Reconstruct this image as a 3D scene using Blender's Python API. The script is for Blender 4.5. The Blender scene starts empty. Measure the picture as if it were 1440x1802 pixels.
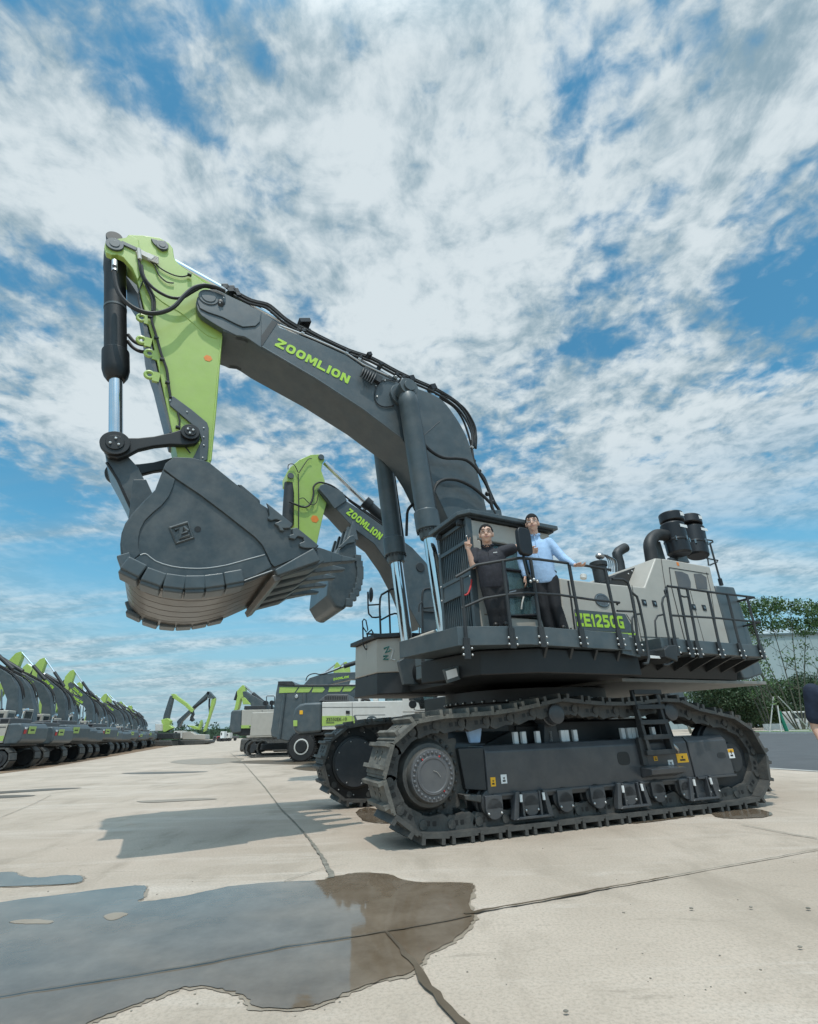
import bpy, bmesh, math, random
from mathutils import Vector, Matrix
random.seed(7)
R = math.radians
S = bpy.context.scene
COL = S.collection
# ---------------------------------------------------------------- camera
CAM_F, CAM_P, CAM_R, CAM_H = 831.9, R(24.887), R(1.879), 1.2
fw = Vector((0, math.cos(CAM_P), math.sin(CAM_P)))
u0 = Vector((0, -math.sin(CAM_P), math.cos(CAM_P))); r0 = Vector((1, 0, 0))
cr = r0*math.cos(CAM_R) - u0*math.sin(CAM_R)
cu = u0*math.cos(CAM_R) + r0*math.sin(CAM_R)
EYE = Vector((0, 0, CAM_H))
cd = bpy.data.cameras.new('camera'); cam = bpy.data.objects.new('camera', cd); COL.objects.link(cam)
m = Matrix((cr, cu, -fw)).transposed().to_4x4(); m.translation = EYE; cam.matrix_world = m
cd.sensor_fit = 'HORIZONTAL'; cd.sensor_width = 36; cd.lens = 36*CAM_F/1440
cd.clip_start = 0.05; cd.clip_end = 20000
S.camera = cam
S.render.resolution_x = 818; S.render.resolution_y = 1024
# ---------------------------------------------------------------- sun, sky, exposure
SUN_AZ, SUN_EL = 181.0, 69.0
sd = bpy.data.lights.new('sun', 'SUN'); sd.energy = 2.5; sd.angle = R(0.53); sd.color = (1.0, 0.95, 0.87)
sun = bpy.data.objects.new('sun', sd); COL.objects.link(sun)
sv = Vector((math.sin(R(SUN_AZ))*math.cos(R(SUN_EL)), math.cos(R(SUN_AZ))*math.cos(R(SUN_EL)), math.sin(R(SUN_EL))))
sun.rotation_euler = sv.to_track_quat('Z', 'Y').to_euler()
W = bpy.data.worlds.new('World'); S.world = W; W.use_nodes = True
wn = W.node_tree.nodes; wl = W.node_tree.links; wn.clear()
def N(t, **kw):
    n = wn.new(t)
    for k, v in kw.items():
        if k.startswith('i_'): n.inputs[int(k[2:])].default_value = v
        else: setattr(n, k, v)
    return n
def L(a, b, ia=0, ib=0): wl.new(a.outputs[ia], b.inputs[ib])
def ray(px, py):
    return (fw + cr*(px-720)/CAM_F - cu*(py-901)/CAM_F)
sky = N('ShaderNodeTexSky', sky_type='NISHITA', sun_disc=False, sun_elevation=R(SUN_EL), sun_rotation=R(SUN_AZ))
sky.air_density = 1.0; sky.dust_density = 0.6; sky.ozone_density = 2.2
geo = N('ShaderNodeTexCoord')
sep = N('ShaderNodeSeparateXYZ'); L(geo, sep, 0)
def mth(op, a, b=None, c=None, clamp=False):
    n = wn.new('ShaderNodeMath'); n.operation = op; n.use_clamp = clamp
    for i, v in enumerate((a, b, c)):
        if v is None: continue
        if isinstance(v, (int, float)): n.inputs[i].default_value = v
        else: wl.new(v, n.inputs[i])
    return n.outputs[0]
def ss(v, a, b, lo=0.0, hi=1.0):
    n = wn.new('ShaderNodeMapRange'); n.interpolation_type = 'SMOOTHSTEP'; n.clamp = True
    wl.new(v, n.inputs[0])
    for i, x in zip((1, 2, 3, 4), (a, b, lo, hi)): n.inputs[i].default_value = x
    return n.outputs[0]
zz = mth('MAXIMUM', sep.outputs[2], 0.0)
den = mth('ADD', zz, 0.13)
cx_ = mth('DIVIDE', sep.outputs[0], den); cy_ = mth('DIVIDE', sep.outputs[1], den)
pl = N('ShaderNodeCombineXYZ'); wl.new(cx_, pl.inputs[0]); wl.new(cy_, pl.inputs[1])
def noise(scale, detail, rough, off=(0, 0, 0), dist=0.0, stretch=(1, 1, 1), rot=0.0, src=None):
    mp = N('ShaderNodeMapping'); mp.inputs['Location'].default_value = off; mp.inputs['Scale'].default_value = stretch
    mp.inputs['Rotation'].default_value = (0, 0, rot)
    wl.new(src or pl.outputs[0], mp.inputs[0])
    n = N('ShaderNodeTexNoise'); n.inputs['Scale'].default_value = scale; n.inputs['Detail'].default_value = detail
    n.inputs['Roughness'].default_value = rough; n.inputs['Distortion'].default_value = dist
    wl.new(mp.outputs[0], n.inputs[0]); return n.outputs[0]
big = noise(1.6, 3, .5, (3.1, 1.7, 0))
mid = noise(6.5, 6, .55, (0.4, 7.7, 0), 0.15, (1, 1.2, 1), 0.5)
fine = noise(20.0, 6, .56, (5, 2, 0), 0.3)
wisp = noise(1.3, 4, .50, (9, 4, 0), 0.5, (0.40, 1.9, 1), 0.12)
# where the sky is open: directions (pixel of the photograph, radius as cosine width, amount)
SPOTS = [((50, 90), .022, .12), ((290, 100), .010, .07), ((20, 520), .018, .24), ((170, 520), .006, .10), ((40, 800), .012, .18), ((110, 890), .008, .10),
         ((1425, 450), .014, .20), ((1330, 610), .008, .10), ((950, 150), .008, .05), ((985, 200), .006, .08), ((560, 440), .004, .06), ((230, 240), .010, .06),
         ((1240, 90), .012, .04), ((1020, 560), .012, .06), ((440, 700), .010, .08), ((900, 800), .010, .08), ((1100, 650), .01, .04), ((620, 420), .004, .05),
         ((760, 330), .05, -.18), ((800, 560), .04, -.12), ((620, 130), .03, -.03), ((1100, 250), .05, -.10), ((100, 330), .022, -.22), ((230, 400), .02, -.10), ((1300, 800), .06, -.08),
         ((1150, 830), .04, -.06), ((130, 690), .016, -.26), ((300, 740), .03, -.12), ((1380, 300), .015, -.14), ((200, 160), .012, -.10), ((480, 300), .02, -.05), ((560, 620), .03, -.08)]
hole = None
for (p, w, a) in SPOTS:
    d = ray(*p).normalized()
    dp = wn.new('ShaderNodeVectorMath'); dp.operation = 'DOT_PRODUCT'; wl.new(geo.outputs[0], dp.inputs[0]); dp.inputs[1].default_value = d
    g = ss(dp.outputs['Value'], 1-w, 1.0, 0, a)
    hole = g if hole is None else mth('ADD', hole, g)
dens = mth('MULTIPLY', mid, .50); dens = mth('MULTIPLY_ADD', big, .22, dens); dens = mth('MULTIPLY_ADD', fine, .33, dens)
dens = mth('SUBTRACT', dens, mth('MULTIPLY', hole, .62))
cov = ss(dens, .40, .585)
# near the horizon the cover turns to thin streaks
wcov = ss(mth('SUBTRACT', wisp, mth('MULTIPLY', hole, .5)), .36, .74, 0, .85)
low = ss(sep.outputs[2], .24, .52)
mix1 = N('ShaderNodeMix'); mix1.data_type = 'FLOAT'; wl.new(low, mix1.inputs[0]); wl.new(wcov, mix1.inputs[2]); wl.new(cov, mix1.inputs[3])
cover = mth('MULTIPLY', mix1.outputs[0], .95)
# denser parts of the cloud are brighter, with grey bellies
thick = noise(4.6, 8, .66, (1.3, 3.2, 0), .5)
tone = ss(mth('ADD', mth('MULTIPLY', mth('SUBTRACT', dens, hole), .25), mth('ADD', mth('MULTIPLY', thick, .62), mth('MULTIPLY', fine, .25))), .46, .70)
ccol = N('ShaderNodeMix'); ccol.data_type = 'RGBA'
wl.new(tone, ccol.inputs[0]); ccol.inputs[6].default_value = (3.5, 5.0, 5.9, 1); ccol.inputs[7].default_value = (8.9, 9.9, 10.3, 1)
hz = N('ShaderNodeMix'); hz.data_type = 'RGBA'      # pale, slightly hazy band near the horizon
wl.new(ss(sep.outputs[2], 0.0, .36, .92, 0.0), hz.inputs[0]); hz.inputs[7].default_value = (4.3, 6.1, 7.5, 1)
tint = N('ShaderNodeMix'); tint.data_type = 'RGBA'; tint.blend_type = 'MULTIPLY'; tint.inputs[0].default_value = 1
L(sky, tint, 0, 6); tint.inputs[7].default_value = (.95, 2.05, 1.98, 1)
wl.new(tint.outputs[2], hz.inputs[6])
fin = N('ShaderNodeMix'); fin.data_type = 'RGBA'
wl.new(cover, fin.inputs[0]); wl.new(hz.outputs[2], fin.inputs[6]); wl.new(ccol.outputs[2], fin.inputs[7])
# glow added to the unseen sky round the sun (behind the viewer), fills shadows
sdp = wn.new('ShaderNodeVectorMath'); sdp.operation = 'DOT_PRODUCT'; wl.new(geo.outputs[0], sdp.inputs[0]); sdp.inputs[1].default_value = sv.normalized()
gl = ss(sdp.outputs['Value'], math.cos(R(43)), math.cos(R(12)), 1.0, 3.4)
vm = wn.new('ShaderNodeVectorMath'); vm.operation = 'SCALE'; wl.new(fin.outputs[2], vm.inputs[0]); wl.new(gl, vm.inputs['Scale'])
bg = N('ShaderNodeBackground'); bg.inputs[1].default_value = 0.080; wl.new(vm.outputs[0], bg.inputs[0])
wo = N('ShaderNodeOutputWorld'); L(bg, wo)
S.view_settings.view_transform = 'Standard'; S.view_settings.look = 'None'; S.view_settings.exposure = 0.0; S.view_settings.gamma = 1
S.cycles.max_bounces = 6; S.cycles.diffuse_bounces = 3; S.cycles.glossy_bounces = 3; S.cycles.transparent_max_bounces = 8
# ---------------------------------------------------------------- frames of reference
def gp(px, py, z=0.0):
    d = ray(px, py); t = (z-CAM_H)/d.z; return EYE + d*t
YT, YU = R(68.632), R(62.838)
tu = Vector((math.sin(YT), math.cos(YT), 0)); tn = Vector((tu.y, -tu.x, 0))
TA = Vector((-1.383, 5.823, 0)) + tu*1.66
ORG = TA + tu*2.8 - tn*2.115
UX = -Vector((math.sin(YU), math.cos(YU), 0)); UY = Vector((-UX.y, UX.x, 0))
UYAW = math.atan2(UX.y, UX.x)
def up(px, py, Y=0.0, O=None):
    """a point of the photograph on the machine's own plane Y -> (X, Z) in the machine's frame"""
    O = O or ORG
    d = ray(px, py); P0 = O + UY*Y
    t = (P0-EYE).dot(UY)/d.dot(UY); P = EYE + d*t - O
    return (P.dot(UX), P.z)
def ups(pts, Y): return [up(x, y, Y) for x, y in pts]
def u3(px, py, Y):
    x, z = up(px, py, Y); return Vector((x, Y, z))
def c1(*p): return [(160+x/3.6, 400+y/3.6) for x, y in p]
def c2(*p): return [(170+x/2.88, 780+y/2.88) for x, y in p]
def c3(*p): return [(460+x/3.13, 540+y/3.13) for x, y in p]
def c4(*p): return [(620+x/3.4286, 880+y/3.4286) for x, y in p]
def c5(*p): return [(1000+x/4.0, 880+y/4.0) for x, y in p]
def TL(a, b, z):
    """undercarriage frame (a along the track, b across away from the camera) -> machine frame"""
    P = TA + tu*a - tn*b + Vector((0, 0, z)) - ORG
    return Vector((P.dot(UX), P.dot(UY), P.z))
# ---------------------------------------------------------------- materials
MATS = {}
def M(name, col, rough=.5, metal=0.0, var=.12, scale=4.0, bump=0.0, bscale=30.0, dust=None, dustamt=.3, dscale=2.5, spec=None, coat=0.0):
    m = bpy.data.materials.new(name); m.use_nodes = True; MATS[name] = m
    nt = m.node_tree; n = nt.nodes; b = n['Principled BSDF']
    b.inputs['Roughness'].default_value = rough; b.inputs['Metallic'].default_value = metal
    if coat: b.inputs['Coat Weight'].default_value = coat; b.inputs['Coat Roughness'].default_value = .15
    tc = n.new('ShaderNodeTexCoord'); nz = n.new('ShaderNodeTexNoise'); nz.inputs['Scale'].default_value = scale; nz.inputs['Detail'].default_value = 8; nz.inputs['Roughness'].default_value = .6
    nt.links.new(tc.outputs['Object'], nz.inputs[0])
    mx = n.new('ShaderNodeMix'); mx.data_type = 'RGBA'; c = col
    mx.inputs[6].default_value = (*[x*(1-var) for x in c], 1); mx.inputs[7].default_value = (*[min(1, x*(1+var)) for x in c], 1)
    mr = n.new('ShaderNodeMapRange'); mr.inputs[1].default_value = .3; mr.inputs[2].default_value = .7
    nt.links.new(nz.outputs[0], mr.inputs[0]); nt.links.new(mr.outputs[0], mx.inputs[0]); out = mx.outputs[2]
    if dust:
        n2 = n.new('ShaderNodeTexNoise'); n2.inputs['Scale'].default_value = dscale; n2.inputs['Detail'].default_value = 10; n2.inputs['Roughness'].default_value = .68
        nt.links.new(tc.outputs['Object'], n2.inputs[0])
        r2 = n.new('ShaderNodeMapRange'); r2.inputs[1].default_value = .42; r2.inputs[2].default_value = .72; r2.inputs[4].default_value = dustamt
        nt.links.new(n2.outputs[0], r2.inputs[0])
        m2 = n.new('ShaderNodeMix'); m2.data_type = 'RGBA'; nt.links.new(r2.outputs[0], m2.inputs[0]); nt.links.new(out, m2.inputs[6]); m2.inputs[7].default_value = (*dust, 1); out = m2.outputs[2]
        ra = n.new('ShaderNodeMapRange'); ra.inputs[3].default_value = rough; ra.inputs[4].default_value = min(1, rough+.3)
        nt.links.new(r2.outputs[0], ra.inputs[0]); nt.links.new(ra.outputs[0], b.inputs['Roughness'])
    nt.links.new(out, b.inputs['Base Color'])
    if bump:
        n3 = n.new('ShaderNodeTexNoise'); n3.inputs['Scale'].default_value = bscale; n3.inputs['Detail'].default_value = 4
        nt.links.new(tc.outputs['Object'], n3.inputs[0])
        bp = n.new('ShaderNodeBump'); bp.inputs['Strength'].default_value = bump; bp.inputs['Distance'].default_value = .02
        nt.links.new(n3.outputs[0], bp.inputs['Height']); nt.links.new(bp.outputs[0], b.inputs['Normal'])
    return m
M('charcoal', (.060, .079, .089), .42, var=.14, dust=(.17, .165, .155), dustamt=.34, bump=.05, bscale=6, coat=.15)
M('charcoal_dark', (.022, .025, .028), .5, dust=(.10, .095, .085), dustamt=.25)
M('black_paint', (.010, .011, .012), .45, dust=(.06, .055, .05), dustamt=.2)
M('black_plastic', (.012, .012, .014), .38, var=.2)
M('rubber', (.014, .014, .015), .55, var=.2, dust=(.10, .09, .08), dustamt=.25)
M('lime', (.35, .49, .105), .40, var=.05, dust=(.42, .50, .22), dustamt=.25, bump=.04, bscale=5, coat=.2)
M('lime_text', (.42, .66, .06), .5, var=.05)
M('beige', (.43, .395, .345), .42, var=.05, dust=(.36, .325, .28), dustamt=.3, bump=.03, bscale=4, coat=.2)
M('white_paint', (.62, .60, .565), .42, var=.05, dust=(.45, .43, .38), dustamt=.3)
M('chrome', (.78, .80, .82), .09, 1.0, var=.04)
M('steel', (.42, .42, .42), .35, 1.0, var=.15)
M('hub_steel', (.36, .37, .37), .5, .3, var=.2); M('bolt', (.55, .55, .54), .4, .8, var=.1)
M('bucket_paint', (.044, .058, .065), .38, var=.18, dust=(.16, .155, .145), dustamt=.42, bump=.14, bscale=4, coat=.25)
M('wear_steel', (.085, .072, .06), .38, var=.25, scale=2, dust=(.13, .10, .075), dustamt=.5, bump=.06, bscale=5, coat=.3)
M('track_steel', (.056, .056, .054), .55, var=.25, dust=(.17, .155, .13), dustamt=.45, dscale=5, bump=.25, bscale=40)
M('track_dusty', (.10, .094, .083), .7, var=.25, dust=(.30, .275, .23), dustamt=.65, dscale=6, bump=.25, bscale=40)
M('frame_paint', (.048, .053, .060), .38, var=.12, dust=(.15, .14, .125), dustamt=.3, coat=.2)
M('hub_gray', (.10, .10, .105), .45, var=.15, dust=(.2, .18, .15), dustamt=.3)
M('yellow_label', (.80, .42, .02), .5, var=.03); M('white_label', (.75, .75, .74), .5, var=.05); M('orange_label', (.75, .22, .03), .5, var=.1)
M('red_hose', (.45, .03, .03), .5); M('green_pale', (.22, .42, .38), .45); M('teal', (.02, .20, .17), .4)
M('badge', (.10, .11, .12), .4, var=.3, scale=30)
M('skin', (.62, .38, .28), .5, var=.05, scale=20); M('skin_light', (.60, .36, .26), .5, var=.05, scale=20)
M('hair', (.010, .008, .008), .95, var=.3, scale=60); M('lip', (.38, .13, .11), .5)
M('shirt_dark', (.022, .022, .030), .8, var=.3, scale=14, bump=.6, bscale=9)
M('shirt_blue', (.36, .52, .74), .8, var=.1, scale=14, bump=.6, bscale=9)
M('shirt_navy', (.012, .020, .042), .85, var=.3, scale=14, bump=.5, bscale=9)
M('trousers', (.012, .012, .015), .75, var=.3, scale=9, bump=.5, bscale=8)
M('leather', (.02, .015, .012), .35)
def glass_mat(name, tint, rough=.04):
    m = bpy.data.materials.new(name); m.use_nodes = True; MATS[name] = m
    b = m.node_tree.nodes['Principled BSDF']; b.inputs['Base Color'].default_value = (*tint, 1); b.inputs['Roughness'].default_value = rough
    b.inputs['Alpha'].default_value = .62; b.inputs['IOR'].default_value = 1.5; b.inputs['Specular IOR Level'].default_value = .8
    return m
glass_mat('glass', (.10, .17, .18)); glass_mat('glass_dark', (.01, .014, .016))
M('interior', (.05, .05, .05), .8)
# ---------------------------------------------------------------- mesh helpers
class MB:
    def __init__(s, xf=None): s.bm = bmesh.new(); s.xf = xf
    def v(s, p):
        p = Vector(p)
        if s.xf: p = s.xf(*p)
        return s.bm.verts.new(p)
    def face(s, vs):
        try: s.bm.faces.new(vs)
        except ValueError: pass
    def hexa(s, P):
        v = [s.v(p) for p in P]
        for f in ((0, 3, 2, 1), (4, 5, 6, 7), (0, 1, 5, 4), (1, 2, 6, 5), (2, 3, 7, 6), (3, 0, 4, 7)): s.face([v[i] for i in f])
        return s
    def box(s, lo, hi):
        (a, b, c), (d, e, f) = lo, hi
        return s.hexa([(a, b, c), (d, b, c), (d, e, c), (a, e, c), (a, b, f), (d, b, f), (d, e, f), (a, e, f)])
    def obox(s, c, ax, ay, az):
        """oriented box: centre and three half-axis vectors"""
        c, ax, ay, az = map(Vector, (c, ax, ay, az)); P = []
        for k in (-1, 1):
            for (i, j) in ((-1, -1), (1, -1), (1, 1), (-1, 1)): P.append(c+ax*i+ay*j+az*k)
        return s.hexa(P)
    def prism(s, poly, y0, y1, plane='xz'):
        def mk(p, y):
            if plane == 'xz': return (p[0], y, p[1])
            if plane == 'xy': return (p[0], p[1], y)
            return (y, p[0], p[1])
        a = [s.v(mk(p, y0)) for p in poly]; b = [s.v(mk(p, y1)) for p in poly]; n = len(poly)
        fa = s.bm.faces.new(a); fb = s.bm.faces.new(list(reversed(b)))
        for i in range(n): s.face([a[i], b[i], b[(i+1) % n], a[(i+1) % n]])
        return s
    def prism_px(s, pts, yt, y0, y1): return s.prism(ups(pts, yt), y0, y1)
    def strip(s, prof, y0, y1, th):
        """an open profile in XZ thickened by th to its left, between y0 and y1"""
        n = len(prof); P = [Vector((p[0], 0, p[1])) for p in prof]; Q = []
        for i in range(n):
            t = (P[min(i+1, n-1)]-P[max(i-1, 0)]).normalized(); Q.append(P[i]+Vector((-t.z, 0, t.x))*th)
        return s.prism([(p.x, p.z) for p in P]+[(q.x, q.z) for q in reversed(Q)], y0, y1)
    def cyl(s, p0, p1, r0, r1=None, n=20, cap=True):
        if r1 is None: r1 = r0
        p0, p1 = Vector(p0), Vector(p1); d = (p1-p0).normalized(); a = d.orthogonal().normalized(); b = d.cross(a)
        A = []; B = []
        for i in range(n):
            t = 2*math.pi*i/n; o = a*math.cos(t)+b*math.sin(t); A.append(s.v(p0+o*r0)); B.append(s.v(p1+o*r1))
        for i in range(n): s.face([A[i], A[(i+1) % n], B[(i+1) % n], B[i]])
        if cap: s.face(list(reversed(A))); s.face(B)
        return s
    def lathe(s, prof, p0, ax, n=28):
        """profile [(distance along ax, radius)]"""
        p0 = Vector(p0); d = Vector(ax).normalized(); a = d.orthogonal().normalized(); b = d.cross(a); rings = []
        for (h, r) in prof:
            rings.append([s.v(p0+d*h+(a*math.cos(2*math.pi*i/n)+b*math.sin(2*math.pi*i/n))*max(r, .0005)) for i in range(n)])
        for A, B in zip(rings, rings[1:]):
            for i in range(n): s.face([A[i], A[(i+1) % n], B[(i+1) % n], B[i]])
        s.face(list(reversed(rings[0]))); s.face(rings[-1]); return s
    def tube(s, pts, r, n=8, smooth=3, closed=False):
        P = [Vector(p) for p in pts]
        if smooth and len(P) > 2:
            Q = []
            for i in range(len(P)-1):
                p0 = P[max(i-1, 0)]; p1 = P[i]; p2 = P[i+1]; p3 = P[min(i+2, len(P)-1)]
                for k in range(smooth):
                    t = k/smooth
                    Q.append(.5*((2*p1)+(p2-p0)*t+(2*p0-5*p1+4*p2-p3)*t*t+(3*p1-p0-3*p2+p3)*t**3))
            Q.append(P[-1]); P = Q
        prev = None; nn = None
        for i, p in enumerate(P):
            t = (P[min(i+1, len(P)-1)]-P[max(i-1, 0)])
            if t.length < 1e-6: continue
            t.normalize()
            if nn is None: nn = t.orthogonal().normalized()
            nn = (nn-t*nn.dot(t)).normalized(); bb = t.cross(nn)
            ring = [s.v(p+(nn*math.cos(2*math.pi*k/n)+bb*math.sin(2*math.pi*k/n))*r) for k in range(n)]
            if prev:
                for k in range(n): s.face([prev[k], prev[(k+1) % n], ring[(k+1) % n], ring[k]])
            else: s.face(list(reversed(ring)))
            prev = ring
        if prev: s.face(prev)
        return s
    def sphere(s, c, r, n=14, sc=(1, 1, 1)):
        c = Vector(c); rings = []
        for i in range(1, n//2):
            th = math.pi*i/(n//2)
            rings.append([s.v(c+Vector((r*sc[0]*math.sin(th)*math.cos(2*math.pi*k/n), r*sc[1]*math.sin(th)*math.sin(2*math.pi*k/n), r*sc[2]*math.cos(th)))) for k in range(n)])
        t = s.v(c+Vector((0, 0, r*sc[2]))); b = s.v(c-Vector((0, 0, r*sc[2])))
        for A, B in zip(rings, rings[1:]):
            for k in range(n): s.face([A[k], A[(k+1) % n], B[(k+1) % n], B[k]])
        for k in range(n): s.face([t, rings[0][(k+1) % n], rings[0][k]][::-1]); s.face([b, rings[-1][k], rings[-1][(k+1) % n]][::-1])
        return s
    def quad(s, P): s.face([s.v(p) for p in P]); return s
    def mesh(s, name, recalc=True, tri=False):
        if recalc: bmesh.ops.recalc_face_normals(s.bm, faces=s.bm.faces)
        me = bpy.data.meshes.new(name); s.bm.to_mesh(me); s.bm.free(); return me
    def build(s, name, mat, parent=None, bevel=0.0, smooth=True, seg=2, recalc=True, label=None, loc=None):
        me = s.mesh(name, recalc); ms = mat if isinstance(mat, (list, tuple)) else [mat]
        for q in ms: me.materials.append(MATS[q])
        if smooth: me.shade_smooth(); me.set_sharp_from_angle(angle=R(34))
        o = bpy.data.objects.new(name, me); COL.objects.link(o)
        if parent: o.parent = parent
        if loc: o.location = loc
        if bevel:
            md = o.modifiers.new('bevel', 'BEVEL'); md.width = bevel; md.segments = seg; md.limit_method = 'ANGLE'; md.angle_limit = R(38); md.harden_normals = True
        if label: o['label'] = label
        return o
def thing(name, label, cat, loc=(0, 0, 0), rz=0.0, group=None):
    o = bpy.data.objects.new(name, None); COL.objects.link(o); o.location = loc; o.rotation_euler = (0, 0, rz); o.empty_display_size = .3
    o['label'] = label; o['category'] = cat
    if group: o['group'] = group
    return o
def tag(o, label, cat, group=None):
    o['label'] = label; o['category'] = cat
    if group: o['group'] = group
    return o
def struct(o, kind='structure'): o['kind'] = kind; return o
def copy_tree(o, parent=None):
    c = o.copy(); COL.objects.link(c); c.parent = parent
    for ch in list(o.children): copy_tree(ch, c)
    return c
def text_obj(s, name, mat, parent, o, rx, ux, w, h, ext=.004, off=.0):
    """writing as a mesh: o lower left corner, rx reading direction, ux up; stretched to w by h"""
    cu_ = bpy.data.curves.new('t', 'FONT'); cu_.body = s; cu_.size = 1; cu_.offset = off; cu_.resolution_u = 3
    to = bpy.data.objects.new('t', cu_); COL.objects.link(to)
    dg = bpy.context.evaluated_depsgraph_get(); me = bpy.data.meshes.new_from_object(to.evaluated_get(dg))
    bpy.data.objects.remove(to); bpy.data.curves.remove(cu_)
    xs = [v.co.x for v in me.vertices]; ys = [v.co.y for v in me.vertices]; x0, x1, y0, y1 = min(xs), max(xs), min(ys), max(ys)
    rx = Vector(rx).normalized(); ux = Vector(ux).normalized(); nx = rx.cross(ux); o = Vector(o)
    bm = bmesh.new(); bm.from_mesh(me); bpy.data.meshes.remove(me)
    for v in bm.verts: v.co = o + rx*((v.co.x-x0)/(x1-x0)*w) + ux*((v.co.y-y0)/(y1-y0)*h)
    r = bmesh.ops.extrude_face_region(bm, geom=list(bm.faces)); 
    for v in [g for g in r['geom'] if isinstance(g, bmesh.types.BMVert)]: v.co += nx*ext
    bmesh.ops.recalc_face_normals(bm, faces=bm.faces)
    me = bpy.data.meshes.new(name); bm.to_mesh(me); bm.free(); me.materials.append(MATS[mat])
    ob = bpy.data.objects.new(name, me); COL.objects.link(ob); ob.parent = parent; return ob
_bm = {}
def bolts(parent, pts, r=.018, mat='bolt', name='bolt', sc=(1, 1, 1)):
    """round bolt heads, each an object of its own sharing one mesh"""
    k = (r, mat, sc)
    if k not in _bm:
        b = MB(); b.sphere((0, 0, 0), r, 8, sc); me = b.mesh('bolt'); me.materials.append(MATS[mat]); me.shade_smooth(); _bm[k] = me
    for p in pts:
        o = bpy.data.objects.new(name, _bm[k]); COL.objects.link(o); o.parent = parent; o.location = p
def parts(parent, name, mat, makers, bevel=0.0, seg=2, label=None):
    """one object per maker: a repeated part"""
    out = []
    for f in makers:
        b = MB(); f(b); out.append(b.build(name, mat, parent, bevel=bevel, seg=seg, label=label))
    return out

GL = {
'Z': [(0,1),(1,1),(1,.76),(.42,.25),(1,.25),(1,0),(0,0),(0,.24),(.58,.75),(0,.75)],
'L': [(0,1),(.3,1),(.3,.25),(1,.25),(1,0),(0,0)],
'I': [(0,0),(0,1),(1,1),(1,0)],
'N': [(0,0),(0,1),(.34,1),(.71,.42),(.71,1),(1,1),(1,0),(.66,0),(.29,.58),(.29,0)],
'M': [(0,0),(0,1),(.3,1),(.5,.5),(.7,1),(1,1),(1,0),(.76,0),(.76,.6),(.58,.16),(.42,.16),(.24,.6),(.24,0)],
'E': [(0,0),(0,1),(1,1),(1,.78),(.3,.78),(.3,.61),(.92,.61),(.92,.39),(.3,.39),(.3,.22),(1,.22),(1,0)],
'1': [(.3,0),(.3,.68),(0,.55),(0,.8),(.4,1),(.8,1),(.8,0)],
'2': [(0,0),(0,.25),(.62,.62),(.66,.72),(.55,.79),(.3,.77),(.05,.66),(.05,.9),(.3,1),(.7,1),(.95,.86),(.97,.62),(.8,.45),(.45,.24),(1,.24),(1,0)],
'5': [(.05,1),(.92,1),(.92,.76),(.33,.76),(.33,.63),(.7,.63),(.97,.46),(.97,.17),(.7,0),(.05,0),(.05,.22),(.55,.22),(.67,.3),(.55,.41),(.05,.41)],
'G': [(1,.98),(.3,1),(0,.8),(0,.2),(.3,0),(1,0),(1,.56),(.5,.56),(.5,.36),(.72,.36),(.72,.22),(.35,.22),(.28,.3),(.28,.7),(.35,.77),(1,.75)],
'K': [(0,0),(0,1),(.28,1),(.28,.62),(.68,1),(1,1),(.55,.52),(1,0),(.68,0),(.28,.42),(.28,0)],
'-': [(.15,.4),(.85,.4),(.85,.6),(.15,.6)],
'B': [(0,0),(0,1),(.8,1),(1,.85),(.96,.6),(.85,.5),(1,.35),(.95,.1),(.75,0)],
}
WID = {'I': .34, '1': .5, '-': .5, 'M': 1.2}
def letters(s, name, mat, parent, o, rx, ux, w, h, ext=.006):
    """heavy block lettering; o lower left corner, rx reading direction, ux up"""
    rx = Vector(rx).normalized(); ux = Vector(ux).normalized(); nx = rx.cross(ux); o = Vector(o)
    tot = sum(WID.get(c, 1.0) for c in s)+.16*(len(s)-1); k = w/tot; x = 0; b = MB()
    def P(u, v, e): return o+rx*u+ux*(v*h)+nx*e
    for c in s:
        cw = WID.get(c, 1.0)*k
        if c in 'O0':
            n = 20; t = .29 if c == 'O' else .3; A, B_, C_, D_ = [], [], [], []
            for i in range(n):
                a = 2*math.pi*i/n; cs = math.copysign(abs(math.cos(a))**.72, math.cos(a)); sn = math.copysign(abs(math.sin(a))**.72, math.sin(a))
                A.append((x+cw*(.5+.5*cs), .5+.5*sn)); B_.append((x+cw*(.5+(.5-t)*cs), .5+(.5-.25)*sn))
            va = [b.v(P(u, v, ext)) for u, v in A]; vb = [b.v(P(u, v, ext)) for u, v in B_]; vc = [b.v(P(u, v, 0)) for u, v in A]; vd = [b.v(P(u, v, 0)) for u, v in B_]
            for i in range(n):
                j = (i+1) % n; b.face([va[i], va[j], vb[j], vb[i]]); b.face([va[i], vc[i], vc[j], va[j]]); b.face([vb[i], vb[j], vd[j], vd[i]]); b.face([vc[i], vd[i], vd[j], vc[j]])
        else:
            pl_ = [(x+u*cw, v) for u, v in GL[c]]; n = len(pl_)
            va = [b.v(P(u, v, ext)) for u, v in pl_]; vb = [b.v(P(u, v, 0)) for u, v in pl_]
            b.face(va); b.face(list(reversed(vb)))
            for i in range(n): b.face([va[i], vb[i], vb[(i+1) % n], va[(i+1) % n]])
        x += cw+.16*k
    return b.build(name, mat, parent, smooth=False)
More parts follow.
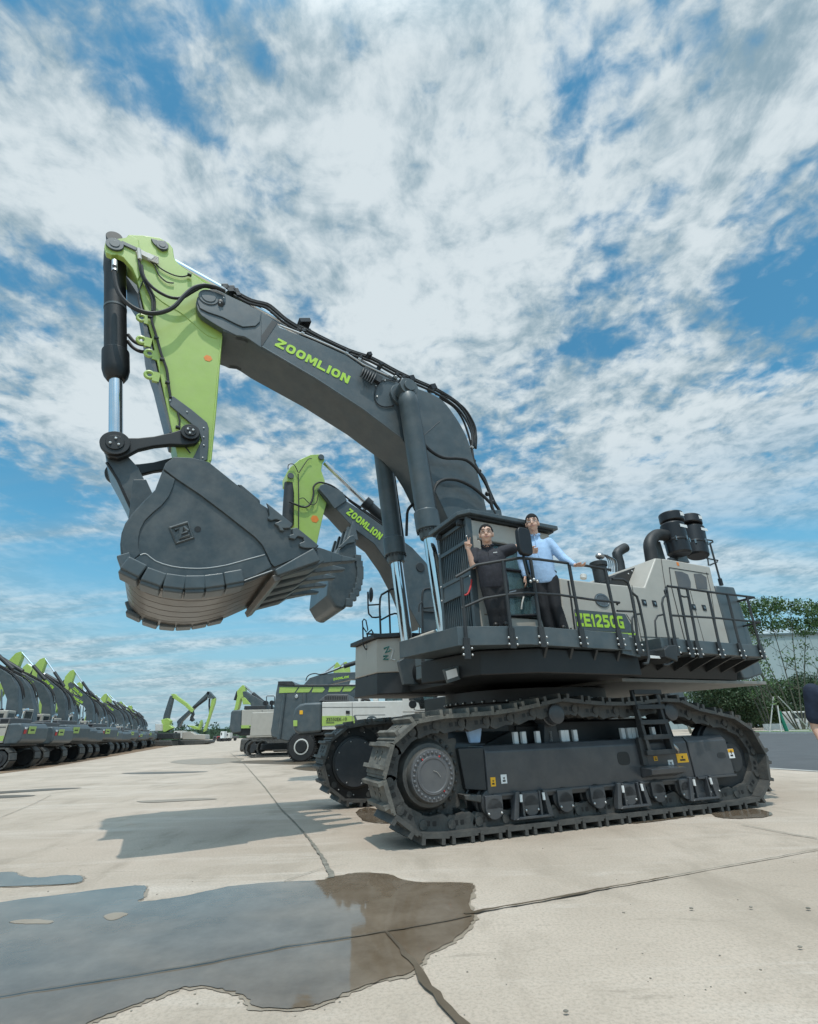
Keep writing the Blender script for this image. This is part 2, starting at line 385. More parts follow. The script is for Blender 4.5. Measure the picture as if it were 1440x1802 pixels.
# ================================================================ the big excavator: working gear
EX = thing('excavator', 'huge charcoal mining excavator with two men on its side walkway, bucket raised in front', 'excavator', ORG, UYAW)
BH = .46        # half width of the boom
SH = .33        # half width of the stick
boomtop = c1((668, 480), (690, 430), (745, 396), (800, 400), (850, 428), (960, 480), (1080, 530), (1180, 600)) + c3((100, 110), (200, 150), (300, 190), (470, 268), (560, 330), (660, 372), (760, 420), (850, 445), (980, 500), (1060, 590), (1130, 710), (1170, 840), (1205, 960), (1250, 1150)) + [(868, 965), (872, 1010)]
def catm(P, k=4):
    out = []
    for i in range(len(P)-1):
        p0, p1, p2, p3 = P[max(i-1, 0)], P[i], P[i+1], P[min(i+2, len(P)-1)]
        for j in range(k): t = j/k; out.append(tuple(.5*((2*p1[a])+(p2[a]-p0[a])*t+(2*p0[a]-5*p1[a]+4*p2[a]-p3[a])*t*t+(3*p1[a]-p0[a]-3*p2[a]+p3[a])*t**3) for a in (0, 1)))
    return out+[P[-1]]
_k = boomtop.index(c3((760, 420))[0]); boomtop = boomtop[:_k]+catm(boomtop[_k:_k+8])+boomtop[_k+8:]
boombot = [(838, 1060), (818, 1000), (797, 931), (770, 873), (745, 824), (728, 797), (709, 775), (639, 722), (556, 668)] + c1((1080, 768), (1000, 710), (970, 694), (920, 686))
body_top = [p for p in boomtop if p[0] > 440]
root = [(c1((835, 650))[0])]
bodypoly = c1((835, 655), (845, 600), (1000, 520)) + boomtop[6:] + boombot
b = MB(); b.prism_px(bodypoly, BH, -BH, BH)
BOOM = b.build('boom', 'charcoal', EX, bevel=.018)
tip = c1((666, 480), (672, 450), (690, 425), (715, 404), (745, 396), (800, 400), (850, 428), (960, 480), (1080, 535), (1080, 765), (1000, 710), (970, 694), (920, 686), (835, 645), (760, 600), (700, 560), (676, 525))
for s in (1, -1):
    T2 = ups(tip, BH)
    b = MB(); b.prism(T2, s*(SH+.02), s*(BH+.012)); b.build('tip_plate', 'charcoal', BOOM, bevel=.012)
raised = c1((668, 488), (700, 440), (745, 470), (960, 555), (1062, 590), (1070, 605), (1042, 632), (962, 638), (940, 628), (830, 580), (740, 545), (690, 525))
plate = c1((672, 470), (690, 425), (745, 400), (800, 404), (850, 430), (1000, 500), (1075, 560), (1070, 605), (1042, 632), (962, 638), (920, 620), (830, 575), (740, 545), (690, 520))
b = MB(); b.prism_px(plate, BH, BH+.012, BH+.035); b.build('wear_plate', 'charcoal', BOOM, bevel=.01)
# lighter casting seam band
b = MB(); b.prism_px(c1((1150, 588), (1182, 605), (1085, 752), (1052, 728)), BH, BH, BH+.008); b.build('seam_band', 'charcoal_dark', BOOM)
# lower flange lip running along the near edge
fl = ups([(460, 612), (556, 668), (639, 722), (709, 775)], BH)
b = MB(); b.tube([(x, BH+.004, z+.02) for x, z in fl], .022, 6, 1); b.build('weld_bead', 'charcoal', BOOM)
px = u3(367, 526, BH)
b = MB(); b.cyl(px, px+Vector((0, .05, 0)), .17, n=32); b.cyl(px+Vector((0, .05, 0)), px+Vector((0, .062, 0)), .12, n=32); b.cyl(px-Vector((0, .98, 0)), px, .10, n=20); b.build('pin_cover', 'charcoal', BOOM, bevel=.006)
q = u3(*c1((822, 492))[0], BH)
b = MB(); b.sphere(q+Vector((0, .04, .03)), .07, 10, (1, .4, 1)); b.cyl(q, q+Vector((0, .06, -.04)), .045, n=10); b.build('grease_cap', 'charcoal_dark', BOOM)
for (a, c) in (((815, 497), 0), ((838, 466), 0)):
    w = u3(*c1((a[0], a[1]))[0], BH); b = MB(); b.sphere(w+Vector((0, .07, 0)), .018, 8); b.build('bolt', 'bolt', BOOM)
# lettering on the boom
def reading(px0, px1, Y, O=None):
    a = Vector((up(*px0, Y, O)[0], Y, up(*px0, Y, O)[1])); c = Vector((up(*px1, Y, O)[0], Y, up(*px1, Y, O)[1])); return a, (c-a)
a, d = reading(c3((72, 212))[0], c3((476, 424))[0], BH+.003); h = .30
up_ = Vector((0, 1, 0)).cross(d.normalized()); up_ = -up_ if up_.z < 0 else up_
letters('ZOOMLION', 'lettering', 'lime_text', BOOM, a, d, up_, d.length, .21)
# scratch line and valve cluster, boom side
b = MB(); b.tube([u3(*c3((890, 712))[0], BH+.003), u3(*c3((985, 628))[0], BH+.003)], .006, 5, 1); b.build('weld_mark', 'hub_gray', BOOM)
b = MB()
for i in range(6):
    p0 = u3(*c3((565+i*14, 335+i*6))[0], BH+.02); p1 = u3(*c3((545+i*12, 385+i*8))[0], BH+.10)
    b.tube([p0, (p0+p1)/2+Vector((0, .07, 0)), p1], .017, 6, 3)
p = u3(*c3((610, 380))[0], BH+.04); b.obox(p, (.19, 0, .07), (0, .05, 0), (-.03, 0, .08))
b.build('valve_block', 'charcoal_dark', BOOM, bevel=.004)
b = MB()
for (x, y) in ((632, 402), (630, 437), (637, 497), (680, 408), (740, 385), (662, 395)):
    p = u3(*c3((x, y))[0], BH); b.sphere(p+Vector((0, .015, 0)), .019, 8)
b.build('bolt', 'bolt', BOOM)
# hoses along the back of the boom
def edge(pts, Y, lift=0.0):
    out = []
    for x, y in pts:
        X, Z = up(x, y, Y); out.append((X, Y, Z+lift))
    return out
backpts = c1((905, 430), (1000, 480), (1100, 505), (1150, 540), (1220, 600), (1320, 660)) + c3((200, 120), (310, 180), (470, 255), (600, 300), (740, 375), (860, 430), (950, 470), (1060, 540), (1120, 610), (1160, 700), (1160, 790))
for k, (Y, dx, dy, r) in enumerate(((.36, 0, 0, .026), (.24, 3, -4, .03), (.10, 5, -6, .026), (-.05, 6, -5, .03), (-.2, 7, -3, .026))):
    pts = [(x+dx, y+dy) for x, y in backpts]
    b = MB(); b.tube(edge(pts, Y), r, 7, 3); b.build('hose', 'rubber', BOOM)
loops = [c3((960, 480), (1050, 510), (1120, 560), (1170, 640), (1182, 700), (1165, 760), (1160, 800)), c3((930, 450), (1010, 480), (1090, 540), (1140, 620), (1165, 700), (1150, 780)), c3((980, 500), (1060, 550), (1110, 620), (1140, 700), (1155, 760))]
for l in loops:
    b = MB(); b.tube(edge(l, .3), .024, 7, 4); b.build('hose', 'rubber', BOOM)
# steel pipes in clips
for Y in (.40, .30):
    b = MB(); b.tube(edge(c3((100, 108), (200, 146), (300, 186), (470, 262), (560, 322), (700, 385)), Y, .03), .018, 6, 2); b.build('pipe', 'steel' if Y > .35 else 'rubber', BOOM)
b = MB()
for (x, y, s) in ((228, 145, .05), (470, 258, .05), (540, 290, .045), (590, 272, .06), (740, 385, .05), (775, 400, .05), (822, 402, .08), (940, 450, .09), (655, 325, .05)):
    p = u3(*c3((x, y))[0], .3); b = MB(); b.obox(p, (s*.7, 0, -s*.4), (0, .10, 0), (s*.3, 0, s*.65)); b.build('hose_clamp', 'black_plastic', BOOM, bevel=.006)
b = MB()
for (x, y) in ((228, 148), (470, 258), (541, 290), (740, 388), (778, 402), (1160, 775), (1165, 840), (1205, 915), (1255, 1030), (1290, 1160)):
    p = u3(*c3((x, y))[0], .4); b = MB(); b.cyl(p+Vector((-.03, 0, 0)), p+Vector((.03, 0, .02)), .028, n=8); b.build('hose_fitting', 'bolt', BOOM)
# loose hoses: boom back down to the cab roof
for l, Y in ((c3((1160, 790), (1170, 850), (1200, 910), (1240, 980), (1262, 1040), (1270, 1100), (1300, 1170)), .42), (c3((1190, 900), (1225, 940), (1250, 1000), (1285, 1080), (1310, 1120), (1320, 1175)), .36)):
    b = MB(); b.tube(edge(l, Y), .034, 8, 4); b.build('hose', 'rubber', BOOM)
b = MB()
for (x, y) in ((1170, 850), (1200, 905), (1245, 1030), (1270, 1075), (1300, 1150)):
    p = u3(*c3((x, y))[0], .4); b = MB(); b.sphere(p, .055, 8); b.build('hose_joint', 'black_plastic', BOOM)
# boom cylinders
CT, CB = up(*c3((800, 458))[0], .70), up(770, 1030, .70)
dd = Vector((CB[0]-CT[0], 0, CB[1]-CT[1])).normalized()
for s in (1, -1):
    t = Vector((CT[0], s*.70, CT[1])); low = t+dd*5.25
    col = t + dd*((up(758, 948, .70)[1]-CT[1])/dd.z)
    L1 = (col-t).length
    b = MB(); b.lathe([(.10, .15), (.25, .20), (.42, .20), (.44, .195), (L1-.52, .19), (L1-.50, .225), (L1-.16, .225), (L1-.14, .19), (L1, .17)], t, dd, 32)
    b.cyl(t+Vector((0, -.13, 0)), t+Vector((0, .13, 0)), .20, n=28)
    C = b.build('boom_cylinder', 'charcoal', EX, bevel=.008)
    b = MB(); b.cyl(col-dd*.1, low, .118, n=28); rod = b.build('piston_rod', 'chrome', C)
    b = MB(); b.cyl(low+Vector((0, -.12, 0)), low+Vector((0, .12, 0)), .17, n=24); b.build('rod_eye', 'charcoal_dark', C, bevel=.01)
    ring = col-dd*.14
    b = MB()
    for i in range(16):
        a_ = 2*math.pi*i/16; o1 = dd.orthogonal().normalized(); o2 = dd.cross(o1); b.cyl(ring+(o1*math.cos(a_)+o2*math.sin(a_))*.205, ring+(o1*math.cos(a_)+o2*math.sin(a_))*.205+dd*.03, .018, n=6)
    b.build('gland_bolt', 'charcoal_dark', C)
    b = MB(); b.tube([t+dd*.45+Vector((-.21, 0, 0)), t+dd*1.4+Vector((-.22, 0, .02)), t+dd*(L1-.5)+Vector((-.23, 0, 0))], .022, 7, 2); b.build('oil_pipe', 'charcoal_dark', C)
    b = MB(); b.cyl(t+Vector((0, s*.13, 0)), t+Vector((0, s*.17, 0)), .12, n=24); b.build('pin_cover', 'charcoal', C, bevel=.006)
# cross shaft and mounting boss on the boom for the cylinders
t = Vector((CT[0], 0, CT[1]))
b = MB(); b.cyl(t+Vector((0, -.72, 0)), t+Vector((0, .72, 0)), .13, n=28); b.cyl(t+Vector((0, BH, 0)), t+Vector((0, BH+.07, 0)), .27, n=36); b.cyl(t-Vector((0, BH+.07, 0)), t-Vector((0, BH, 0)), .27, n=36)
b.build('cylinder_shaft', 'charcoal', BOOM, bevel=.008)
b = MB(); b.tube(edge(c3((740, 410), (690, 400), (650, 415), (628, 470), (632, 520), (665, 548), (712, 548), (730, 540)), BH+.02), .012, 6, 4); b.build('grease_line', 'black_plastic', BOOM)
# hoses from the cylinders to the boom back
for l, Y in ((c3((852, 590), (858, 660), (880, 730), (930, 790), (1000, 830), (1080, 835), (1130, 845), (1175, 880), (1200, 915)), .62),
             (c3((968, 1190), (955, 1120), (948, 1040), (965, 980), (1010, 952), (1080, 955), (1150, 985), (1210, 1030), (1262, 1080)), .60)):
    b = MB(); b.tube(edge(l, Y), .032, 8, 4); b.build('hose', 'rubber', BOOM)
b = MB(); b.tube(edge(c3((800, 1260), (802, 1180), (808, 1120), (840, 1085), (870, 1085)), -.3), .03, 8, 3); b.build('hose', 'rubber', BOOM)
b = MB()
for x, y in ((851, 592), (970, 1185)):
    p = u3(*c3((x, y))[0], .62); b = MB(); b.cyl(p+Vector((0, 0, -.09)), p+Vector((0, 0, .09)), .035, n=10); b.build('hose_fitting', 'steel', BOOM)
# stick cylinder on top of the boom: rod from the stick's rear lug
sp = up(*c1((450, 122))[0], 0); e0 = up(*c1((860, 395))[0], 0.0)
P0 = Vector((up(*c1((470, 140))[0], .0)[0], 0, up(*c1((470, 140))[0], .0)[1]))
P1 = Vector((up(*c3((650, 345))[0], .0)[0], 0, up(*c3((650, 345))[0], .0)[1]))
Pm = Vector((up(533, 575, .0)[0], 0, up(533, 575, .0)[1]))
ax = (Pm-P0).normalized()
for s in (.2,):
    b = MB(); b.lathe([(0, .19), (.16, .19), (.18, .15), (2.6, .15), (2.62, .10), (2.8, .10)], Pm-Vector((0, s, 0)), (P1-Pm).normalized(), 24)
    SC = b.build('stick_cylinder', 'charcoal_dark', EX, bevel=.006)
    b = MB(); b.cyl(P0-Vector((0, s, 0)), Pm-Vector((0, s, 0)), .085, n=24); b.build('piston_rod', 'chrome', SC)
    b = MB(); b.obox(Pm+Vector((0, .05, .0)), (.11, 0, -.05), (0, .16, 0), (.02, 0, .05)); b.build('hose_clamp', 'black_plastic', SC, bevel=.01)
b = MB()
for x, y, s in ((850, 400, .07), (885, 415, .09), (915, 425, .06), (930, 448, .05)):
    p = u3(*c1((x, y))[0], .28); b = MB(); b.obox(p, (s*.8, 0, -s*.4), (0, .12, 0), (s*.4, 0, s*.7)); b.build('hose_clamp', 'black_plastic', BOOM, bevel=.008)
b = MB(); p = u3(*c1((822, 385))[0], .4); b.cyl(p, p+Vector((-.12, 0, -.06)), .05, n=10); b.build('hose_fitting', 'steel', BOOM)
# ---------------------------------------------------------------- stick
stickpoly = c1((218, 100), (240, 44), (330, 48), (440, 65), (495, 98), (520, 130), (528, 190), (560, 235), (640, 290), (705, 338), (765, 395), (815, 520), (838, 640), (824, 800), (800, 1000), (776, 1300), (762, 1470), (752, 1580), (700, 1610), (600, 1560), (552, 1460), (520, 1320), (490, 1180), (430, 900), (385, 690), (345, 545), (300, 360), (262, 240), (232, 160))
b = MB(); b.prism_px(stickpoly, SH, -SH, SH); STK = b.build('stick', 'lime', EX, bevel=.02)
lug = c1((96, 165), (84, 135), (90, 105), (112, 84), (160, 78), (222, 70), (240, 50), (300, 80), (330, 280), (296, 340), (262, 262), (205, 195), (170, 178), (130, 180))
for s in (1, -1):
    b = MB(); b.prism(ups(lug, SH), s*SH*.72, s*(SH+.02)); b.build('lug', 'lime', STK, bevel=.012)
bos = u3(*c1((152, 122))[0], SH); b = MB(); b.cyl(bos+Vector((0, .02, 0)), bos+Vector((0, .06, 0)), .135, n=30); b.cyl(bos+Vector((0, .06, 0)), bos+Vector((0, .07, 0)), .075, n=24); b.cyl(bos-Vector((0, .7, 0)), bos, .08, n=16)
b.obox(bos+Vector((-.2, .03, .09)), (.12, 0, .02), (0, .02, 0), (0, 0, .04)); b.build('pin_cover', 'charcoal', STK, bevel=.006)
rp = u3(*c1((452, 126))[0], SH); b = MB(); b.prism_px(c1((380, 78), (420, 88), (470, 94), (492, 120), (482, 148), (452, 155), (425, 135), (395, 105)), SH, SH, SH+.03)
b.cyl(rp+Vector((0, .03, 0)), rp+Vector((0, .05, 0)), .10, n=28); b.cyl(rp+Vector((0, .05, 0)), rp+Vector((0, .058, 0)), .055, n=20); b.cyl(rp-Vector((0, .8, 0)), rp, .07, n=12); b.build('pin_cover', 'charcoal', STK, bevel=.005)
b = MB(); b.prism_px(c1((222, 300), (300, 420), (326, 560), (340, 700), (352, 760), (400, 900), (430, 1020), (500, 1290), (520, 1300), (470, 1100), (420, 900), (375, 690), (340, 560), (290, 360)), SH, -SH-.01, SH-.02); b.build('front_flange', 'charcoal', STK)
# lifting eyes on the front edge
for x, y in ((322, 575), (322, 715), (372, 800), (372, 935)):
    p = u3(*c1((x, y))[0], SH-.03 if x != 372 or y > 900 else SH-.03); b = MB()
    ring = []
    for i in range(14):
        t_ = 2*math.pi*i/14; ring.append(p+Vector((math.cos(t_)*.062, 0, math.sin(t_)*.062)))
    ring.append(ring[0]); b.tube(ring, .03, 7, 1); b.obox(p+Vector((-.10, 0, -.02)), (.05, 0, 0), (0, .028, 0), (0, 0, .09)); b.build('lifting_eye', 'lime', STK)
# seam and edge trims, sticker
b = MB(); b.tube(edge(c1((330, 360), (450, 470), (560, 535), (640, 600), (700, 655), (750, 690), (800, 705)), SH+.002), .007, 5, 3); b.build('weld_mark', 'lime', STK)
b = MB(); b.tube(edge(c1((828, 690), (815, 830), (785, 1200), (757, 1480)), SH+.0), .018, 6, 1); b.build('weld_bead', 'lime', STK)
p = u3(*c1((742, 830))[0], SH); b = MB(); b.prism([(p.x+.07*math.cos(k*math.pi/3), p.z+.07*math.sin(k*math.pi/3)) for k in range(6)], SH+.001, SH+.005); b.build('warning_label', 'orange_label', STK)
# hoses on the stick
for l, Y, r in ((c1((150, 245), (152, 320), (175, 410), (230, 480), (300, 525), (380, 545), (460, 535), (530, 500), (590, 435), (650, 385), (720, 368), (790, 380), (850, 405)), SH+.22, .036),
                (c1((320, 240), (335, 310), (380, 370), (440, 415), (510, 445), (580, 445), (650, 405), (720, 375), (800, 395)), SH+.12, .026),
                (c1((305, 200), (325, 310), (370, 380), (400, 450), (402, 520), (388, 560), (388, 600), (412, 680), (445, 800), (480, 900), (492, 1000), (505, 1080)), SH+.05, .022),
                (c1((300, 190), (318, 290), (360, 390), (388, 460), (390, 530)), SH+.08, .020),
                (c1((360, 180), (400, 220), (450, 265), (520, 300), (580, 312), (625, 300)), SH+.03, .012), (c1((350, 190), (400, 235), (430, 300), (480, 345), (525, 352)), SH+.03, .012),
                (c1((235, 680), (270, 720), (310, 740), (350, 745)), .1, .03), (c1((232, 720), (265, 760), (310, 785), (355, 790)), .0, .03),
                (c1((550, 1175), (562, 1220), (560, 1270)), SH+.04, .014), (c1((590, 1380), (630, 1430)), SH+.04, .01), (c1((330, 340), (310, 390), (300, 440), (310, 500), (325, 540)), SH+.03, .010)):
    b = MB(); b.tube(edge(l, Y), r, 8, 4); b.build('hose', 'rubber', STK)
b = MB(); b.cyl(u3(*c1((150, 280))[0], SH+.22), u3(*c1((150, 215))[0], SH+.15), .045, n=10); b.build('hose_fitting', 'steel', STK)
b = MB()
for x, y in ((415, 702), (452, 838), (486, 985), (375, 568), (625, 300), (552, 1268)):
    p = u3(*c1((x, y))[0], SH+.05); b = MB(); b.obox(p, (.035, 0, 0), (0, .03, 0), (0, 0, .018)); b.build('hose_clamp', 'black_plastic', STK, bevel=.005)
b = MB(); p = u3(*c1((345, 180))[0], SH+.04); b.obox(p, (-.13, 0, -.03), (0, .04, 0), (-.02, 0, .05))
for i in range(5):
    q = u3(*c1((375, 170+i*9))[0], SH+.06); b.cyl(q+Vector((.04, 0, 0)), q+Vector((-.14, 0, -.02)), .016, n=7)
q = u3(*c1((322, 165))[0], SH+.09); b.cyl(q+Vector((.06, 0, .08)), q+Vector((.0, 0, -.16)), .035, n=9); b.build('valve_block', 'white_paint', STK, bevel=.004)
# dark guard plate low on the stick
b = MB(); b.prism_px(c1((492, 1092), (506, 1078), (524, 1080), (640, 1165), (735, 1245), (746, 1280), (744, 1400), (735, 1480), (690, 1500), (640, 1480), (700, 1360), (684, 1300), (650, 1265), (500, 1135)), SH, SH+.001, SH+.045); b.build('guard_plate', 'charcoal', STK, bevel=.01)
b = MB()
for x, y in ((502, 1098), (610, 1170), (715, 1272), (716, 1382), (709, 1460), (715, 1330)):
    p = u3(*c1((x, y))[0], SH+.045); b.sphere(p, .017, 8)
b.build('bolt', 'bolt', STK)
# ---------------------------------------------------------------- bucket cylinder (in the middle of the lugs)
A0 = u3(*c1((165, 128))[0], 0); A1 = u3(*c1((172, 1400))[0], 0)
ca = (A1-A0).normalized(); pe = u3(*c1((162, 985))[0], 0); LL = (pe-A0).dot(ca)
A0 = u3(*c1((152, 118))[0], 0); ca = (u3(*c1((162, 1372))[0], 0)-A0).normalized()
b = MB(); b.lathe([(.08, .11), (.22, .17), (.60, .18), (.75, .168), (LL-.60, .168), (LL-.58, .20), (LL-.22, .20), (LL-.10, .175), (LL-.02, .13)], A0, ca, 36)
b.cyl(A0+Vector((0, -.2, 0)), A0+Vector((0, .2, 0)), .13, n=28)
BC = b.build('bucket_cylinder', 'black_paint', EX, bevel=.008)
b = MB(); b.lathe([(1.46, .174), (1.5, .174)], A0, ca, 36); b.build('weld_ring', 'charcoal', BC)
PA = u3(*c1((158, 1372))[0], .0)
b = MB(); b.cyl(A0+ca*(LL-.05), PA, .098, n=32); b.build('piston_rod', 'chrome', BC)
# links
LK = .46
pA = up(*c1((154, 1374))[0], LK); pB = up(*c1((629, 1303))[0], LK)
linkp = c1((75, 1375), (82, 1345), (105, 1325), (160, 1322), (205, 1332), (300, 1332), (400, 1322), (520, 1295), (590, 1272), (640, 1262), (675, 1275), (692, 1305), (690, 1340), (660, 1370), (600, 1378), (500, 1375), (400, 1385), (300, 1408), (230, 1445), (170, 1465), (110, 1450), (82, 1415))
for s in (1, -1):
    b = MB(); b.prism(ups(linkp, LK), s*(LK-.10), s*LK)
    K = b.build('idler_link', 'black_paint', EX, bevel=.02)
    for pp, r in ((pA, .19), (pB, .135)):
        b = MB(); c = Vector((pp[0], s*LK, pp[1])); b.cyl(c-Vector((0, s*.02, 0)), c+Vector((0, s*.05, 0)), r, n=32); b.cyl(c+Vector((0, s*.05, 0)), c+Vector((0, s*.065, 0)), r*.62, n=28); b.build('pin_cover', 'black_paint', K, bevel=.008)
        b = MB()
        for i in range(3):
            t_ = R(90+120*i+(180 if r < .15 else 0)); b.sphere(c+Vector((math.cos(t_)*r*.32, s*.066, math.sin(t_)*r*.32)), .022, 8)
        b.build('bolt', 'bolt', K)
b = MB(); b.cyl((pA[0], -LK, pA[1]), (pA[0], LK, pA[1]), .12, n=20); b.cyl((pB[0], -LK, pB[1]), (pB[0], LK, pB[1]), .10, n=20); b.build('link_pin', 'black_paint', EX)
bl = c1((88, 1430), (150, 1462), (235, 1448), (300, 1520), (335, 1590), (372, 1665), (385, 1760), (330, 1850), (268, 1840), (215, 1700), (160, 1590), (110, 1500))
b = MB(); b.prism_px(bl, .36, -.34, .36); BL = b.build('bucket_link', 'bucket_paint', EX, bevel=.015)
b = MB(); b.tube(edge(c1((100, 1490), (170, 1600), (262, 1800)), .37), .02, 6, 1); b.build('rib', 'black_paint', BL)
b = MB()
for x, y in ((312, 1687), (366, 1678), (293, 1728), (347, 1720)):
    b.sphere(u3(*c1((x, y))[0], .36), .02, 8)
b.build('bolt', 'bolt', BL)
# ---------------------------------------------------------------- bucket
BW = 1.14
outer = c2((338, 128), (350, 100), (390, 70), (480, 74), (560, 90))
back = c2((290, 242), (236, 295), (183, 352), (145, 405), (126, 455), (119, 510), (122, 560), (135, 605), (165, 650), (210, 690), (260, 715), (330, 737), (400, 750), (480, 756), (560, 755), (640, 742), (720, 722), (800, 690), (892, 652))
front = c2((900, 636), (1000, 596), (1112, 545), (1126, 530), (1090, 505), (980, 428), (905, 352), (830, 305), (700, 200), (570, 95), (480, 74), (390, 70), (350, 100), (338, 128), (300, 232))
sidepoly = ups(back+front, BW)
root = None
for s in (1, -1):
    b = MB(); b.prism(sidepoly, s*(BW-.05), s*BW); o = b.build('side_plate' if root else 'bucket', 'bucket_paint', root or EX, bevel=.01)
    if root is None: root = o
BK = root
shell = ups(back, BW)
b = MB(); b.strip(shell, -BW+.03, BW-.03, -.07); b.build('shell', 'wear_steel', BK)
top = ups(c2((892, 652), (1010, 600), (1110, 552)), BW)
b = MB(); b.strip(top, -BW+.0, BW-.0, -.09); b.build('lip_plate', 'wear_steel', BK, bevel=.01)
# hinge box at the bucket's top
b = MB(); b.prism_px(c2((300, 232), (338, 128), (350, 100), (392, 72), (480, 76), (570, 97), (640, 150), (560, 250), (400, 290)), BW, -BW+.05, BW-.05); b.build('hinge_box', 'bucket_paint', BK, bevel=.01)
for s in (1, -1): b = MB(); b.prism_px(c2((150, 330), (180, 350), (290, 240), (300, 200), (250, 90), (180, 90)), BW, s*.48, s*.60); b.build('hinge_ear', 'bucket_paint', BK, bevel=.01)
b = MB(); b.prism_px(c2((715, 208), (735, 210), (828, 288), (830, 306), (760, 262)), BW-.35, -.5, BW-.35); b.build('inner_stiffener', 'bucket_paint', BK, bevel=.01)
# bottom wear strips that follow the shell
strip_pts = ups(c2((119, 520), (122, 560), (135, 605), (165, 650), (210, 690), (260, 715), (330, 737), (400, 750), (480, 756), (560, 755), (640, 742), (720, 722), (800, 690), (870, 660)), BW)
for i in range(6):
    y0 = BW-.10-i*(2*BW-.2)/6; y1 = y0-(2*BW-.2)/6+.03
    b = MB(); b.strip([(x, z-.005) for x, z in strip_pts], y1, y0, -.115); b.build('wear_strip', 'wear_steel', BK, bevel=.006)
# raised plates on the near side and the far side
ru = c2((338, 134), (352, 104), (392, 74), (480, 78), (568, 100), (700, 206), (830, 312), (980, 434), (1086, 510), (1112, 532), (1000, 588), (900, 630), (882, 610), (862, 565), (838, 518), (800, 478), (640, 352), (520, 262), (400, 182))
rl = c2((334, 142), (398, 186), (385, 230), (365, 275), (330, 318), (285, 355), (245, 395), (222, 440), (212, 485), (212, 530), (222, 562), (190, 590), (158, 608), (136, 580), (126, 520), (132, 460), (150, 412), (188, 356), (240, 300), (294, 246))
rb = c2((162, 614), (232, 566), (258, 568), (300, 600), (380, 626), (470, 637), (560, 636), (660, 620), (760, 592), (852, 568), (886, 632), (800, 676), (720, 702), (640, 690), (560, 690), (480, 690), (400, 690), (330, 684), (262, 664), (205, 640))
for s in (1, -1):
    b = MB(); b.prism(ups(ru, BW), s*BW, s*(BW+.03)); b.build('edge_plate', 'bucket_paint', BK, bevel=.008)
    b = MB(); b.prism(ups(rl, BW), s*BW, s*(BW+.022)); b.build('edge_plate', 'bucket_paint', BK, bevel=.008)
    b = MB(); b.prism(ups(rb, BW), s*BW, s*(BW+.036)); b.build('edge_plate', 'bucket_paint', BK, bevel=.008)
b = MB(); b.tube([(x, BW+.036, z) for x, z in ups(c2((222, 572), (240, 565), (258, 570), (300, 602), (380, 628), (470, 638), (560, 637), (660, 621), (760, 593), (850, 569)), BW)], .008, 6, 2); b.build('weld_bead', 'hub_steel', BK)
b = MB(); b.tube([(x, BW+.032, z) for x, z in ups(c2((740, 702), (800, 680), (888, 648)), BW)], .008, 6, 2); b.build('weld_bead', 'hub_steel', BK)
# heel shrouds, both edges
hs = c2((190, 640), (292, 690), (396, 712), (496, 716), (592, 708), (690, 690))
for s in (1, -1):
    for i, (x, y) in enumerate(hs):
        c = up(x, y, BW); nx_ = hs[min(i+1, 5)]; pv = hs[max(i-1, 0)]; t = Vector((up(*nx_, BW)[0]-up(*pv, BW)[0], 0, up(*nx_, BW)[1]-up(*pv, BW)[1])).normalized()
        nrm = Vector((t.z, 0, -t.x)); nrm = -nrm if nrm.z > 0 else nrm
        cc = Vector((c[0], 0, c[1]))
        b = MB(); L_ = .17
        b.obox(cc+Vector((0, s*(BW+.05), 0))+nrm*.0, t*L_*.70, (0, .075, 0), nrm*.088)
        b.obox(cc+Vector((0, s*(BW-.06), 0))+nrm*.098, t*L_*.66, (0, .16, 0), nrm*.036)
        b.build('heel_shroud', 'charcoal', BK, bevel=.022, seg=3)
# back-edge shrouds
for s in (1, -1):
    for x0, y0, x1, y1 in ((135, 570, 160, 640),):
        a_ = up(*c2((x0, y0))[0], BW); b_ = up(*c2((x1, y1))[0], BW); t = Vector((b_[0]-a_[0], 0, b_[1]-a_[1])); mid_ = Vector(((a_[0]+b_[0])/2, s*(BW+.02), (a_[1]+b_[1])/2)); nn = Vector((t.z, 0, -t.x)).normalized()
        b = MB(); b.obox(mid_, t*.5, (0, .06, 0), nn*.07); b.build('heel_shroud', 'charcoal', BK, bevel=.015)
# emblem and hole
for s in (1,):
    Yf = BW+.001; q = [up(*c2(p)[0], BW) for p in ((372, 430), (462, 402), (490, 480), (405, 508))]; q = [Vector((x, Yf, z)) for x, z in q]
    b = MB(); b.tube(q+[q[0], q[1]], .022, 6, 1)
    lerp = lambda u_, v_: (q[0]*(1-u_)+q[1]*u_)*(1-v_)+(q[3]*(1-u_)+q[2]*u_)*v_
    for P_ in (((.2, .22), (.55, .2), (.3, .8), (.85, .8)), ((.62, .2), (.45, .55), (.8, .55)), ((.7, .2), (.85, .5))):
        b.tube([lerp(*k) for k in P_], .026, 6, 1)
    b.build('emblem', 'bucket_paint', BK)
    hp = Vector((up(*c2((513, 436))[0], BW)[0], BW, up(*c2((513, 436))[0], BW)[1])); b = MB(); b.cyl(hp-Vector((0, .01, 0)), hp+Vector((0, .004, 0)), .042, n=20); b.build('drain_hole', 'black_paint', BK)
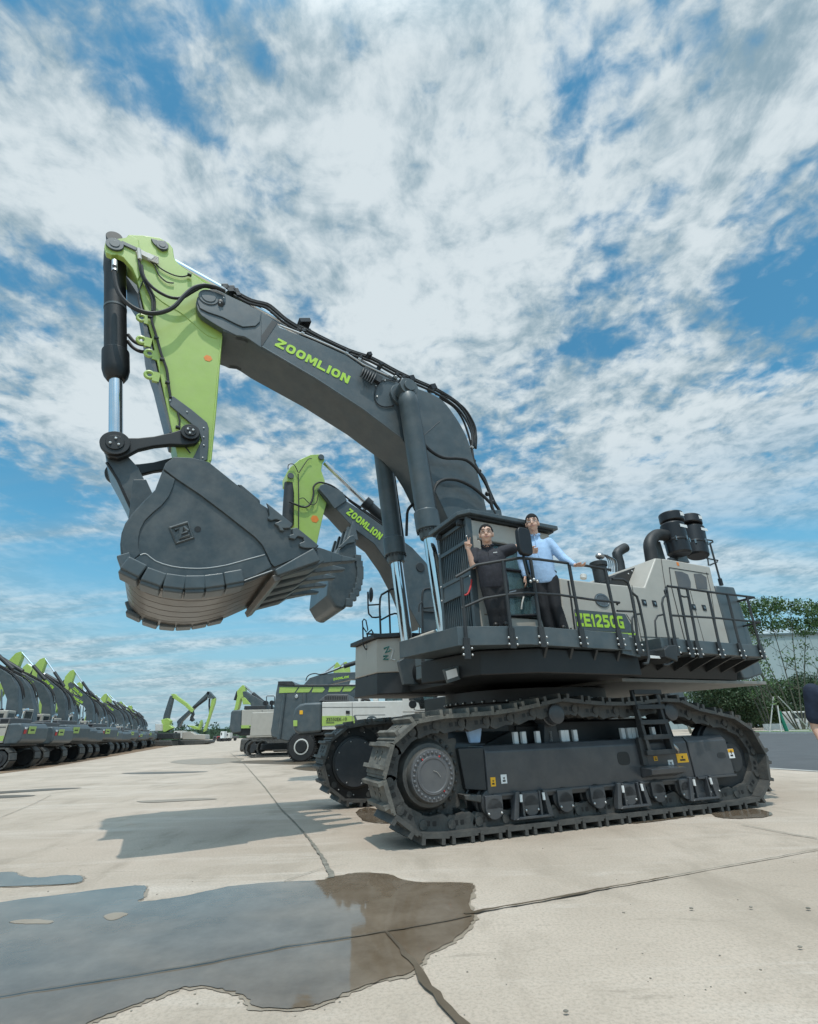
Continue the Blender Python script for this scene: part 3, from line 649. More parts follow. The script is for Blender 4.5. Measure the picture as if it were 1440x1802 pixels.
# side cutters: wavy raised plates along the mouth edge
for s in (1, -1):
    for pl_ in (((856, 310), (880, 330), (990, 418), (975, 440), (940, 440), (948, 455), (925, 452), (915, 430), (895, 415), (925, 402), (905, 395), (880, 402), (862, 392), (872, 372), (866, 340)),
                ((985, 440), (1010, 435), (1090, 500), (1122, 528), (1100, 540), (1050, 540), (1025, 532), (1020, 515), (1045, 505), (1042, 488), (1015, 480), (1000, 496), (972, 490), (970, 474), (990, 468))):
        b = MB(); b.prism(ups(c2(*pl_), BW), s*(BW+.028), s*(BW+.075)); b.build('side_cutter', 'charcoal', BK, bevel=.014)
# lip: transverse ledge, shrouds, adapters and teeth
lipdir = Vector((up(*c2((1112, 556))[0], BW)[0]-up(*c2((892, 652))[0], BW)[0], 0, up(*c2((1112, 556))[0], BW)[1]-up(*c2((892, 652))[0], BW)[1])).normalized()
ln = Vector((lipdir.z, 0, -lipdir.x)); ln = -ln if ln.z > 0 else ln
e0 = Vector((up(*c2((892, 655))[0], BW)[0], 0, up(*c2((892, 655))[0], BW)[1]))
b = MB(); b.obox(e0+lipdir*.02+ln*.09, lipdir*.05, (0, BW, 0), ln*.05); b.build('lip_ledge', 'wear_steel', BK, bevel=.01)
lipL = (Vector((up(*c2((1126, 548))[0], BW)[0], 0, up(*c2((1126, 548))[0], BW)[1]))-e0).length
tipv = Vector((up(*c2((1308, 585))[0], BW-.17)[0], 0, up(*c2((1308, 585))[0], BW-.17)[1]))
td = (tipv-(e0+lipdir*lipL)).normalized(); tl = (tipv-(e0+lipdir*lipL)).length
tnrm = Vector((td.z, 0, -td.x)); tnrm = -tnrm if tnrm.z > 0 else tnrm
def wedge(b, c, d, n, w0, w1, h0, h1, L_):
    P = []
    for (w, h, o) in ((w0, h0, 0), (w1, h1, L_)):
        for (sy, sn) in ((-1, -1), (1, -1), (1, 1), (-1, 1)): P.append(c+d*o+Vector((0, sy*w, 0))+n*sn*h)
    b.hexa(P)
for i in range(5):
    y = (BW-.17)-i*(2*BW-.34)/4
    c = e0+Vector((0, y, 0))+lipdir*.12+ln*.05
    b = MB(); wedge(b, c, lipdir, ln, .10, .15, .05, .13, lipL-.30); wedge(b, c+lipdir*(lipL-.32), lipdir, ln, .15, .13, .13, .10, .24)
    b.cyl(c+lipdir*(lipL-.22)+Vector((0, -.17, 0)), c+lipdir*(lipL-.22)+Vector((0, .17, 0)), .04, n=10)
    b.build('tooth_adapter', 'charcoal', BK, bevel=.02, seg=3)
    c = e0+Vector((0, y, 0))+lipdir*(lipL-.02)+ln*.03
    b = MB(); wedge(b, c, td, tnrm, .135, .11, .13, .085, tl*.35); wedge(b, c+td*tl*.34, td, tnrm, .11, .075, .085, .05, tl*.3); wedge(b, c+td*tl*.63, td, tnrm, .075, .07, .05, .018, tl*.37)
    b.build('bucket_tooth', 'charcoal', BK, bevel=.014, seg=3)
    if i < 4:
        y2 = y-(2*BW-.34)/8; c = e0+Vector((0, y2, 0))+lipdir*(lipL-.22)+ln*.02
        b = MB(); wedge(b, c, lipdir, ln, .10, .13, .03, .07, .16); wedge(b, c+lipdir*.16, lipdir, ln, .13, .10, .07, .02, .14); b.build('lip_shroud', 'charcoal_dark', BK, bevel=.015)
# big corner shroud at the near end of the lip
for s in (1, -1):
    c = e0+Vector((0, s*(BW-.03), 0))+lipdir*.03+ln*.03
    b = MB(); wedge(b, c, lipdir, ln, .07, .11, .05, .11, lipL-.1); b.build('corner_shroud', 'charcoal', BK, bevel=.025, seg=3)
# ================================================================ undercarriage (its own heading: the upper body is slewed a little)
SPR, IDL = (.03, .715, .585), (5.24, .675, .545)
def hull_path():
    pts = []
    for cx, cz, r in (SPR, IDL, (2.0, 1.38, .13), (4.15, 1.38, .13)):
        for i in range(90):
            a = 2*math.pi*i/90; pts.append((cx+r*math.cos(a), cz+r*math.sin(a)))
    pts = sorted(set(pts))
    def cross(o, a, b): return (a[0]-o[0])*(b[1]-o[1])-(a[1]-o[1])*(b[0]-o[0])
    lo = []
    for p in pts:
        while len(lo) > 1 and cross(lo[-2], lo[-1], p) <= 0: lo.pop()
        lo.append(p)
    hi = []
    for p in reversed(pts):
        while len(hi) > 1 and cross(hi[-2], hi[-1], p) <= 0: hi.pop()
        hi.append(p)
    return lo[:-1]+hi[:-1]
hp_ = hull_path()
# let the top run sag a little between the carriers
def path_points(n):
    P = hp_+[hp_[0]]; D = [0]
    for a, b_ in zip(P, P[1:]): D.append(D[-1]+math.hypot(b_[0]-a[0], b_[1]-a[1]))
    out = []
    for k in range(n):
        s = D[-1]*k/n
        i = max(j for j in range(len(D)) if D[j] <= s+1e-9); i = min(i, len(P)-2)
        t = (s-D[i])/(D[i+1]-D[i]); x = P[i][0]+(P[i+1][0]-P[i][0])*t; z = P[i][1]+(P[i+1][1]-P[i][1])*t
        if z > 1.2:
            for a0, a1, d in ((.3, 2.0, .05), (2.05, 4.1, .07), (4.2, 5.1, .05)):
                if a0 < x < a1: z -= d*math.sin(math.pi*(x-a0)/(a1-a0))
        out.append((x, z))
    return out
NS = 38
PP = path_points(NS); PITCH = sum(math.hypot(PP[(i+1) % NS][0]-PP[i][0], PP[(i+1) % NS][1]-PP[i][1]) for i in range(NS))/NS
SW = .70
# one shoe: a plate with two grouser bars, local x along the track, y across, z outwards
b = MB(); h = PITCH*.5
b.box((-h*.95, -SW/2, -.01), (h*.90, SW/2, .04))
b.box((-h*.95, -SW/2, .038), (-h*.72, SW/2, .10)); b.box((h*.38, -SW/2, .038), (h*.62, SW/2, .10))
b.box((h*.90, -SW/2, -.01), (h*1.08, SW/2, .018))
for y in (-.10, .10):
    for x in (-.38, -.05): b.cyl((x*h-.0, y, .03), (x*h, y, .052), .022, n=6)
shoe_me = b.mesh('track_shoe'); shoe_me.materials.append(MATS['track_steel']); shoe_me2 = shoe_me.copy(); shoe_me2.materials.clear(); shoe_me2.materials.append(MATS['track_dusty'])
b = MB()
for s in (-1, 1):
    y = s*.155
    poly = [(-h*.95, -.12), (-h*.70, -.17), (-h*.2, -.155), (h*.3, -.17), (h*.75, -.185), (h*1.1, -.15), (h*1.15, -.06), (h*.95, 0), (-h*.95, 0), (-h*1.05, -.06)]
    b.prism(poly, y-.05, y+.05)
    b.box((-h*.38, y+s*.048, -.11), (-h*.12, y+s*.053, -.06)); b.box((h*.06, y+s*.048, -.11), (h*.32, y+s*.053, -.06))
b.cyl((-h*.6, -.22, -.075), (-h*.6, .22, -.075), .05, n=12)
link_me = b.mesh('track_link'); link_me.materials.append(MATS['track_steel']); link_me.materials.append(MATS['black_paint'])
for p in link_me.polygons:
    c = p.center
    if abs(c.y) > .2025 and abs(c.z) < .12 and abs(c.z) > .05 and abs(c.x) < h*.4 and p.area < .012: p.material_index = 1
link_me.shade_smooth(); link_me.set_sharp_from_angle(angle=R(34))
def place(me, name, a, bb, z, tdir, parent, twist=0):
    o = bpy.data.objects.new(name, me); COL.objects.link(o); o.parent = parent
    p = TL(a, bb, z); ex = (TL(a+tdir[0], bb, z+tdir[1])-p).normalized(); ey = (TL(a, bb-1, z)-p).normalized(); ez = ex.cross(ey)
    m_ = Matrix((ex, ey, ez)).transposed().to_4x4(); m_.translation = p; o.matrix_local = m_; return o
for side, bc in (('near', .35), ('far', 4.23-.35)):
    # the endless chain is one part; its shoes are sub-parts
    near = side == 'near'
    b = MB(TL)
    ring = []
    chain = bpy.data.objects.new('crawler_track', None); COL.objects.link(chain); chain.parent = EX
    for i in range(NS):
        a0 = PP[i]; a1 = PP[(i+1) % NS]; mx, mz = (a0[0]+a1[0])/2, (a0[1]+a1[1])/2
        t = (a1[0]-a0[0], a1[1]-a0[1]); n_ = (t[1], -t[0]); ln_ = math.hypot(*t); ox, oz = n_[0]/ln_*.02, n_[1]/ln_*.02
        # direction along which the outward normal is +z of the shoe
        tx = t
        dusty = near and ((mx < .6 and mz > .35) or (mz > 1.2 and mx < 1.8))
        place(shoe_me2 if dusty else shoe_me, 'track_shoe', mx+ox, bc, mz+oz, tx, chain)
        place(link_me, 'track_link', mx+ox, bc, mz+oz, tx, chain)
    s_ = 1 if near else -1
    def F(v): return bc+v*s_      # v: positive towards the machine's middle for the near track
    # sprocket
    f = -.16 if near else .20
    b = MB(TL); n = 23; prof = []
    for i in range(n*4):
        a = 2*math.pi*i/(n*4); k = i % 4; r = (.52, .57, .60, .57)[k]; prof.append((SPR[0]+r*math.cos(a), SPR[1]+r*math.sin(a)))
    A_ = [b.v((x, bc-.05, z)) for x, z in prof]; B_ = [b.v((x, bc+.05, z)) for x, z in prof]
    b.bm.faces.new(A_); b.bm.faces.new(list(reversed(B_)))
    for i in range(len(prof)): b.face([A_[i], B_[i], B_[(i+1) % len(prof)], A_[(i+1) % len(prof)]])
    SP = b.build('sprocket', 'track_steel', EX, bevel=0, smooth=False)
    ax = (TL(0, -1, 0)-TL(0, 0, 0)).normalized(); c0 = TL(SPR[0], bc, SPR[1])
    e1 = (TL(1, 0, 0)-TL(0, 0, 0)).normalized(); e3 = Vector((0, 0, 1))
    def ringpts(c, r, n, ph=0): return [c+e1*math.cos(2*math.pi*i/n+ph)*r+e3*math.sin(2*math.pi*i/n+ph)*r for i in range(n)]
    if near:
        b = MB(); b.lathe([(.0, .46), (.06, .455), (.07, .40), (.12, .36), (.20, .35), (.22, .345), (.225, .30), (.30, .29), (.315, .28)], c0, ax, 48); HB = b.build('final_drive', 'track_steel', SP, bevel=.006)
        b = MB(); b.lathe([(.31, .285), (.335, .28), (.336, .21), (.35, .205), (.352, .18), (.345, .17)], c0, ax, 44); b.build('hub_cover', 'hub_gray', SP, bevel=.004)
        bolts(SP, ringpts(c0+ax*.075, .43, 26), .026, 'track_steel')
        bolts(SP, ringpts(c0+ax*.335, .245, 28), .020, 'hub_gray')
        bolts(SP, [c0+ax*.338+e1*math.cos(R(a))*.215+e3*math.sin(R(a))*.215 for a in (128, 65, -52)], .013, 'red_hose')
        p0 = c0+ax*.353
        b = MB(); b.tube([p0+e1*(.09)-e3*.02, p0+e1*(.05)+e3*.03, p0+e1*(.0)+e3*.05], .003, 5, 3); b.build('chalk_mark', 'bolt', SP)
    else:
        b = MB(); b.lathe([(-.24, .585), (-.20, .585), (-.19, .46), (-.22, .455), (-.235, .40), (-.245, .40)][::-1] if False else [(.20, .60), (.215, .60), (.22, .44), (.25, .435), (.26, .40), (.27, .395)], c0, ax, 48); b.build('inner_disc', 'black_paint', SP, bevel=.004)
        b = MB(); b.lathe([(.262, .40), (.276, .39)], c0, ax, 48); b.build('hub_cover', 'frame_paint', SP)
        bolts(SP, ringpts(c0+ax*.277, .36, 8, .3), .013); bolts(SP, ringpts(c0+ax*.22, .52, 11, .1), .013)
    # idler
    c1_ = TL(IDL[0], bc, IDL[1])
    b = MB(); b.lathe([(-.12, .40), (-.11, .53), (-.05, .535), (-.045, .56), (.045, .56), (.05, .535), (.11, .53), (.12, .40), (.125, .22), (.2, .2)], c1_, ax, 44); b.build('idler', 'charcoal_dark', EX, bevel=.005)
    # rollers
    for k in range(8):
        a = .85+k*.53; cc = TL(a, bc, .36)
        b = MB(); b.lathe([(-.24, .12), (-.23, .15), (-.15, .16), (-.14, .185), (-.10, .185), (-.09, .13), (.09, .13), (.10, .185), (.14, .185), (.15, .16), (.23, .155), (.25, .12)], cc, ax, 24); RO = b.build('roller', 'charcoal_dark', EX, bevel=.004)
        if near:
            b = MB(TL); b.hexa([(a-.12, .06, .30), (a+.12, .06, .30), (a+.12, .14, .30), (a-.12, .14, .30), (a-.12, .06, .45), (a+.12, .06, .45), (a+.12, .14, .45), (a-.12, .14, .45)]); b.cyl((a, .06, .31), (a, .14, .31), .12, n=20); b.build('roller_collar', 'frame_paint', RO, bevel=.01)
            bolts(RO, [TL(a-.09, .055, .26), TL(a+.09, .055, .26)], .016)
    if near:
        for a in (1.38, 3.0, 4.32):
            b = MB(TL); b.hexa([(a-.26, .02, .17), (a+.26, .02, .17), (a+.26, .10, .17), (a-.26, .10, .17), (a-.22, .02, .20), (a+.22, .02, .20), (a+.22, .10, .20), (a-.22, .10, .20)])
            for s in (-1, 1):
                b.hexa([(a+s*.26-.035, .03, .17), (a+s*.26+.035, .03, .17), (a+s*.26+.035, .12, .17), (a+s*.26-.035, .12, .17), (a+s*.20-.03, .03, .47), (a+s*.20+.03, .03, .47), (a+s*.20+.03, .12, .47), (a+s*.20-.03, .12, .47)])
                b.hexa([(a+s*.13-.015, .04, .19), (a+s*.13+.015, .04, .19), (a+s*.13+.015, .12, .19), (a+s*.13-.015, .12, .19), (a+s*.13-.015, .04, .46), (a+s*.13+.015, .04, .46), (a+s*.13+.015, .12, .46), (a+s*.13-.015, .12, .46)])
            b.box((a-.25, .12, .18), (a+.25, .16, .46))
            G = b.build('roller_guard', 'frame_paint', EX, bevel=.008)
            parts(G, 'spacer', 'white_label', [lambda b, a=a, s=s: b.cyl(TL(a+s*.17, .02, .36), TL(a+s*.165, .02, .44), .018, n=10) for s in (-1, 1)])
    for a in (2.0, 4.15):
        cc = TL(a, bc, 1.38-.02)
        b = MB(); b.lathe([(-.2, .10), (-.19, .13), (-.12, .135), (-.11, .155), (.11, .155), (.12, .135), (.24, .13), (.25, .11), (.25, .02)], cc, ax, 28); b.build('carrier_roller', 'frame_paint', EX, bevel=.004)
        b = MB(TL); b.hexa([(a-.14, bc-.05, .98), (a+.14, bc-.05, .98), (a+.14, bc+.12, .98), (a-.14, bc+.12, .98), (a-.09, bc-.05, 1.26), (a+.09, bc-.05, 1.26), (a+.09, bc+.12, 1.26), (a-.09, bc+.12, 1.26)]); b.build('roller_bracket', 'charcoal_dark', EX, bevel=.01)
    # frame box
    if near:
        sec = [(.115, .385), (.10, .45), (.10, .93), (.16, 1.0), (.55, 1.0), (.60, .95), (.60, .385)]
        b = MB(TL)
        def loft(b, sec, a0, a1, drop=0.0):
            A_ = [b.v((a0, q, z)) for q, z in sec]; B_ = [b.v((a1, q, z-drop*(z-.42))) for q, z in sec]
            b.bm.faces.new(list(reversed(A_))); b.bm.faces.new(B_)
            for i in range(len(sec)): b.face([A_[i], A_[(i+1) % len(sec)], B_[(i+1) % len(sec)], B_[i]])
        loft(b, sec, .80, 4.28); TF = b.build('track_frame', 'frame_paint', EX, bevel=.015)
        b = MB(TL); loft(b, [(.08, .45), (.08, .93), (.14, 1.0), (.45, 1.0), (.45, .45)], 4.286, 5.10, 0.0); b.build('idler_guard', 'frame_paint', TF, bevel=.015)
        b = MB(TL); b.box((.86, .080, .43), (4.28, .10, .46)); b.box((4.3, .055, .43), (5.1, .08, .46)); b.build('ledge', 'frame_paint', TF, bevel=.006)
        b = MB(TL); b.hexa([(.55, .22, .52), (.8, .13, .50), (.8, .5, .50), (.55, .5, .52), (.48, .22, .98), (.8, .13, .98), (.8, .5, .98), (.48, .5, .98)]); b.build('sprocket_guard', 'charcoal_dark', TF, bevel=.01)
        b = MB(TL); b.hexa([(.48, .10, .42), (.68, .08, .38), (.68, .3, .38), (.48, .3, .42), (.46, .10, .48), (.70, .08, .46), (.70, .3, .46), (.46, .3, .48)]); b.build('mud_scraper', 'track_steel', TF, bevel=.015)
        # oval openings
        def oval(a, z, w, h2, q, mat, nm):
            b = MB(TL); n = 24; P_ = []
            for i in range(n):
                t_ = 2*math.pi*i/n; cs, sn = math.cos(t_), math.sin(t_); P_.append((a+math.copysign(abs(cs)**.6, cs)*w, z+math.copysign(abs(sn)**.6, sn)*h2))
            A_ = [b.v((x, q, z_)) for x, z_ in P_]; B_ = [b.v((x, q+.02, z_)) for x, z_ in P_]; b.bm.faces.new(A_); b.bm.faces.new(list(reversed(B_)))
            for i in range(n): b.face([A_[i], B_[i], B_[(i+1) % n], A_[(i+1) % n]])
            return b.build(nm, mat, TF)
        oval(3.02, .76, .11, .085, .097, 'black_paint', 'opening')
        oval(4.92, .72, .09, .04, .077, 'charcoal_dark', 'slot')
        # labels
        def label(px, q, w, h2, mat, mark=None):
            P = None
            d = ray(*px); P0 = TA - tn*q; t_ = (P0-EYE).dot(tn)/d.dot(tn); P = EYE+d*t_; a = (P-TA).dot(tu); z = P.z
            b = MB(TL); b.box((a-w/2, q-.004, z-h2/2), (a+w/2, q, z+h2/2)); o = b.build('warning_label', mat, TF)
            b = MB(TL); b.box((a-w*.25, q-.007, z-h2*.3), (a+w*.22, q-.0045, z-h2*.12)); b.cyl((a, q-.007, z+h2*.1), (a, q-.0045, z+h2*.1), min(w, h2)*.2, n=3); b.build('label_print', 'black_paint', TF)
        label((868, 1376), .10, .07, .10, 'yellow_label'); label((887, 1371), .10, .085, .10, 'white_label')
        label((1154, 1335), .10, .07, .06, 'yellow_label'); label((1181, 1344), .10, .10, .10, 'white_label'); label((1201, 1334), .10, .22, .12, 'yellow_label'); label((1223, 1342), .10, .10, .11, 'yellow_label'); label((1287, 1326), .08, .12, .13, 'white_label'); label((1286, 1321), .075, .12, .045, 'yellow_label')
        b = MB(TL); b.tube([(3.87, .05, .93), (3.93, .04, .90), (4.0, .045, .84), (4.02, .07, .80)], .028, 8, 3); b.build('tow_lever', 'steel', TF)
        # pallets of white spacers standing on the frame (grease fittings and shims)
        parts(TF, 'spacer', 'white_label', [lambda b, a=a: b.hexa([TL(*q) for q in ((a-.035, .30, 1.0), (a+.035, .30, 1.0), (a+.035, .36, 1.0), (a-.035, .36, 1.0), (a-.035, .30, 1.15), (a+.035, .30, 1.15), (a+.035, .36, 1.15), (a-.035, .36, 1.15))]) for a in (1.42, 1.55, 1.78, 1.98, 2.20, 2.27, 2.42, 3.3, 3.42, 3.5, 3.6, 3.9, 4.1)], bevel=.008)
        b = MB(TL); b.box((1.6, .56, 1.0), (2.3, .62, 1.22)); b.build('frame_bracket', 'charcoal_dark', TF, bevel=.01)
        # ladder fixed to the frame
        b = MB(TL)
        for a, w in ((3.42, 0), (3.88, 0)):
            b.hexa([(a-.03, -.02, .80), (a+.03, -.02, .80), (a+.03, .12, .80), (a-.03, .12, .80), (a-.09-.03*0, -.0, 1.66), (a-.05, -.0, 1.66), (a-.05, .05, 1.66), (a-.09, .05, 1.66)])
        for z in (.82, 1.02, 1.22, 1.43, 1.64):
            b.box((3.36, -.02, z-.035), (3.90, .08, z+.03))
        b.build('ladder', 'charcoal_dark', TF, bevel=.006)
        b = MB(TL); b.hexa([(3.28, -.10, .55), (3.92, -.10, .55), (3.92, .10, .50), (3.28, .10, .50), (3.28, -.12, .62), (3.92, -.12, .62), (3.92, .10, .64), (3.28, .10, .64)]); b.build('step', 'frame_paint', TF, bevel=.01)
        b = MB(TL); b.box((3.30, .03, .66), (3.40, .10, 1.02)); b.build('ladder_bracket', 'charcoal_dark', TF, bevel=.01)
        b = MB(TL); b.hexa([(.72, .32, 1.03), (.86, .30, 1.03), (.86, .38, 1.03), (.72, .38, 1.03), (.66, .30, 1.25), (.92, .30, 1.28), (.92, .38, 1.28), (.66, .38, 1.25)]); b.build('blue_wrap', 'shirt_blue', TF, bevel=.02)
    else:
        b = MB(TL); b.box((.8, bc-.3, .42), (5.0, bc+.1, 1.0)); b.build('track_frame', 'black_paint', EX, bevel=.02)
# car body and slewing ring
b = MB(TL)
b.box((1.5, .6, .62), (4.3, 3.6, 1.28))
b.hexa([(.95, .6, .6), (1.6, .6, .6), (1.6, 3.6, .6), (.95, 3.6, .6), (1.1, .6, 1.02), (1.6, .6, 1.2), (1.6, 3.6, 1.2), (1.1, 3.6, 1.02)])
b.build('car_body', 'black_paint', EX, bevel=.03)
b = MB(); b.lathe([(0, 1.40), (.16, 1.40), (.17, 1.32), (.30, 1.32), (.31, 1.44), (.50, 1.44)], (0, 0, 1.27), (0, 0, 1), 72); SR = b.build('slewing_ring', 'black_paint', EX, bevel=.006)
bolts(SR, [(math.cos(2*math.pi*i/44)*1.46, math.sin(2*math.pi*i/44)*1.46, 1.60) for i in range(44)], .022)
M('belly', (.22, .215, .20), .6, var=.15)
# ================================================================ upper structure
DZ = 2.40        # walkway level
# swing frame: dark belly and pale bottom plate
b = MB(); b.prism([(1.9, -1.6), (1.9, 1.5), (1.2, 2.0), (-.6, 2.0), (-.6, 1.6), (-3.7, 1.6), (-3.7, -1.9), (-.6, -1.9), (1.2, -1.9)], 1.86, DZ-.02, 'xy'); b.build('swing_frame', 'black_paint', EX, bevel=.02)
b = MB(); b.prism([(-.35, -1.5), (-.35, 2.0), (-4.2, 2.0), (-4.2, -1.5)], 1.80, 1.855, 'xy'); b.build('belly_plate', 'belly', EX, bevel=.01)
b = MB(); b.prism([(2.6, .9), (2.35, 2.1), (1.7, 2.50), (-.2, 2.50), (-.2, 1.7), (1.7, 1.2)], 1.83, DZ-.25, 'xy'); b.build('underside', 'black_paint', EX, bevel=.02)
# boom foot brackets and front cross member
b = MB()
for s in (1, -1): b.prism([(-.6, 1.9), (2.2, 1.95), (2.3, 2.35), (1.9, 2.55), (1.2, 2.6), (.9, 3.1), (.6, 3.25), (.1, 3.1), (-.6, 2.6)], s*.50, s*.60)
b.build('boom_bracket', 'charcoal', EX, bevel=.02)
b = MB(); b.prism([(.5, 2.4), (1.2, 2.4), (1.6, 3.6), (1.65, 4.4), (1.4, 4.9), (.9, 5.2), (.35, 5.3), (.1, 4.3), (.0, 3.0)], -.44, .44); b.build('boom_foot', 'charcoal', EX, bevel=.02)
b = MB(); b.cyl((1.82, -1.1, 2.16), (1.82, .9, 2.16), .21, n=30); b.cyl((1.82, -1.16, 2.16), (1.82, -1.1, 2.16), .17, n=30); b.cyl((1.82, .9, 2.16), (1.82, 1.12, 2.14), .27, n=30); b.build('cylinder_trunnion', 'black_paint', EX, bevel=.01)
b = MB(); b.box((1.95, .25, 1.95), (2.35, 1.7, 2.30)); b.build('front_box', 'charcoal', EX, bevel=.02)
b = MB(); o = u3(792, 1180, 1.6)
b = MB(); b.prism_px([(785, 1181), (803, 1176), (806, 1190), (788, 1196)], 1.72, 1.715, 1.725); b.build('data_plate', 'white_label', EX)
b = MB(); b.prism_px([(782, 1178), (850, 1158), (858, 1180), (790, 1202)], 1.70, 1.64, 1.70); GU = b.build('vent_panel', 'charcoal', EX, bevel=.006)
parts(GU, 'vent_slot', 'black_paint', [lambda b, k=k: b.prism_px([(834, 1166+k*6), (847, 1162+k*6), (848, 1166+k*6), (835, 1170+k*6)], 1.70, 1.701, 1.712) for k in range(3)])
# right front box (storage and fuel), seen behind the far cylinder
fb = [(1.15, -.86), (1.95, -.90), (2.42, -1.22), (2.46, -2.3), (1.15, -2.35)]
b = MB(); b.prism(fb, 2.22, 2.86, 'xy'); FB = b.build('fuel_tank', 'beige', EX, bevel=.025, seg=3)
b = MB(); b.prism([(x-.01, y-.01) for x, y in fb], 1.84, 2.217, 'xy'); b.build('tank_skirt', 'charcoal_dark', FB, bevel=.02)
b = MB(); b.prism([(1.2, -.82), (2.0, -.84), (2.5, -1.18), (2.56, -2.35), (1.2, -2.4)], 2.862, 2.94, 'xy'); b.build('tank_top', 'charcoal_dark', FB, bevel=.01)
# green emblem: a slanted block with a zed and a bar
eo = Vector((2.10, -1.012, 0)); 
fd = (Vector((1.95, -.90, 0))-Vector((2.42, -1.22, 0))).normalized(); fnn = Vector((fd.y, -fd.x, 0)); fnn = -fnn if fnn.y < 0 else fnn
base = Vector((2.42, -1.22, 0))
def fp(u_, z, o=.006): return base+fd*u_+Vector((0, 0, z))+fnn*o
for mt, pts_ in (('teal', ((.14, 2.66), (.24, 2.70), (.17, 2.58), (.27, 2.62))), ('white_paint', ((.26, 2.66), (.33, 2.63), (.28, 2.46), (.36, 2.44))), ('teal', ((.13, 2.52), (.22, 2.53), (.13, 2.46), (.23, 2.46)))):
    b = MB(); b.tube([fp(*q) for q in pts_], .017, 5, 1); b.build('emblem', mt, FB)
# walkway on the left: fascia and deck
plan = [(3.02, 1.05), (2.78, 2.28), (1.90, 2.62), (.05, 2.62), (.05, 1.6), (1.6, 1.2)]
b = MB(); b.prism(plan, DZ-.24, DZ, 'xy'); WK = b.build('walkway', 'charcoal', EX, bevel=.008)
b = MB(); b.prism([(2.5, 1.2), (2.2, 2.1), (1.7, 2.5), (.1, 2.5), (.1, 1.9)], DZ+.001, DZ+.012, 'xy'); b.build('tread_plate', 'charcoal_dark', WK)
plan2 = [(-.62, 2.62), (-3.30, 2.62), (-3.62, 1.2), (-.62, 1.2)]
b = MB(); b.prism(plan2, DZ-.22, DZ-.02, 'xy'); WK2 = b.build('walkway', 'charcoal', EX, bevel=.008)
b = MB(); b.prism([(.05, 2.55), (-.62, 2.55), (-.62, 1.2), (.05, 1.2)], DZ-.30, DZ-.20, 'xy'); b.build('step_landing', 'charcoal_dark', WK2, bevel=.01)
b = MB(); b.prism_px([(1096, 1118), (1124, 1124), (1128, 1157), (1096, 1150)], 2.60, 2.57, 2.60); b.build('fascia', 'charcoal', WK2, bevel=.006)
b = MB(); b.prism_px([(1162, 1143), (1170, 1137), (1184, 1136), (1186, 1166), (1164, 1158)], 2.62, 2.3, 2.70); b.build('step_box', 'charcoal_dark', WK2, bevel=.02)
b = MB(); b.prism_px([(1142, 1153), (1165, 1155), (1165, 1159), (1144, 1158)], 2.60, 2.58, 2.60); b.build('step_edge', 'white_label', WK2)
for k in range(7):
    x = -.75-k*.42; b = MB(); b.hexa([(x-.02, 1.6, 1.86), (x+.02, 1.6, 1.86), (x+.02, 1.7, 1.86), (x-.02, 1.7, 1.86), (x-.02, 1.6, 2.17), (x+.02, 1.6, 2.17), (x+.02, 2.58, 2.17), (x-.02, 2.58, 2.17)]); b.build('support_gusset', 'charcoal_dark', WK2, bevel=.004)
for k in range(4):
    x = 1.6-k*.45; b = MB(); b.hexa([(x-.02, 2.3, 1.86), (x+.02, 2.3, 1.86), (x+.02, 2.4, 1.86), (x-.02, 2.4, 1.86), (x-.02, 2.3, 2.15), (x+.02, 2.3, 2.15), (x+.02, 2.58, 2.15), (x-.02, 2.58, 2.15)]); b.build('support_gusset', 'charcoal_dark', WK, bevel=.004)
# sloping underside panel behind the fascia
b = MB(); b.hexa([(-.62, 1.9, 1.87), (-3.3, 1.9, 1.87), (-3.3, 2.0, 1.87), (-.62, 2.0, 1.87), (-.62, 2.05, 2.15), (-3.3, 2.05, 2.15), (-3.3, 2.1, 2.15), (-.62, 2.1, 2.15)]); b.build('side_skirt', 'black_paint', WK2)
# ---------------------------------------------------------------- cab
CY0, CY1 = 1.16, 2.0
XF = 2.16; XR = .66; ZT = 4.12
def side(pts): return ups(pts, CY1)
cabside = [(XF, DZ), (XR, DZ), (XR, ZT), (XF, ZT)]
b = MB()
b.box((XR, CY0, DZ+.01), (XF, CY1, DZ+.26)); b.box((XR, CY0, ZT-.32), (XF, CY1, ZT))
b.box((XR, CY0, DZ+.26), (XR+.30, CY1, ZT-.32)); b.box((XF-.10, CY1-.10, DZ+.26), (XF, CY1, ZT-.32)); b.box((XF-.10, CY0, DZ+.26), (XF, CY0+.1, ZT-.32)); b.box((XR+.2, CY0, DZ+.26), (XF-.10, CY0+.06, ZT-.32))
CAB = b.build('cab', 'beige', EX, bevel=.025, seg=3)
b = MB(); b.box((XR+.31, CY1-.02, DZ+.28), (XF-.12, CY1-.005, ZT-.34)); WN = b.build('window', 'glass', CAB)
b = MB(); 
fx = [(XF-.16, DZ+.24), (XF-.16, ZT-.36), (XR+.34, ZT-.36), (XR+.34, DZ+.46), (XR+.5, DZ+.32)]
b.tube([(x, CY1+.004, z) for x, z in fx+[fx[0], fx[1]]], .028, 6, 1); b.tube([(XF-.18, CY1+.004, DZ+.98), (XR+.34, CY1+.004, DZ+.98)], .028, 6, 1); b.build('window_frame', 'black_plastic', CAB)
b = MB(); b.prism_px([(886, 1040), (960, 1030), (962, 1046), (886, 1054)], CY1, CY1+.004, CY1+.02); b.build('door_band', 'charcoal_dark', CAB, bevel=.004)
b = MB(); b.tube([u3(896, 1043, CY1+.04), u3(908, 1040, CY1+.04)], .012, 6, 1); b.build('door_handle', 'steel', CAB)
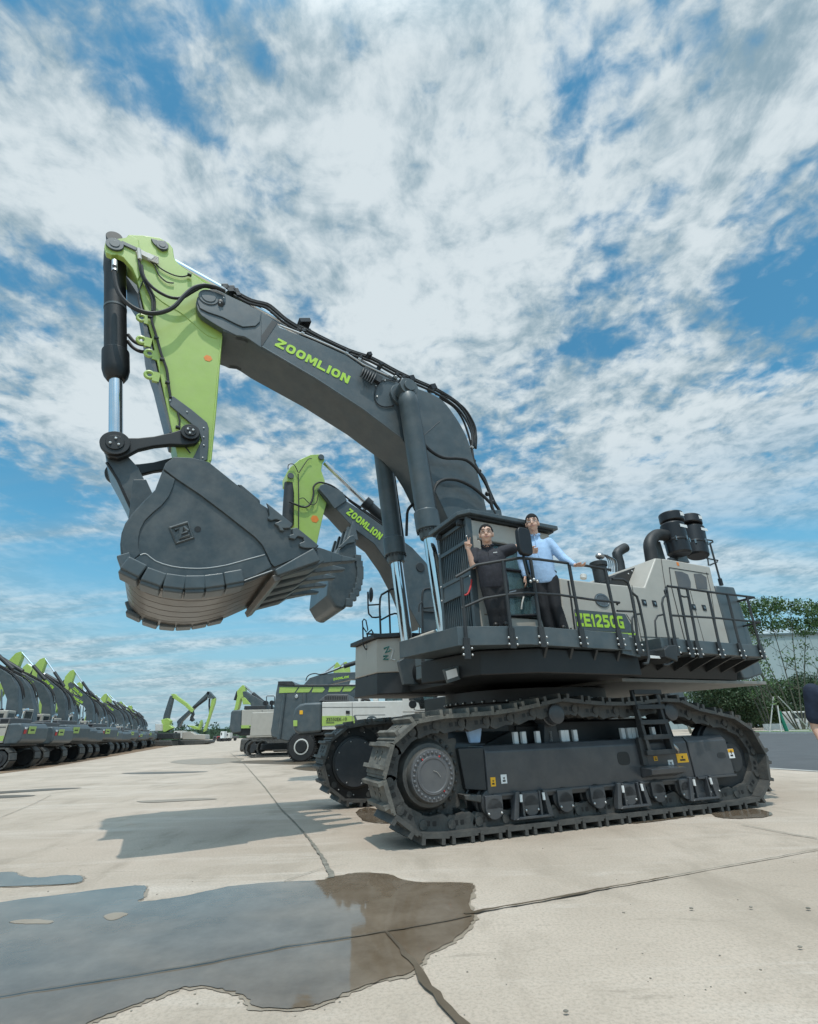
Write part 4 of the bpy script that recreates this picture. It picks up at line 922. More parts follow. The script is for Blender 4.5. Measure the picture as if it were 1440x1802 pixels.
b = MB(); b.tube([u3(918, 1072, CY1+.02), u3(919, 1062, CY1+.03), u3(922, 1050, CY1+.03)], .012, 6, 3); b.build('grab_handle', 'white_paint', CAB)
b = MB(); b.box((XF-.09, CY0+.12, DZ+.5), (XF-.07, CY1-.12, ZT-.34)); b.build('window', 'glass_dark', CAB)
b = MB(); b.box((1.1, 1.35, DZ+.30), (1.5, 1.8, DZ+.7)); b.box((1.05, 1.35, DZ+.7), (1.2, 1.8, DZ+1.35)); b.box((1.08, 1.45, DZ+1.36), (1.18, 1.7, DZ+1.52)); b.build('seat', 'interior', CAB, bevel=.04, seg=3)
b = MB(); b.tube([(XR+.28, CY1+.01, DZ+.05), (XR+.28, CY1+.01, ZT-.35)], .008, 5, 1); b.build('door_gap', 'black_paint', CAB)
# cab guard in front: barred screen
GX = XF+.16; g0, g1 = CY0-.02, CY1+.02
b = MB(); b.box((GX-.10, g0, DZ-.02), (GX, g0+.06, ZT+.02)); b.box((GX-.10, g1-.05, DZ-.02), (GX, g1, ZT+.02))
for z in (DZ+.03, DZ+.62, DZ+.86, DZ+1.36, ZT-.05): b.box((GX-.07, g0+.06, z-.03), (GX-.005, g1-.05, z+.03))
b.box((GX-.06, g0+.06, DZ+.64), (GX-.02, g1-.05, DZ+.85))
CG = b.build('cab_guard', 'charcoal', CAB, bevel=.005)
nb = 14
parts(CAB, 'guard_bar', 'charcoal', [lambda b, i=i: b.box((GX-.085, g0+.09+i*(g1-g0-.18)/(nb-1)-.009, DZ+.03), (GX-.03, g0+.09+i*(g1-g0-.18)/(nb-1)+.009, ZT-.05)) for i in range(nb)])
bolts(CG, [(GX+.0, g0+.03, z) for z in (DZ+.05, DZ+.64, DZ+.86, ZT-.3)]+[(GX, g1-.02, z) for z in (DZ+.04, DZ+.66, DZ+.8, ZT-.3)], .017)
b = MB(); b.box((XF-.02, CY1-.01, DZ-.01), (GX-.02, CY1+.01, ZT-.02)); b.build('guard_side', 'beige', CAB)
b = MB(); b.tube([u3(830, 1018, CY1+.0), u3(829, 1030, CY1+.05), u3(824, 1044, CY1+.1), u3(817, 1047, CY1+.08), u3(812, 1042, CY1+.0)], .013, 6, 4); b.build('red_cable', 'red_hose', CAB)
# roof guard
b = MB(); b.prism([(XF+.27, CY0-.12), (XF+.27, CY1-.04), (XF+.15, CY1+.12), (XR-.10, CY1+.12), (XR-.10, CY0-.1)], ZT+.04, ZT+.11, 'xy'); RG = b.build('roof_guard', 'charcoal', CAB, bevel=.012)
b = MB(); b.prism([(XF+.22, CY0-.05), (XF+.22, CY1-.1), (XF+.1, CY1+.05), (XR-.05, CY1+.05), (XR-.05, CY0)], ZT+.005, ZT+.035, 'xy'); b.build('roof_liner', 'charcoal_dark', RG)
for y in (CY0+.1, CY1-.1):
    b = MB(); b.box((XF+.17, y-.035, ZT-.09), (XF+.24, y+.035, ZT-.01)); b.cyl((XF+.24, y, ZT-.05), (XF+.252, y, ZT-.05), .028, n=14); b.build('work_lamp', 'charcoal_dark', RG, bevel=.006)
# ---------------------------------------------------------------- engine housing
HY = 1.90
def hp(*p): return ups(c5(*p), HY)
hs1 = ups([(985, 1004)], HY) + hp((0, 556), (540, 612), (615, 405), (1000, 468), (1145, 1038)) + [(hp((1145, 1038))[0][0]-.03, DZ-.15), (.55, DZ-.15), (.62, 3.65)]
hs1 = hp((-58, 545), (0, 556), (300, 590), (540, 612), (616, 407), (700, 415), (1000, 468), (1040, 640), (1100, 860), (1146, 1040)); xa = hs1[-1][0]
hs1 = hs1 + [(xa-.02, DZ-.18), (.62, DZ-.18)]
b = MB(); b.prism(hs1, -1.85, HY); HO = b.build('engine_housing', 'beige', EX, bevel=.03, seg=3)
def line(pts, nm='panel_gap', mat='black_paint', r=.007, Y=HY+.002):
    b = MB(); b.tube([u3(*p, Y) for p in c5(*pts)], r, 5, 1); return b.build(nm, mat, HO)
line([(0, 570), (20, 700), (50, 935)], r=.018); line([(655, 410), (670, 520), (700, 700), (775, 1035)]); line([(712, 475), (990, 520)], r=.008); line([(712, 475), (730, 620), (830, 1020)], r=.010); line([(860, 640), (965, 1025)], r=.005); line([(450, 600), (475, 770), (520, 1000)], r=.006); line([(510, 962), (780, 972)], r=.006); line([(975, 510), (1005, 640), (1065, 1025)], r=.006); line([(410, 805), (445, 860)], r=.006); line([(1140, 1030), (760, 1020)], r=.008)
b = MB(); b.prism_px(c5((42, 770), (398, 803), (470, 935), (250, 925), (60, 915)), HY, HY+.001, HY+.010); PN = b.build('name_panel', 'charcoal', HO)
b = MB(); b.prism_px(c5((60, 922), (478, 940), (480, 950), (62, 932)), HY, HY+.001, HY+.010); b.build('lime_line', 'lime_text', HO)
a, d = reading(c5((66, 888))[0], c5((398, 905))[0], HY+.012); upv = Vector((0, 0, 1)); 
hgt = (Vector((up(*c5((95, 800))[0], HY)[0], 0, up(*c5((95, 800))[0], HY)[1]))-Vector((up(*c5((100, 890))[0], HY)[0], 0, up(*c5((100, 890))[0], HY)[1]))).length
letters('ZE1250G', 'lettering', 'lime_text', HO, a, d, (0, 0, 1), d.length, hgt, .004)
bc_ = u3(*c5((238, 707))[0], HY); b = MB(); n = 30
b.prism([(bc_.x+.17*math.cos(2*math.pi*i/n), bc_.z+.12*math.sin(2*math.pi*i/n)) for i in range(n)], HY+.001, HY+.012); b.build('badge', 'badge', HO)
b = MB(); b.tube([(bc_.x+.15*math.cos(2*math.pi*i/n), HY+.013, bc_.z+.10*math.sin(2*math.pi*i/n)) for i in range(n+1)], .005, 5, 1); b.build('badge_ring', 'steel', HO)
for x, y in ((535, 722), (608, 729), (884, 753), (957, 759)):
    p = u3(*c5((x, y))[0], HY); b = MB(); b.box((p.x-.055, HY-.001, p.z-.055), (p.x+.055, HY+.012, p.z+.055)); b.build('latch', 'black_plastic', HO, bevel=.004)
    b = MB(); b.cyl((p.x, HY+.012, p.z), (p.x, HY+.02, p.z), .022, n=12); b.build('latch_button', 'steel', HO)
for pts_ in (((750, 500), (800, 505), (842, 525), (862, 580), (862, 618), (775, 610)), ((884, 520), (935, 520), (972, 545), (980, 630), (905, 625))):
    b = MB(); b.prism_px(c5(*pts_), HY, HY+.001, HY+.008); b.build('mesh_vent', 'hub_gray', HO)
b = MB(); p = u3(*c5((772, 450))[0], HY); b.box((p.x-.03, HY+.001, p.z-.035), (p.x+.03, HY+.006, p.z+.035)); b.build('warning_label', 'orange_label', HO)
bolts(HO, [u3(*q, HY+.004) for q in c5((20, 905), (615, 985), (520, 985), (210, 1100))], .016, 'black_plastic')
# louvre marks near the cab
for k in range(6):
    b = MB(); b.tube([u3(982, 1055+k*9, HY+.006), u3(986, 1057+k*9, HY+.006)], .010, 5, 1); b.build('louvre', 'black_plastic', HO)
# sloping black hood in front of the tower
hood = ups(c5((300, 560), (345, 520), (600, 425), (625, 470), (560, 640), (300, 610)), 1.45)
b = MB(); b.prism(hood, -1.4, 1.45); HD = b.build('rear_hood', 'black_paint', EX, bevel=.015)
bolts(HD, [u3(*q, 1.455) for q in c5((425, 520), (455, 540), (460, 575), (450, 500))], .017)
# air cleaners
def canister(top, bot, Y, r, captop):
    t, u_, cp = u3(*c5(top)[0], Y), u3(*c5(bot)[0], Y), u3(*c5(captop)[0], Y)
    ax_ = (u_-t).normalized(); L_ = (u_-t).length
    b = MB(); b.lathe([(0, r*.9), (.03, r), (L_*.55, r), (L_*.56, r*1.05), (L_*.60, r*1.05), (L_*.61, r), (L_*.95, r), (L_, r*.85)], t, ax_, 36)
    b.cyl(t-ax_*.06, t, r*.62, n=24); A_ = b.build('air_cleaner', 'black_plastic', EX, bevel=.012)
    h_ = (t-cp).length-.05
    b = MB(); b.lathe([(0, r*.95), (.02, r*1.02), (h_-.02, r*1.04), (h_, r*.95)], cp, ax_, 36); b.build('intake_cap', 'black_plastic', A_, bevel=.01)
    parts(A_, 'label', 'white_label', [lambda b: b.prism([(t.x-.02+q, t.z-.10-w_) for q, w_ in ((-.12, 0), (.12, 0), (.12, .07), (-.12, .07))], Y+r*.99, Y+r*1.0+.003)])
    parts(A_, 'clip', 'steel', [lambda b, a_=a_: b.obox(t+ax_*L_*.58+Vector((math.cos(a_)*r*1.07, math.sin(a_)*r*1.07, 0)), (.015, 0, 0), (0, .015, 0), (0, 0, .05)) for a_ in (.6, 1.5, 2.4)])
    # elbow in the cap's sticker
    c_ = cp+ax_*h_*.45; b = MB(); b.box((c_.x-.08, Y+r*1.03, c_.z-.045), (c_.x+.04, Y+r*1.03+.004, c_.z+.045)); b.build('label', 'white_label', A_)
    return A_
canister((728, 170), (788, 385), 1.30, .25, (718, 98))
canister((878, 195), (915, 400), .95, .25, (855, 122))
b = MB(); b.tube([u3(*q, 1.25) for q in c5((690, 250), (630, 245), (590, 275), (575, 320), (582, 380), (592, 440))], .13, 16, 4); b.build('intake_pipe', 'rubber', EX)
b = MB(); b.prism_px(c5((620, 290), (650, 290), (690, 420), (640, 420)), 1.1, 1.0, 1.1); b.prism_px(c5((780, 380), (830, 385), (860, 440), (770, 430)), 1.2, .9, 1.2); b.build('cleaner_stand', 'charcoal', EX, bevel=.01)
# muffler elbow and pre-cleaner
mu = [u3(*q, .8) for q in c5((372, 520), (360, 440), (345, 380), (372, 352), (402, 335))]
b = MB(); b.tube(mu, .105, 18, 2); b.build('exhaust_pipe', 'charcoal_dark', EX)
b = MB(); t = u3(*c5((210, 435))[0], 1.1); b.lathe([(0, .12), (.02, .17), (.1, .165), (.12, .14), (.55, .14)], t, (0, 0, -1), 24); b.build('reservoir', 'charcoal_dark', EX, bevel=.006)
b = MB(); t = u3(*c5((225, 395))[0], 1.1); b.sphere(t, .085, 12, (1.2, 1, .8)); b.cyl(t, t-Vector((0, 0, .14)), .03, n=10)
for k in range(5):
    q = [t+Vector((-.05-.02*k, .04*k-.08, .02)), t+Vector((-.16, .03*k-.06, .09-.02*k)), t+Vector((-.22-.03*k, .02*k, -.08)), t+Vector((-.2-.04*k, .02*k-.04, -.30))]
    b.tube(q, .012, 6, 4)
b.build('filter_head', 'steel', EX)
b = MB(); b.cyl(u3(*c5((108, 555))[0], 1.3), u3(*c5((108, 525))[0], 1.3), .06, n=16); b.build('filler_cap', 'white_paint', EX, bevel=.01)
# counterweight
cwp = hp((1037, 600), (1165, 612), (1232, 800), (1305, 1036)); xe = cwp[-1][0]
cwp = hp((1146, 1040), (1100, 860), (1040, 640)) + cwp + [(xe-.02, 2.0), (xe+.5, 1.90), (xa-.1, 1.90)]
b = MB(); b.prism([(x-.012, z) for x, z in cwp], -1.95, HY+.01); b.build('counterweight', 'charcoal', EX, bevel=.035, seg=3)
# ---------------------------------------------------------------- rails
def rail(name, pts3, r=.021, parent=None): b = MB(); b.tube(pts3, r, 8, 1); return b.build(name, 'charcoal_dark', parent or EX)
def foot(p, parent, w=.05):
    b = MB(); b.obox(p+Vector((0, .006, .08)), (.045, 0, 0), (0, .014, 0), (0, 0, .13)); o = b.build('post_foot', 'charcoal_dark', parent, bevel=.004)
    bolts(parent, [p+Vector((sx*.065, .02, z)) for sx in (-1, 1) for z in (0.0, .08)], .016)
def Yof(x):   # lateral position of the fascia at X
    if x > 2.55: return 2.15+(x-2.55)/(2.95-2.55)*(1.05-2.15)
    if x > 1.8: return 2.62+(x-1.8)/(2.55-1.8)*(2.15-2.62)
    return 2.62
def onplan(px, py):
    """pixel -> the vertical wall of the walkway's outline"""
    best = None
    d = ray(px, py)
    for (A2, B2) in (((3.02, 1.05), (2.78, 2.30)), ((2.78, 2.30), (1.90, 2.64)), ((1.90, 2.64), (-6, 2.64))):
        A3 = ORG+UX*A2[0]+UY*A2[1]; B3 = ORG+UX*B2[0]+UY*B2[1]; e = B3-A3; n3 = Vector((e.y, -e.x, 0)).normalized()
        t = (A3-EYE).dot(n3)/d.dot(n3); P = EYE+d*t; s_ = (P-A3).dot(e)/e.length_squared
        if -.001 <= s_ <= 1.001: 
            Q = P-ORG; return Vector((Q.dot(UX), Q.dot(UY), Q.z))
    return u3(px, py, 2.62)
HR = rail('handrail', [onplan(*p) for p in c4((625, 464), (750, 392), (905, 366), (1010, 350))+c4((1130, 358), (1440, 400))+[(1075, 1003)]])
rail('mid_rail', [onplan(*p) for p in c4((660, 652), (800, 592), (925, 572), (1060, 560), (1250, 572), (1440, 600))+c5((362, 722))+c5((345, 735))], .018, HR)
for tp, bt in ((c4((640, 468))[0], c4((695, 935))[0]), (c4((905, 368))[0], c4((968, 872))[0]), (c4((1092, 356))[0], c4((1150, 865))[0]), (c4((1322, 390))[0], c4((1395, 868))[0]), (c5((290, 492))[0], c5((372, 1020))[0])):
    p, q = onplan(*tp), onplan(*bt); p = Vector((q.x, q.y, p.z)) if abs(p.x-q.x) < .12 else p
    rail('post', [p, q], .024, HR); foot(q, HR)
Yr = 2.64
G1 = rail('handrail', [u3(*p, Yr) for p in c5((312, 556), (385, 560), (420, 580), (440, 640), (470, 800), (500, 1070))], .021); foot(u3(*c5((500, 1060))[0], Yr), G1)
rail('mid_rail', [u3(*p, Yr) for p in c5((345, 780), (465, 785))], .016, G1)
rail('grab_rail', [u3(*p, Yr+.01) for p in c5((450, 652), (485, 680), (503, 740), (540, 920), (570, 1110), (560, 1150), (530, 1152))], .019, G1)
rail('grab_rail', [u3(*p, Yr-.3) for p in c5((515, 800), (470, 805), (450, 830), (450, 880), (462, 1000))], .017, G1)
G2 = rail('handrail', [u3(*p, Yr) for p in c5((700, 606), (780, 616), (985, 646), (1120, 662), (1308, 685))]+[u3(*c5((1145, 725))[0], 1.5)], .021)
rail('mid_rail', [u3(*p, Yr) for p in c5((728, 812), (1040, 830), (1355, 860))]+[u3(*c5((1190, 898))[0], 1.6)], .018, G2)
for tp, bt in (((690, 612), (765, 1075)), ((775, 616), (868, 1085)), ((838, 626), (925, 1088)), ((985, 648), (1080, 1092)), ((1120, 662), (1228, 1098)), ((1258, 680), (1372, 1102))):
    p, q = u3(*c5(tp)[0], Yr), u3(*c5(bt)[0], Yr); rail('post', [p, q], .022, G2); foot(q, G2)
rail('grab_rail', [u3(*p, Yr) for p in c5((790, 672), (815, 682), (845, 680))], .015, G2)
rail('grab_rail', [u3(*p, Yr+.02) for p in c5((690, 622), (680, 640), (690, 670), (668, 690), (662, 730), (690, 880), (738, 1100), (735, 1140), (700, 1160), (672, 1158))], .017, G2)
rail('grab_rail', [u3(*p, Yr-.3) for p in c5((672, 805), (630, 815), (612, 850), (620, 950), (645, 1080))], .015, G2)
rail('far_rail', [u3(*p, 1.5) for p in c5((1150, 720), (1130, 745), (1150, 850), (1230, 1095))], .018, G2)
# rear ladder rails at the counterweight and behind the air cleaners
G3 = rail('handrail', [u3(*p, .6) for p in c5((950, 276), (1015, 285), (1020, 295), (965, 322))], .02)
rail('post', [u3(*p, .6) for p in c5((998, 300), (1080, 600))], .024, G3); rail('mid_rail', [u3(*p, .6) for p in c5((975, 410), (1055, 425), (1050, 435), (1000, 458))], .018, G3); rail('post', [u3(*p, .6) for p in c5((972, 330), (990, 460))], .018, G3)
b = MB(); b.cyl(u3(*c5((1080, 600))[0], .6), u3(*c5((1068, 555))[0], .6), .05, n=12); b.build('rail_boot', 'black_plastic', G3)
# far side rails over the front right box
FY = -1.9
def c7(*p): return [(620+x/6, 1020+y/6) for x, y in p]
G4 = rail('handrail', [u3(*p, -1.25) for p in c7((305, 690), (290, 300), (295, 200), (310, 160), (380, 118), (410, 100), (480, 96), (560, 105))], .022)
rail('post', [u3(*p, -1.25) for p in c7((385, 120), (405, 640))], .02, G4); rail('post', [u3(*p, -1.25) for p in c7((522, 100), (545, 590))], .022, G4); rail('mid_rail', [u3(*p, -1.25) for p in c7((305, 425), (400, 372), (450, 358), (530, 368))], .018, G4)
rail('mid_rail', [u3(*p, -1.3) for p in c7((150, 572), (300, 580), (470, 588), (500, 605))], .018, G4)
MI = rail('mirror_bracket', [u3(*p, -1.5) for p in c7((165, 130), (168, 300), (175, 360), (210, 398), (250, 400), (305, 392))], .018); rail('mirror_arm', [u3(*p, -1.5) for p in c7((170, 270), (300, 262))], .016, MI)
p = u3(*c7((198, 160))[0], -1.5); b = MB(); b.sphere(p, .16, 16, (.22, .6, 1)); b.build('mirror', 'black_plastic', MI)
MI = rail('ladder_rail', [u3(*p, -1.7) for p in c7((162, 1040), (160, 570), (205, 530), (218, 560), (240, 1060))], .018)
rail('mirror_arm', [u3(*p, -1.7) for p in c7((112, 500), (116, 690), (140, 735), (235, 738))], .016, MI); rail('mirror_arm', [u3(*p, -1.7) for p in c7((120, 615), (240, 610))], .014, MI); rail('mirror_hoop', [u3(*p, -1.7) for p in c7((112, 500), (108, 440), (125, 416), (145, 430), (165, 530), (150, 555), (112, 500))], .014, MI)
rail('rung', [u3(*p, -1.7) for p in c7((165, 795), (235, 755))], .014, MI); rail('rung', [u3(*p, -1.7) for p in c7((165, 805), (270, 805))], .014, MI)
b = MB(); b.prism_px(c7((150, 1040), (270, 1020), (290, 1130), (160, 1150)), -1.75, -1.9, -1.7); b.build('lower_step', 'black_paint', MI, bevel=.01)
bolts(MI, [u3(*p, -1.69) for p in c7((178, 1085), (250, 1100), (240, 610), (240, 740))], .022, 'black_plastic')
# small front console with slanted lid
b = MB(); b.prism_px(c7((720, 580), (890, 520), (910, 560), (900, 700), (720, 660)), .5, .0, .5); CO = b.build('front_console', 'beige', EX, bevel=.03, seg=3)
b = MB(); b.prism_px(c7((755, 600), (785, 590), (792, 630), (760, 640)), .5, .502, .512); b.build('latch', 'black_plastic', CO, bevel=.004)
b = MB(); b.prism_px(c7((760, 905), (730, 905), (720, 700), (1000, 640), (1200, 560), (1200, 620), (780, 790)), .9, .7, .9); b.build('front_apron', 'charcoal', EX, bevel=.01)
# mirror on the handrail
p0 = [onplan(*q) for q in ((914, 1015), (910, 985), (908, 945))]
MR = rail('mirror_arm', [u3(948, 1022, 2.70), u3(937, 1022, 2.72), u3(928, 1010, 2.72), u3(922, 985, 2.72), u3(918, 948, 2.70)], .018, HR)
c = u3(919, 955, 2.74); b = MB(); n = 20; ww, hh = .115, .20
b.prism([(c.x+math.copysign(abs(math.cos(2*math.pi*i/n))**.45, math.cos(2*math.pi*i/n))*ww, c.z+math.copysign(abs(math.sin(2*math.pi*i/n))**.45, math.sin(2*math.pi*i/n))*hh) for i in range(n)], 2.74, 2.82); b.build('mirror', 'black_plastic', HR, bevel=.02, seg=3)
bolts(HR, [u3(946, 1023, 2.74), u3(934, 1023, 2.75), u3(940, 1020, 2.75)], .022)
# ================================================================ people
def capsule(b, p0, p1, r0, r1, n=14):
    p0, p1 = Vector(p0), Vector(p1); d = (p1-p0); L_ = d.length
    pr = [(-r0*math.cos(R(a)), r0*math.sin(R(a))) for a in (10, 30, 50, 70)]+[(0, r0)]+[(L_, r1)]+[(L_+r1*math.sin(R(a)), r1*math.cos(R(a))) for a in (20, 40, 60, 80)]
    b.lathe(pr, p0, d, n)
def chain(b, pts, rs):
    for i in range(len(pts)-1): capsule(b, pts[i], pts[i+1], rs[i], rs[i+1])
def ell(b, c, rx, ry, rz, F, Rr, n=18):
    """ellipsoid with its axes along right, facing, up"""
    c = Vector(c)
    rings = []
    for i in range(1, n//2):
        th = math.pi*i/(n//2)
        rings.append([b.v(c+Rr*(rx*math.sin(th)*math.cos(2*math.pi*j/n))+F*(ry*math.sin(th)*math.sin(2*math.pi*j/n))+Vector((0, 0, rz*F.length*math.cos(th)))) for j in range(n)])
    t = b.v(c+Vector((0, 0, rz*F.length))); bo = b.v(c-Vector((0, 0, rz*F.length)))
    for A_, B_ in zip(rings, rings[1:]):
        for j in range(n): b.face([A_[j], A_[(j+1) % n], B_[(j+1) % n], B_[j]])
    for j in range(n): b.face([t, rings[0][j], rings[0][(j+1) % n]]); b.face([bo, rings[-1][(j+1) % n], rings[-1][j]])
def loftbody(b, secs, F, Rr, n=22):
    """secs: (centre, half width, half depth) from bottom to top"""
    rings = []
    for (c, rx, ry) in secs: rings.append([b.v(c+Rr*math.copysign(abs(math.cos(2*math.pi*j/n))**.85, math.cos(2*math.pi*j/n))*rx+F*math.sin(2*math.pi*j/n)*ry) for j in range(n)])
    for A_, B_ in zip(rings, rings[1:]):
        for j in range(n): b.face([A_[j], A_[(j+1) % n], B_[(j+1) % n], B_[j]])
    b.face(list(reversed(rings[0]))); b.face(rings[-1])
def fused(b, name, mat, parent, voxel, smooth=3):
    bmesh.ops.recalc_face_normals(b.bm, faces=b.bm.faces)
    me = bpy.data.meshes.new(name); b.bm.to_mesh(me); b.bm.free()
    o = bpy.data.objects.new(name, me); COL.objects.link(o)
    r = o.modifiers.new('r', 'REMESH'); r.mode = 'VOXEL'; r.voxel_size = voxel; r.use_smooth_shade = True
    if smooth: s_ = o.modifiers.new('s', 'SMOOTH'); s_.factor = .5; s_.iterations = smooth
    dg = bpy.context.evaluated_depsgraph_get(); m2 = bpy.data.meshes.new_from_object(o.evaluated_get(dg))
    bpy.data.objects.remove(o); bpy.data.meshes.remove(me)
    m2.materials.clear(); m2.materials.append(MATS[mat]); m2.shade_smooth(); m2.name = name
    o = bpy.data.objects.new(name, m2); COL.objects.link(o)
    if parent: o.parent = parent
    return o
def person(label, group, foot, J, skin, shirt, trousers, shoes, long_sleeve, glasses, hands, build=1.0, hairz=1.0, face=None, untuck=0, badge=None, seatbelt=None):
    """J: joints in the person's frame (x image right, y towards the viewer, z up), metres from the feet"""
    root = thing('person', label, 'person', foot, 0, group)
    f2 = (EYE-Vector(foot)); f2.z = 0; F = f2.normalized(); Rr = Vector((-F.y, F.x, 0)); U3 = Vector((0, 0, 1))
    R0, F0, U0 = Rr.copy(), F.copy(), U3.copy()
    P = lambda n: R0*J[n][0]+F0*J[n][1]+U0*J[n][2]
    hd = J['head']; k = build; HS = 1.24
    # ---- body
    F, Rr, U3 = F*HS, Rr*HS, U3*HS; H = Vector(Rr/HS*J['head'][0]+F/HS*J['head'][1]+U3/HS*J['head'][2])
    b = MB(); pass
    ell(b, H+U3*.025, .076, .092, .098, F, Rr); ell(b, H+F*.018-U3*.045, .060, .070, .075, F, Rr); ell(b, H+F*.05-U3*.088, .032, .03, .026, F, Rr)
    capsule(b, H+F*.086+U3*.012, H+F*.105-U3*.028, .010, .016, 10); ell(b, H+F*.100-U3*.030, .020, .014, .011, F, Rr, 10)
    for s in (-1, 1):
        ell(b, H+Rr*s*.078-U3*.005, .012, .022, .034, F, Rr, 10); ell(b, H+Rr*s*.036+F*.058-U3*.038, .027, .026, .028, F, Rr, 10); ell(b, H+Rr*s*.03+F*.078+U3*.036, .028, .014, .010, F, Rr, 10)
    ell(b, H+F*.083-U3*.060, .024, .014, .010, F, Rr, 10)
    F, Rr, U3 = F/HS, Rr/HS, U3/HS
    capsule(b, P('neck')-U3*.05, H-U3*.06, .058*k, .054*k)
    for s, S_ in ((-1, 'l'), (1, 'r')):
        chain(b, [P('sh'+S_), P('el'+S_), P('wr'+S_)], [.050*k, .040*k, .027]); ell(b, P('el'+S_), .041*k, .041*k, .041*k, F, Rr, 10)
        chain(b, [P('hip'+S_), P('kn'+S_), P('an'+S_)], [.075*k, .05*k, .035]); capsule(b, P('an'+S_), P('an'+S_)+F*.05-U3*.03, .033, .028)
    c = (P('hipl')+P('hipr'))/2; ch = (P('shl')+P('shr'))/2
    ell(b, c, .11*k, .075*k, .09, F, Rr); loftbody(b, [(c-U3*.02, .10*k, .06*k), (ch-U3*.12, .11*k, .07*k), (ch-U3*.03, .10*k, .05*k)], F, Rr); capsule(b, P('shl')-U3*.03, P('shr')-U3*.03, .055, .055)
    # hands
    for S_, spec in hands.items():
        w = P('wr'+S_); d = Vector(Rr*spec['d'][0]+F*spec['d'][1]+U3*spec['d'][2]).normalized(); a = Vector(Rr*spec['a'][0]+F*spec['a'][1]+U3*spec['a'][2]); a = (a-d*a.dot(d)).normalized(); nrm = d.cross(a)*spec.get('flip', 1)
        # a: towards the index side; nrm: palm side
        pc = w+d*.055
        for q in (-.032, -.011, .011, .032): capsule(b, w+a*q*.75+d*.01, w+a*q+d*.085, .015, .0125, 10)
        for i, (q, ln_, curl) in enumerate(zip((.034, .011, -.011, -.032), (.075, .083, .077, .060), spec['curl'])):
            p = w+a*q+d*.088; dd_ = (d+a*(q*spec.get('spread', 2.5))).normalized(); ang = 0
            for sgm, fr in enumerate((.45, .30, .25)):
                ang += curl*(.9, 1.15, .8)[sgm]
                v_ = dd_*math.cos(ang)+nrm*math.sin(ang); p2 = p+v_*ln_*fr; capsule(b, p, p2, .0105-.0012*sgm, .0095-.0012*sgm, 9); p = p2
        t0 = w+a*.030+d*.022; t1 = t0+(a*.75+d*.75+nrm*.35).normalized()*.038
        t2 = t1+((d*.9+a*.2+nrm*.3) if not spec.get('thumbin') else (d*.45-a*.75+nrm*.55)).normalized()*.034; t3 = t2+((d+nrm*.2) if not spec.get('thumbin') else (-a*.9+d*.2+nrm*.3)).normalized()*.024
        chain(b, [t0, t1, t2, t3], [.015, .0125, .011, .009])
    body = fused(b, 'body', skin, root, .0075, 2)
    F, Rr, U3 = F*HS, Rr*HS, U3*HS
    # ---- hair: a cap over the skull
    b = MB(); n = 22
    ell(b, H+U3*.038-F*.010, .086, .099, .103*hairz, F, Rr, 22)
    hr_ = random.Random(len(label))
    for v in b.bm.verts:
        q = (v.co-H)/HS; yy = q.dot(F)/HS; zz_ = q.dot(U3)/HS
        lim = .050 if yy > .03 else (.0 if yy > -.01 else -.06)
        lim += hr_.uniform(-.012, .010)
        if zz_ < lim: v.co = H+Rr*(q.dot(Rr)/HS)*.90+F*yy*.86+U3*max(zz_, lim-.02)
    b.build('hair', 'hair', root)
    # ---- face
    b = MB()
    for s in (-1, 1): ell(b, H+Rr*s*.031+F*.082+U3*.012, .0085, .005, .0045, F, Rr, 10)
    b.build('eyes', 'hair', root)
    b = MB()
    for s in (-1, 1): b.tube([H+Rr*s*.014+F*.094+U3*.034, H+Rr*s*.032+F*.094+U3*.040, H+Rr*s*.050+F*.082+U3*.034], .0042, 6, 2)
    b.build('eyebrows', 'hair', root)
    b = MB(); m_ = H+F*.0955-U3*.060
    b.tube([m_-Rr*.027-F*.012+U3*.007, m_-Rr*.012+F*.001, m_+Rr*.012+F*.001, m_+Rr*.027-F*.012+U3*.007], .0055, 7, 3); b.build('mouth', 'lip', root)
    b = MB(); b.tube([m_-Rr*.014+F*.003+U3*.0025, m_+Rr*.014+F*.003+U3*.0025], .0028, 6, 1); b.build('teeth', 'white_label', root)
    if glasses:
        b = MB()
        for s in (-1, 1):
            cc = H+Rr*s*.034+F*.102+U3*.010
            b.tube([cc+Rr*math.copysign(abs(math.cos(2*math.pi*i/16))**.6, math.cos(2*math.pi*i/16))*.027+U3*math.copysign(abs(math.sin(2*math.pi*i/16))**.6, math.sin(2*math.pi*i/16))*.017 for i in range(17)], .0022, 5, 1)
            b.tube([cc+Rr*s*.027+U3*.006, H+Rr*s*.078+F*.02+U3*.01], .002, 5, 1)
        b.tube([H-Rr*.007+F*.104+U3*.013, H+Rr*.007+F*.104+U3*.013], .002, 5, 1); b.build('glasses', glasses, root)
    F, Rr, U3 = F/HS, Rr/HS, U3/HS
    # ---- shirt
    b = MB(); kk = k
    top_ = ch
    secs = [(c+(ch-c)*f_+U3*dz_+F*fo, rx*kk, ry*kk) for f_, rx, ry, dz_, fo in ((0, .150, .112, -.07, .0), (0, .158, .118, 0, .005), (.2, .156, .122, 0, .012), (.4, .158, .122, 0, .014), (.6, .166, .120, 0, .01), (.8, .178, .114, 0, .004), (.93, .180, .098, 0, 0), (1.0, .150, .078, .02, 0))]
    loftbody(b, secs, F, Rr)
    capsule(b, P('shl')-U3*.025, P('shr')-U3*.025, .066*k, .066*k); capsule(b, ch-U3*.02, P('neck')-U3*.005, .085*k, .064*k)
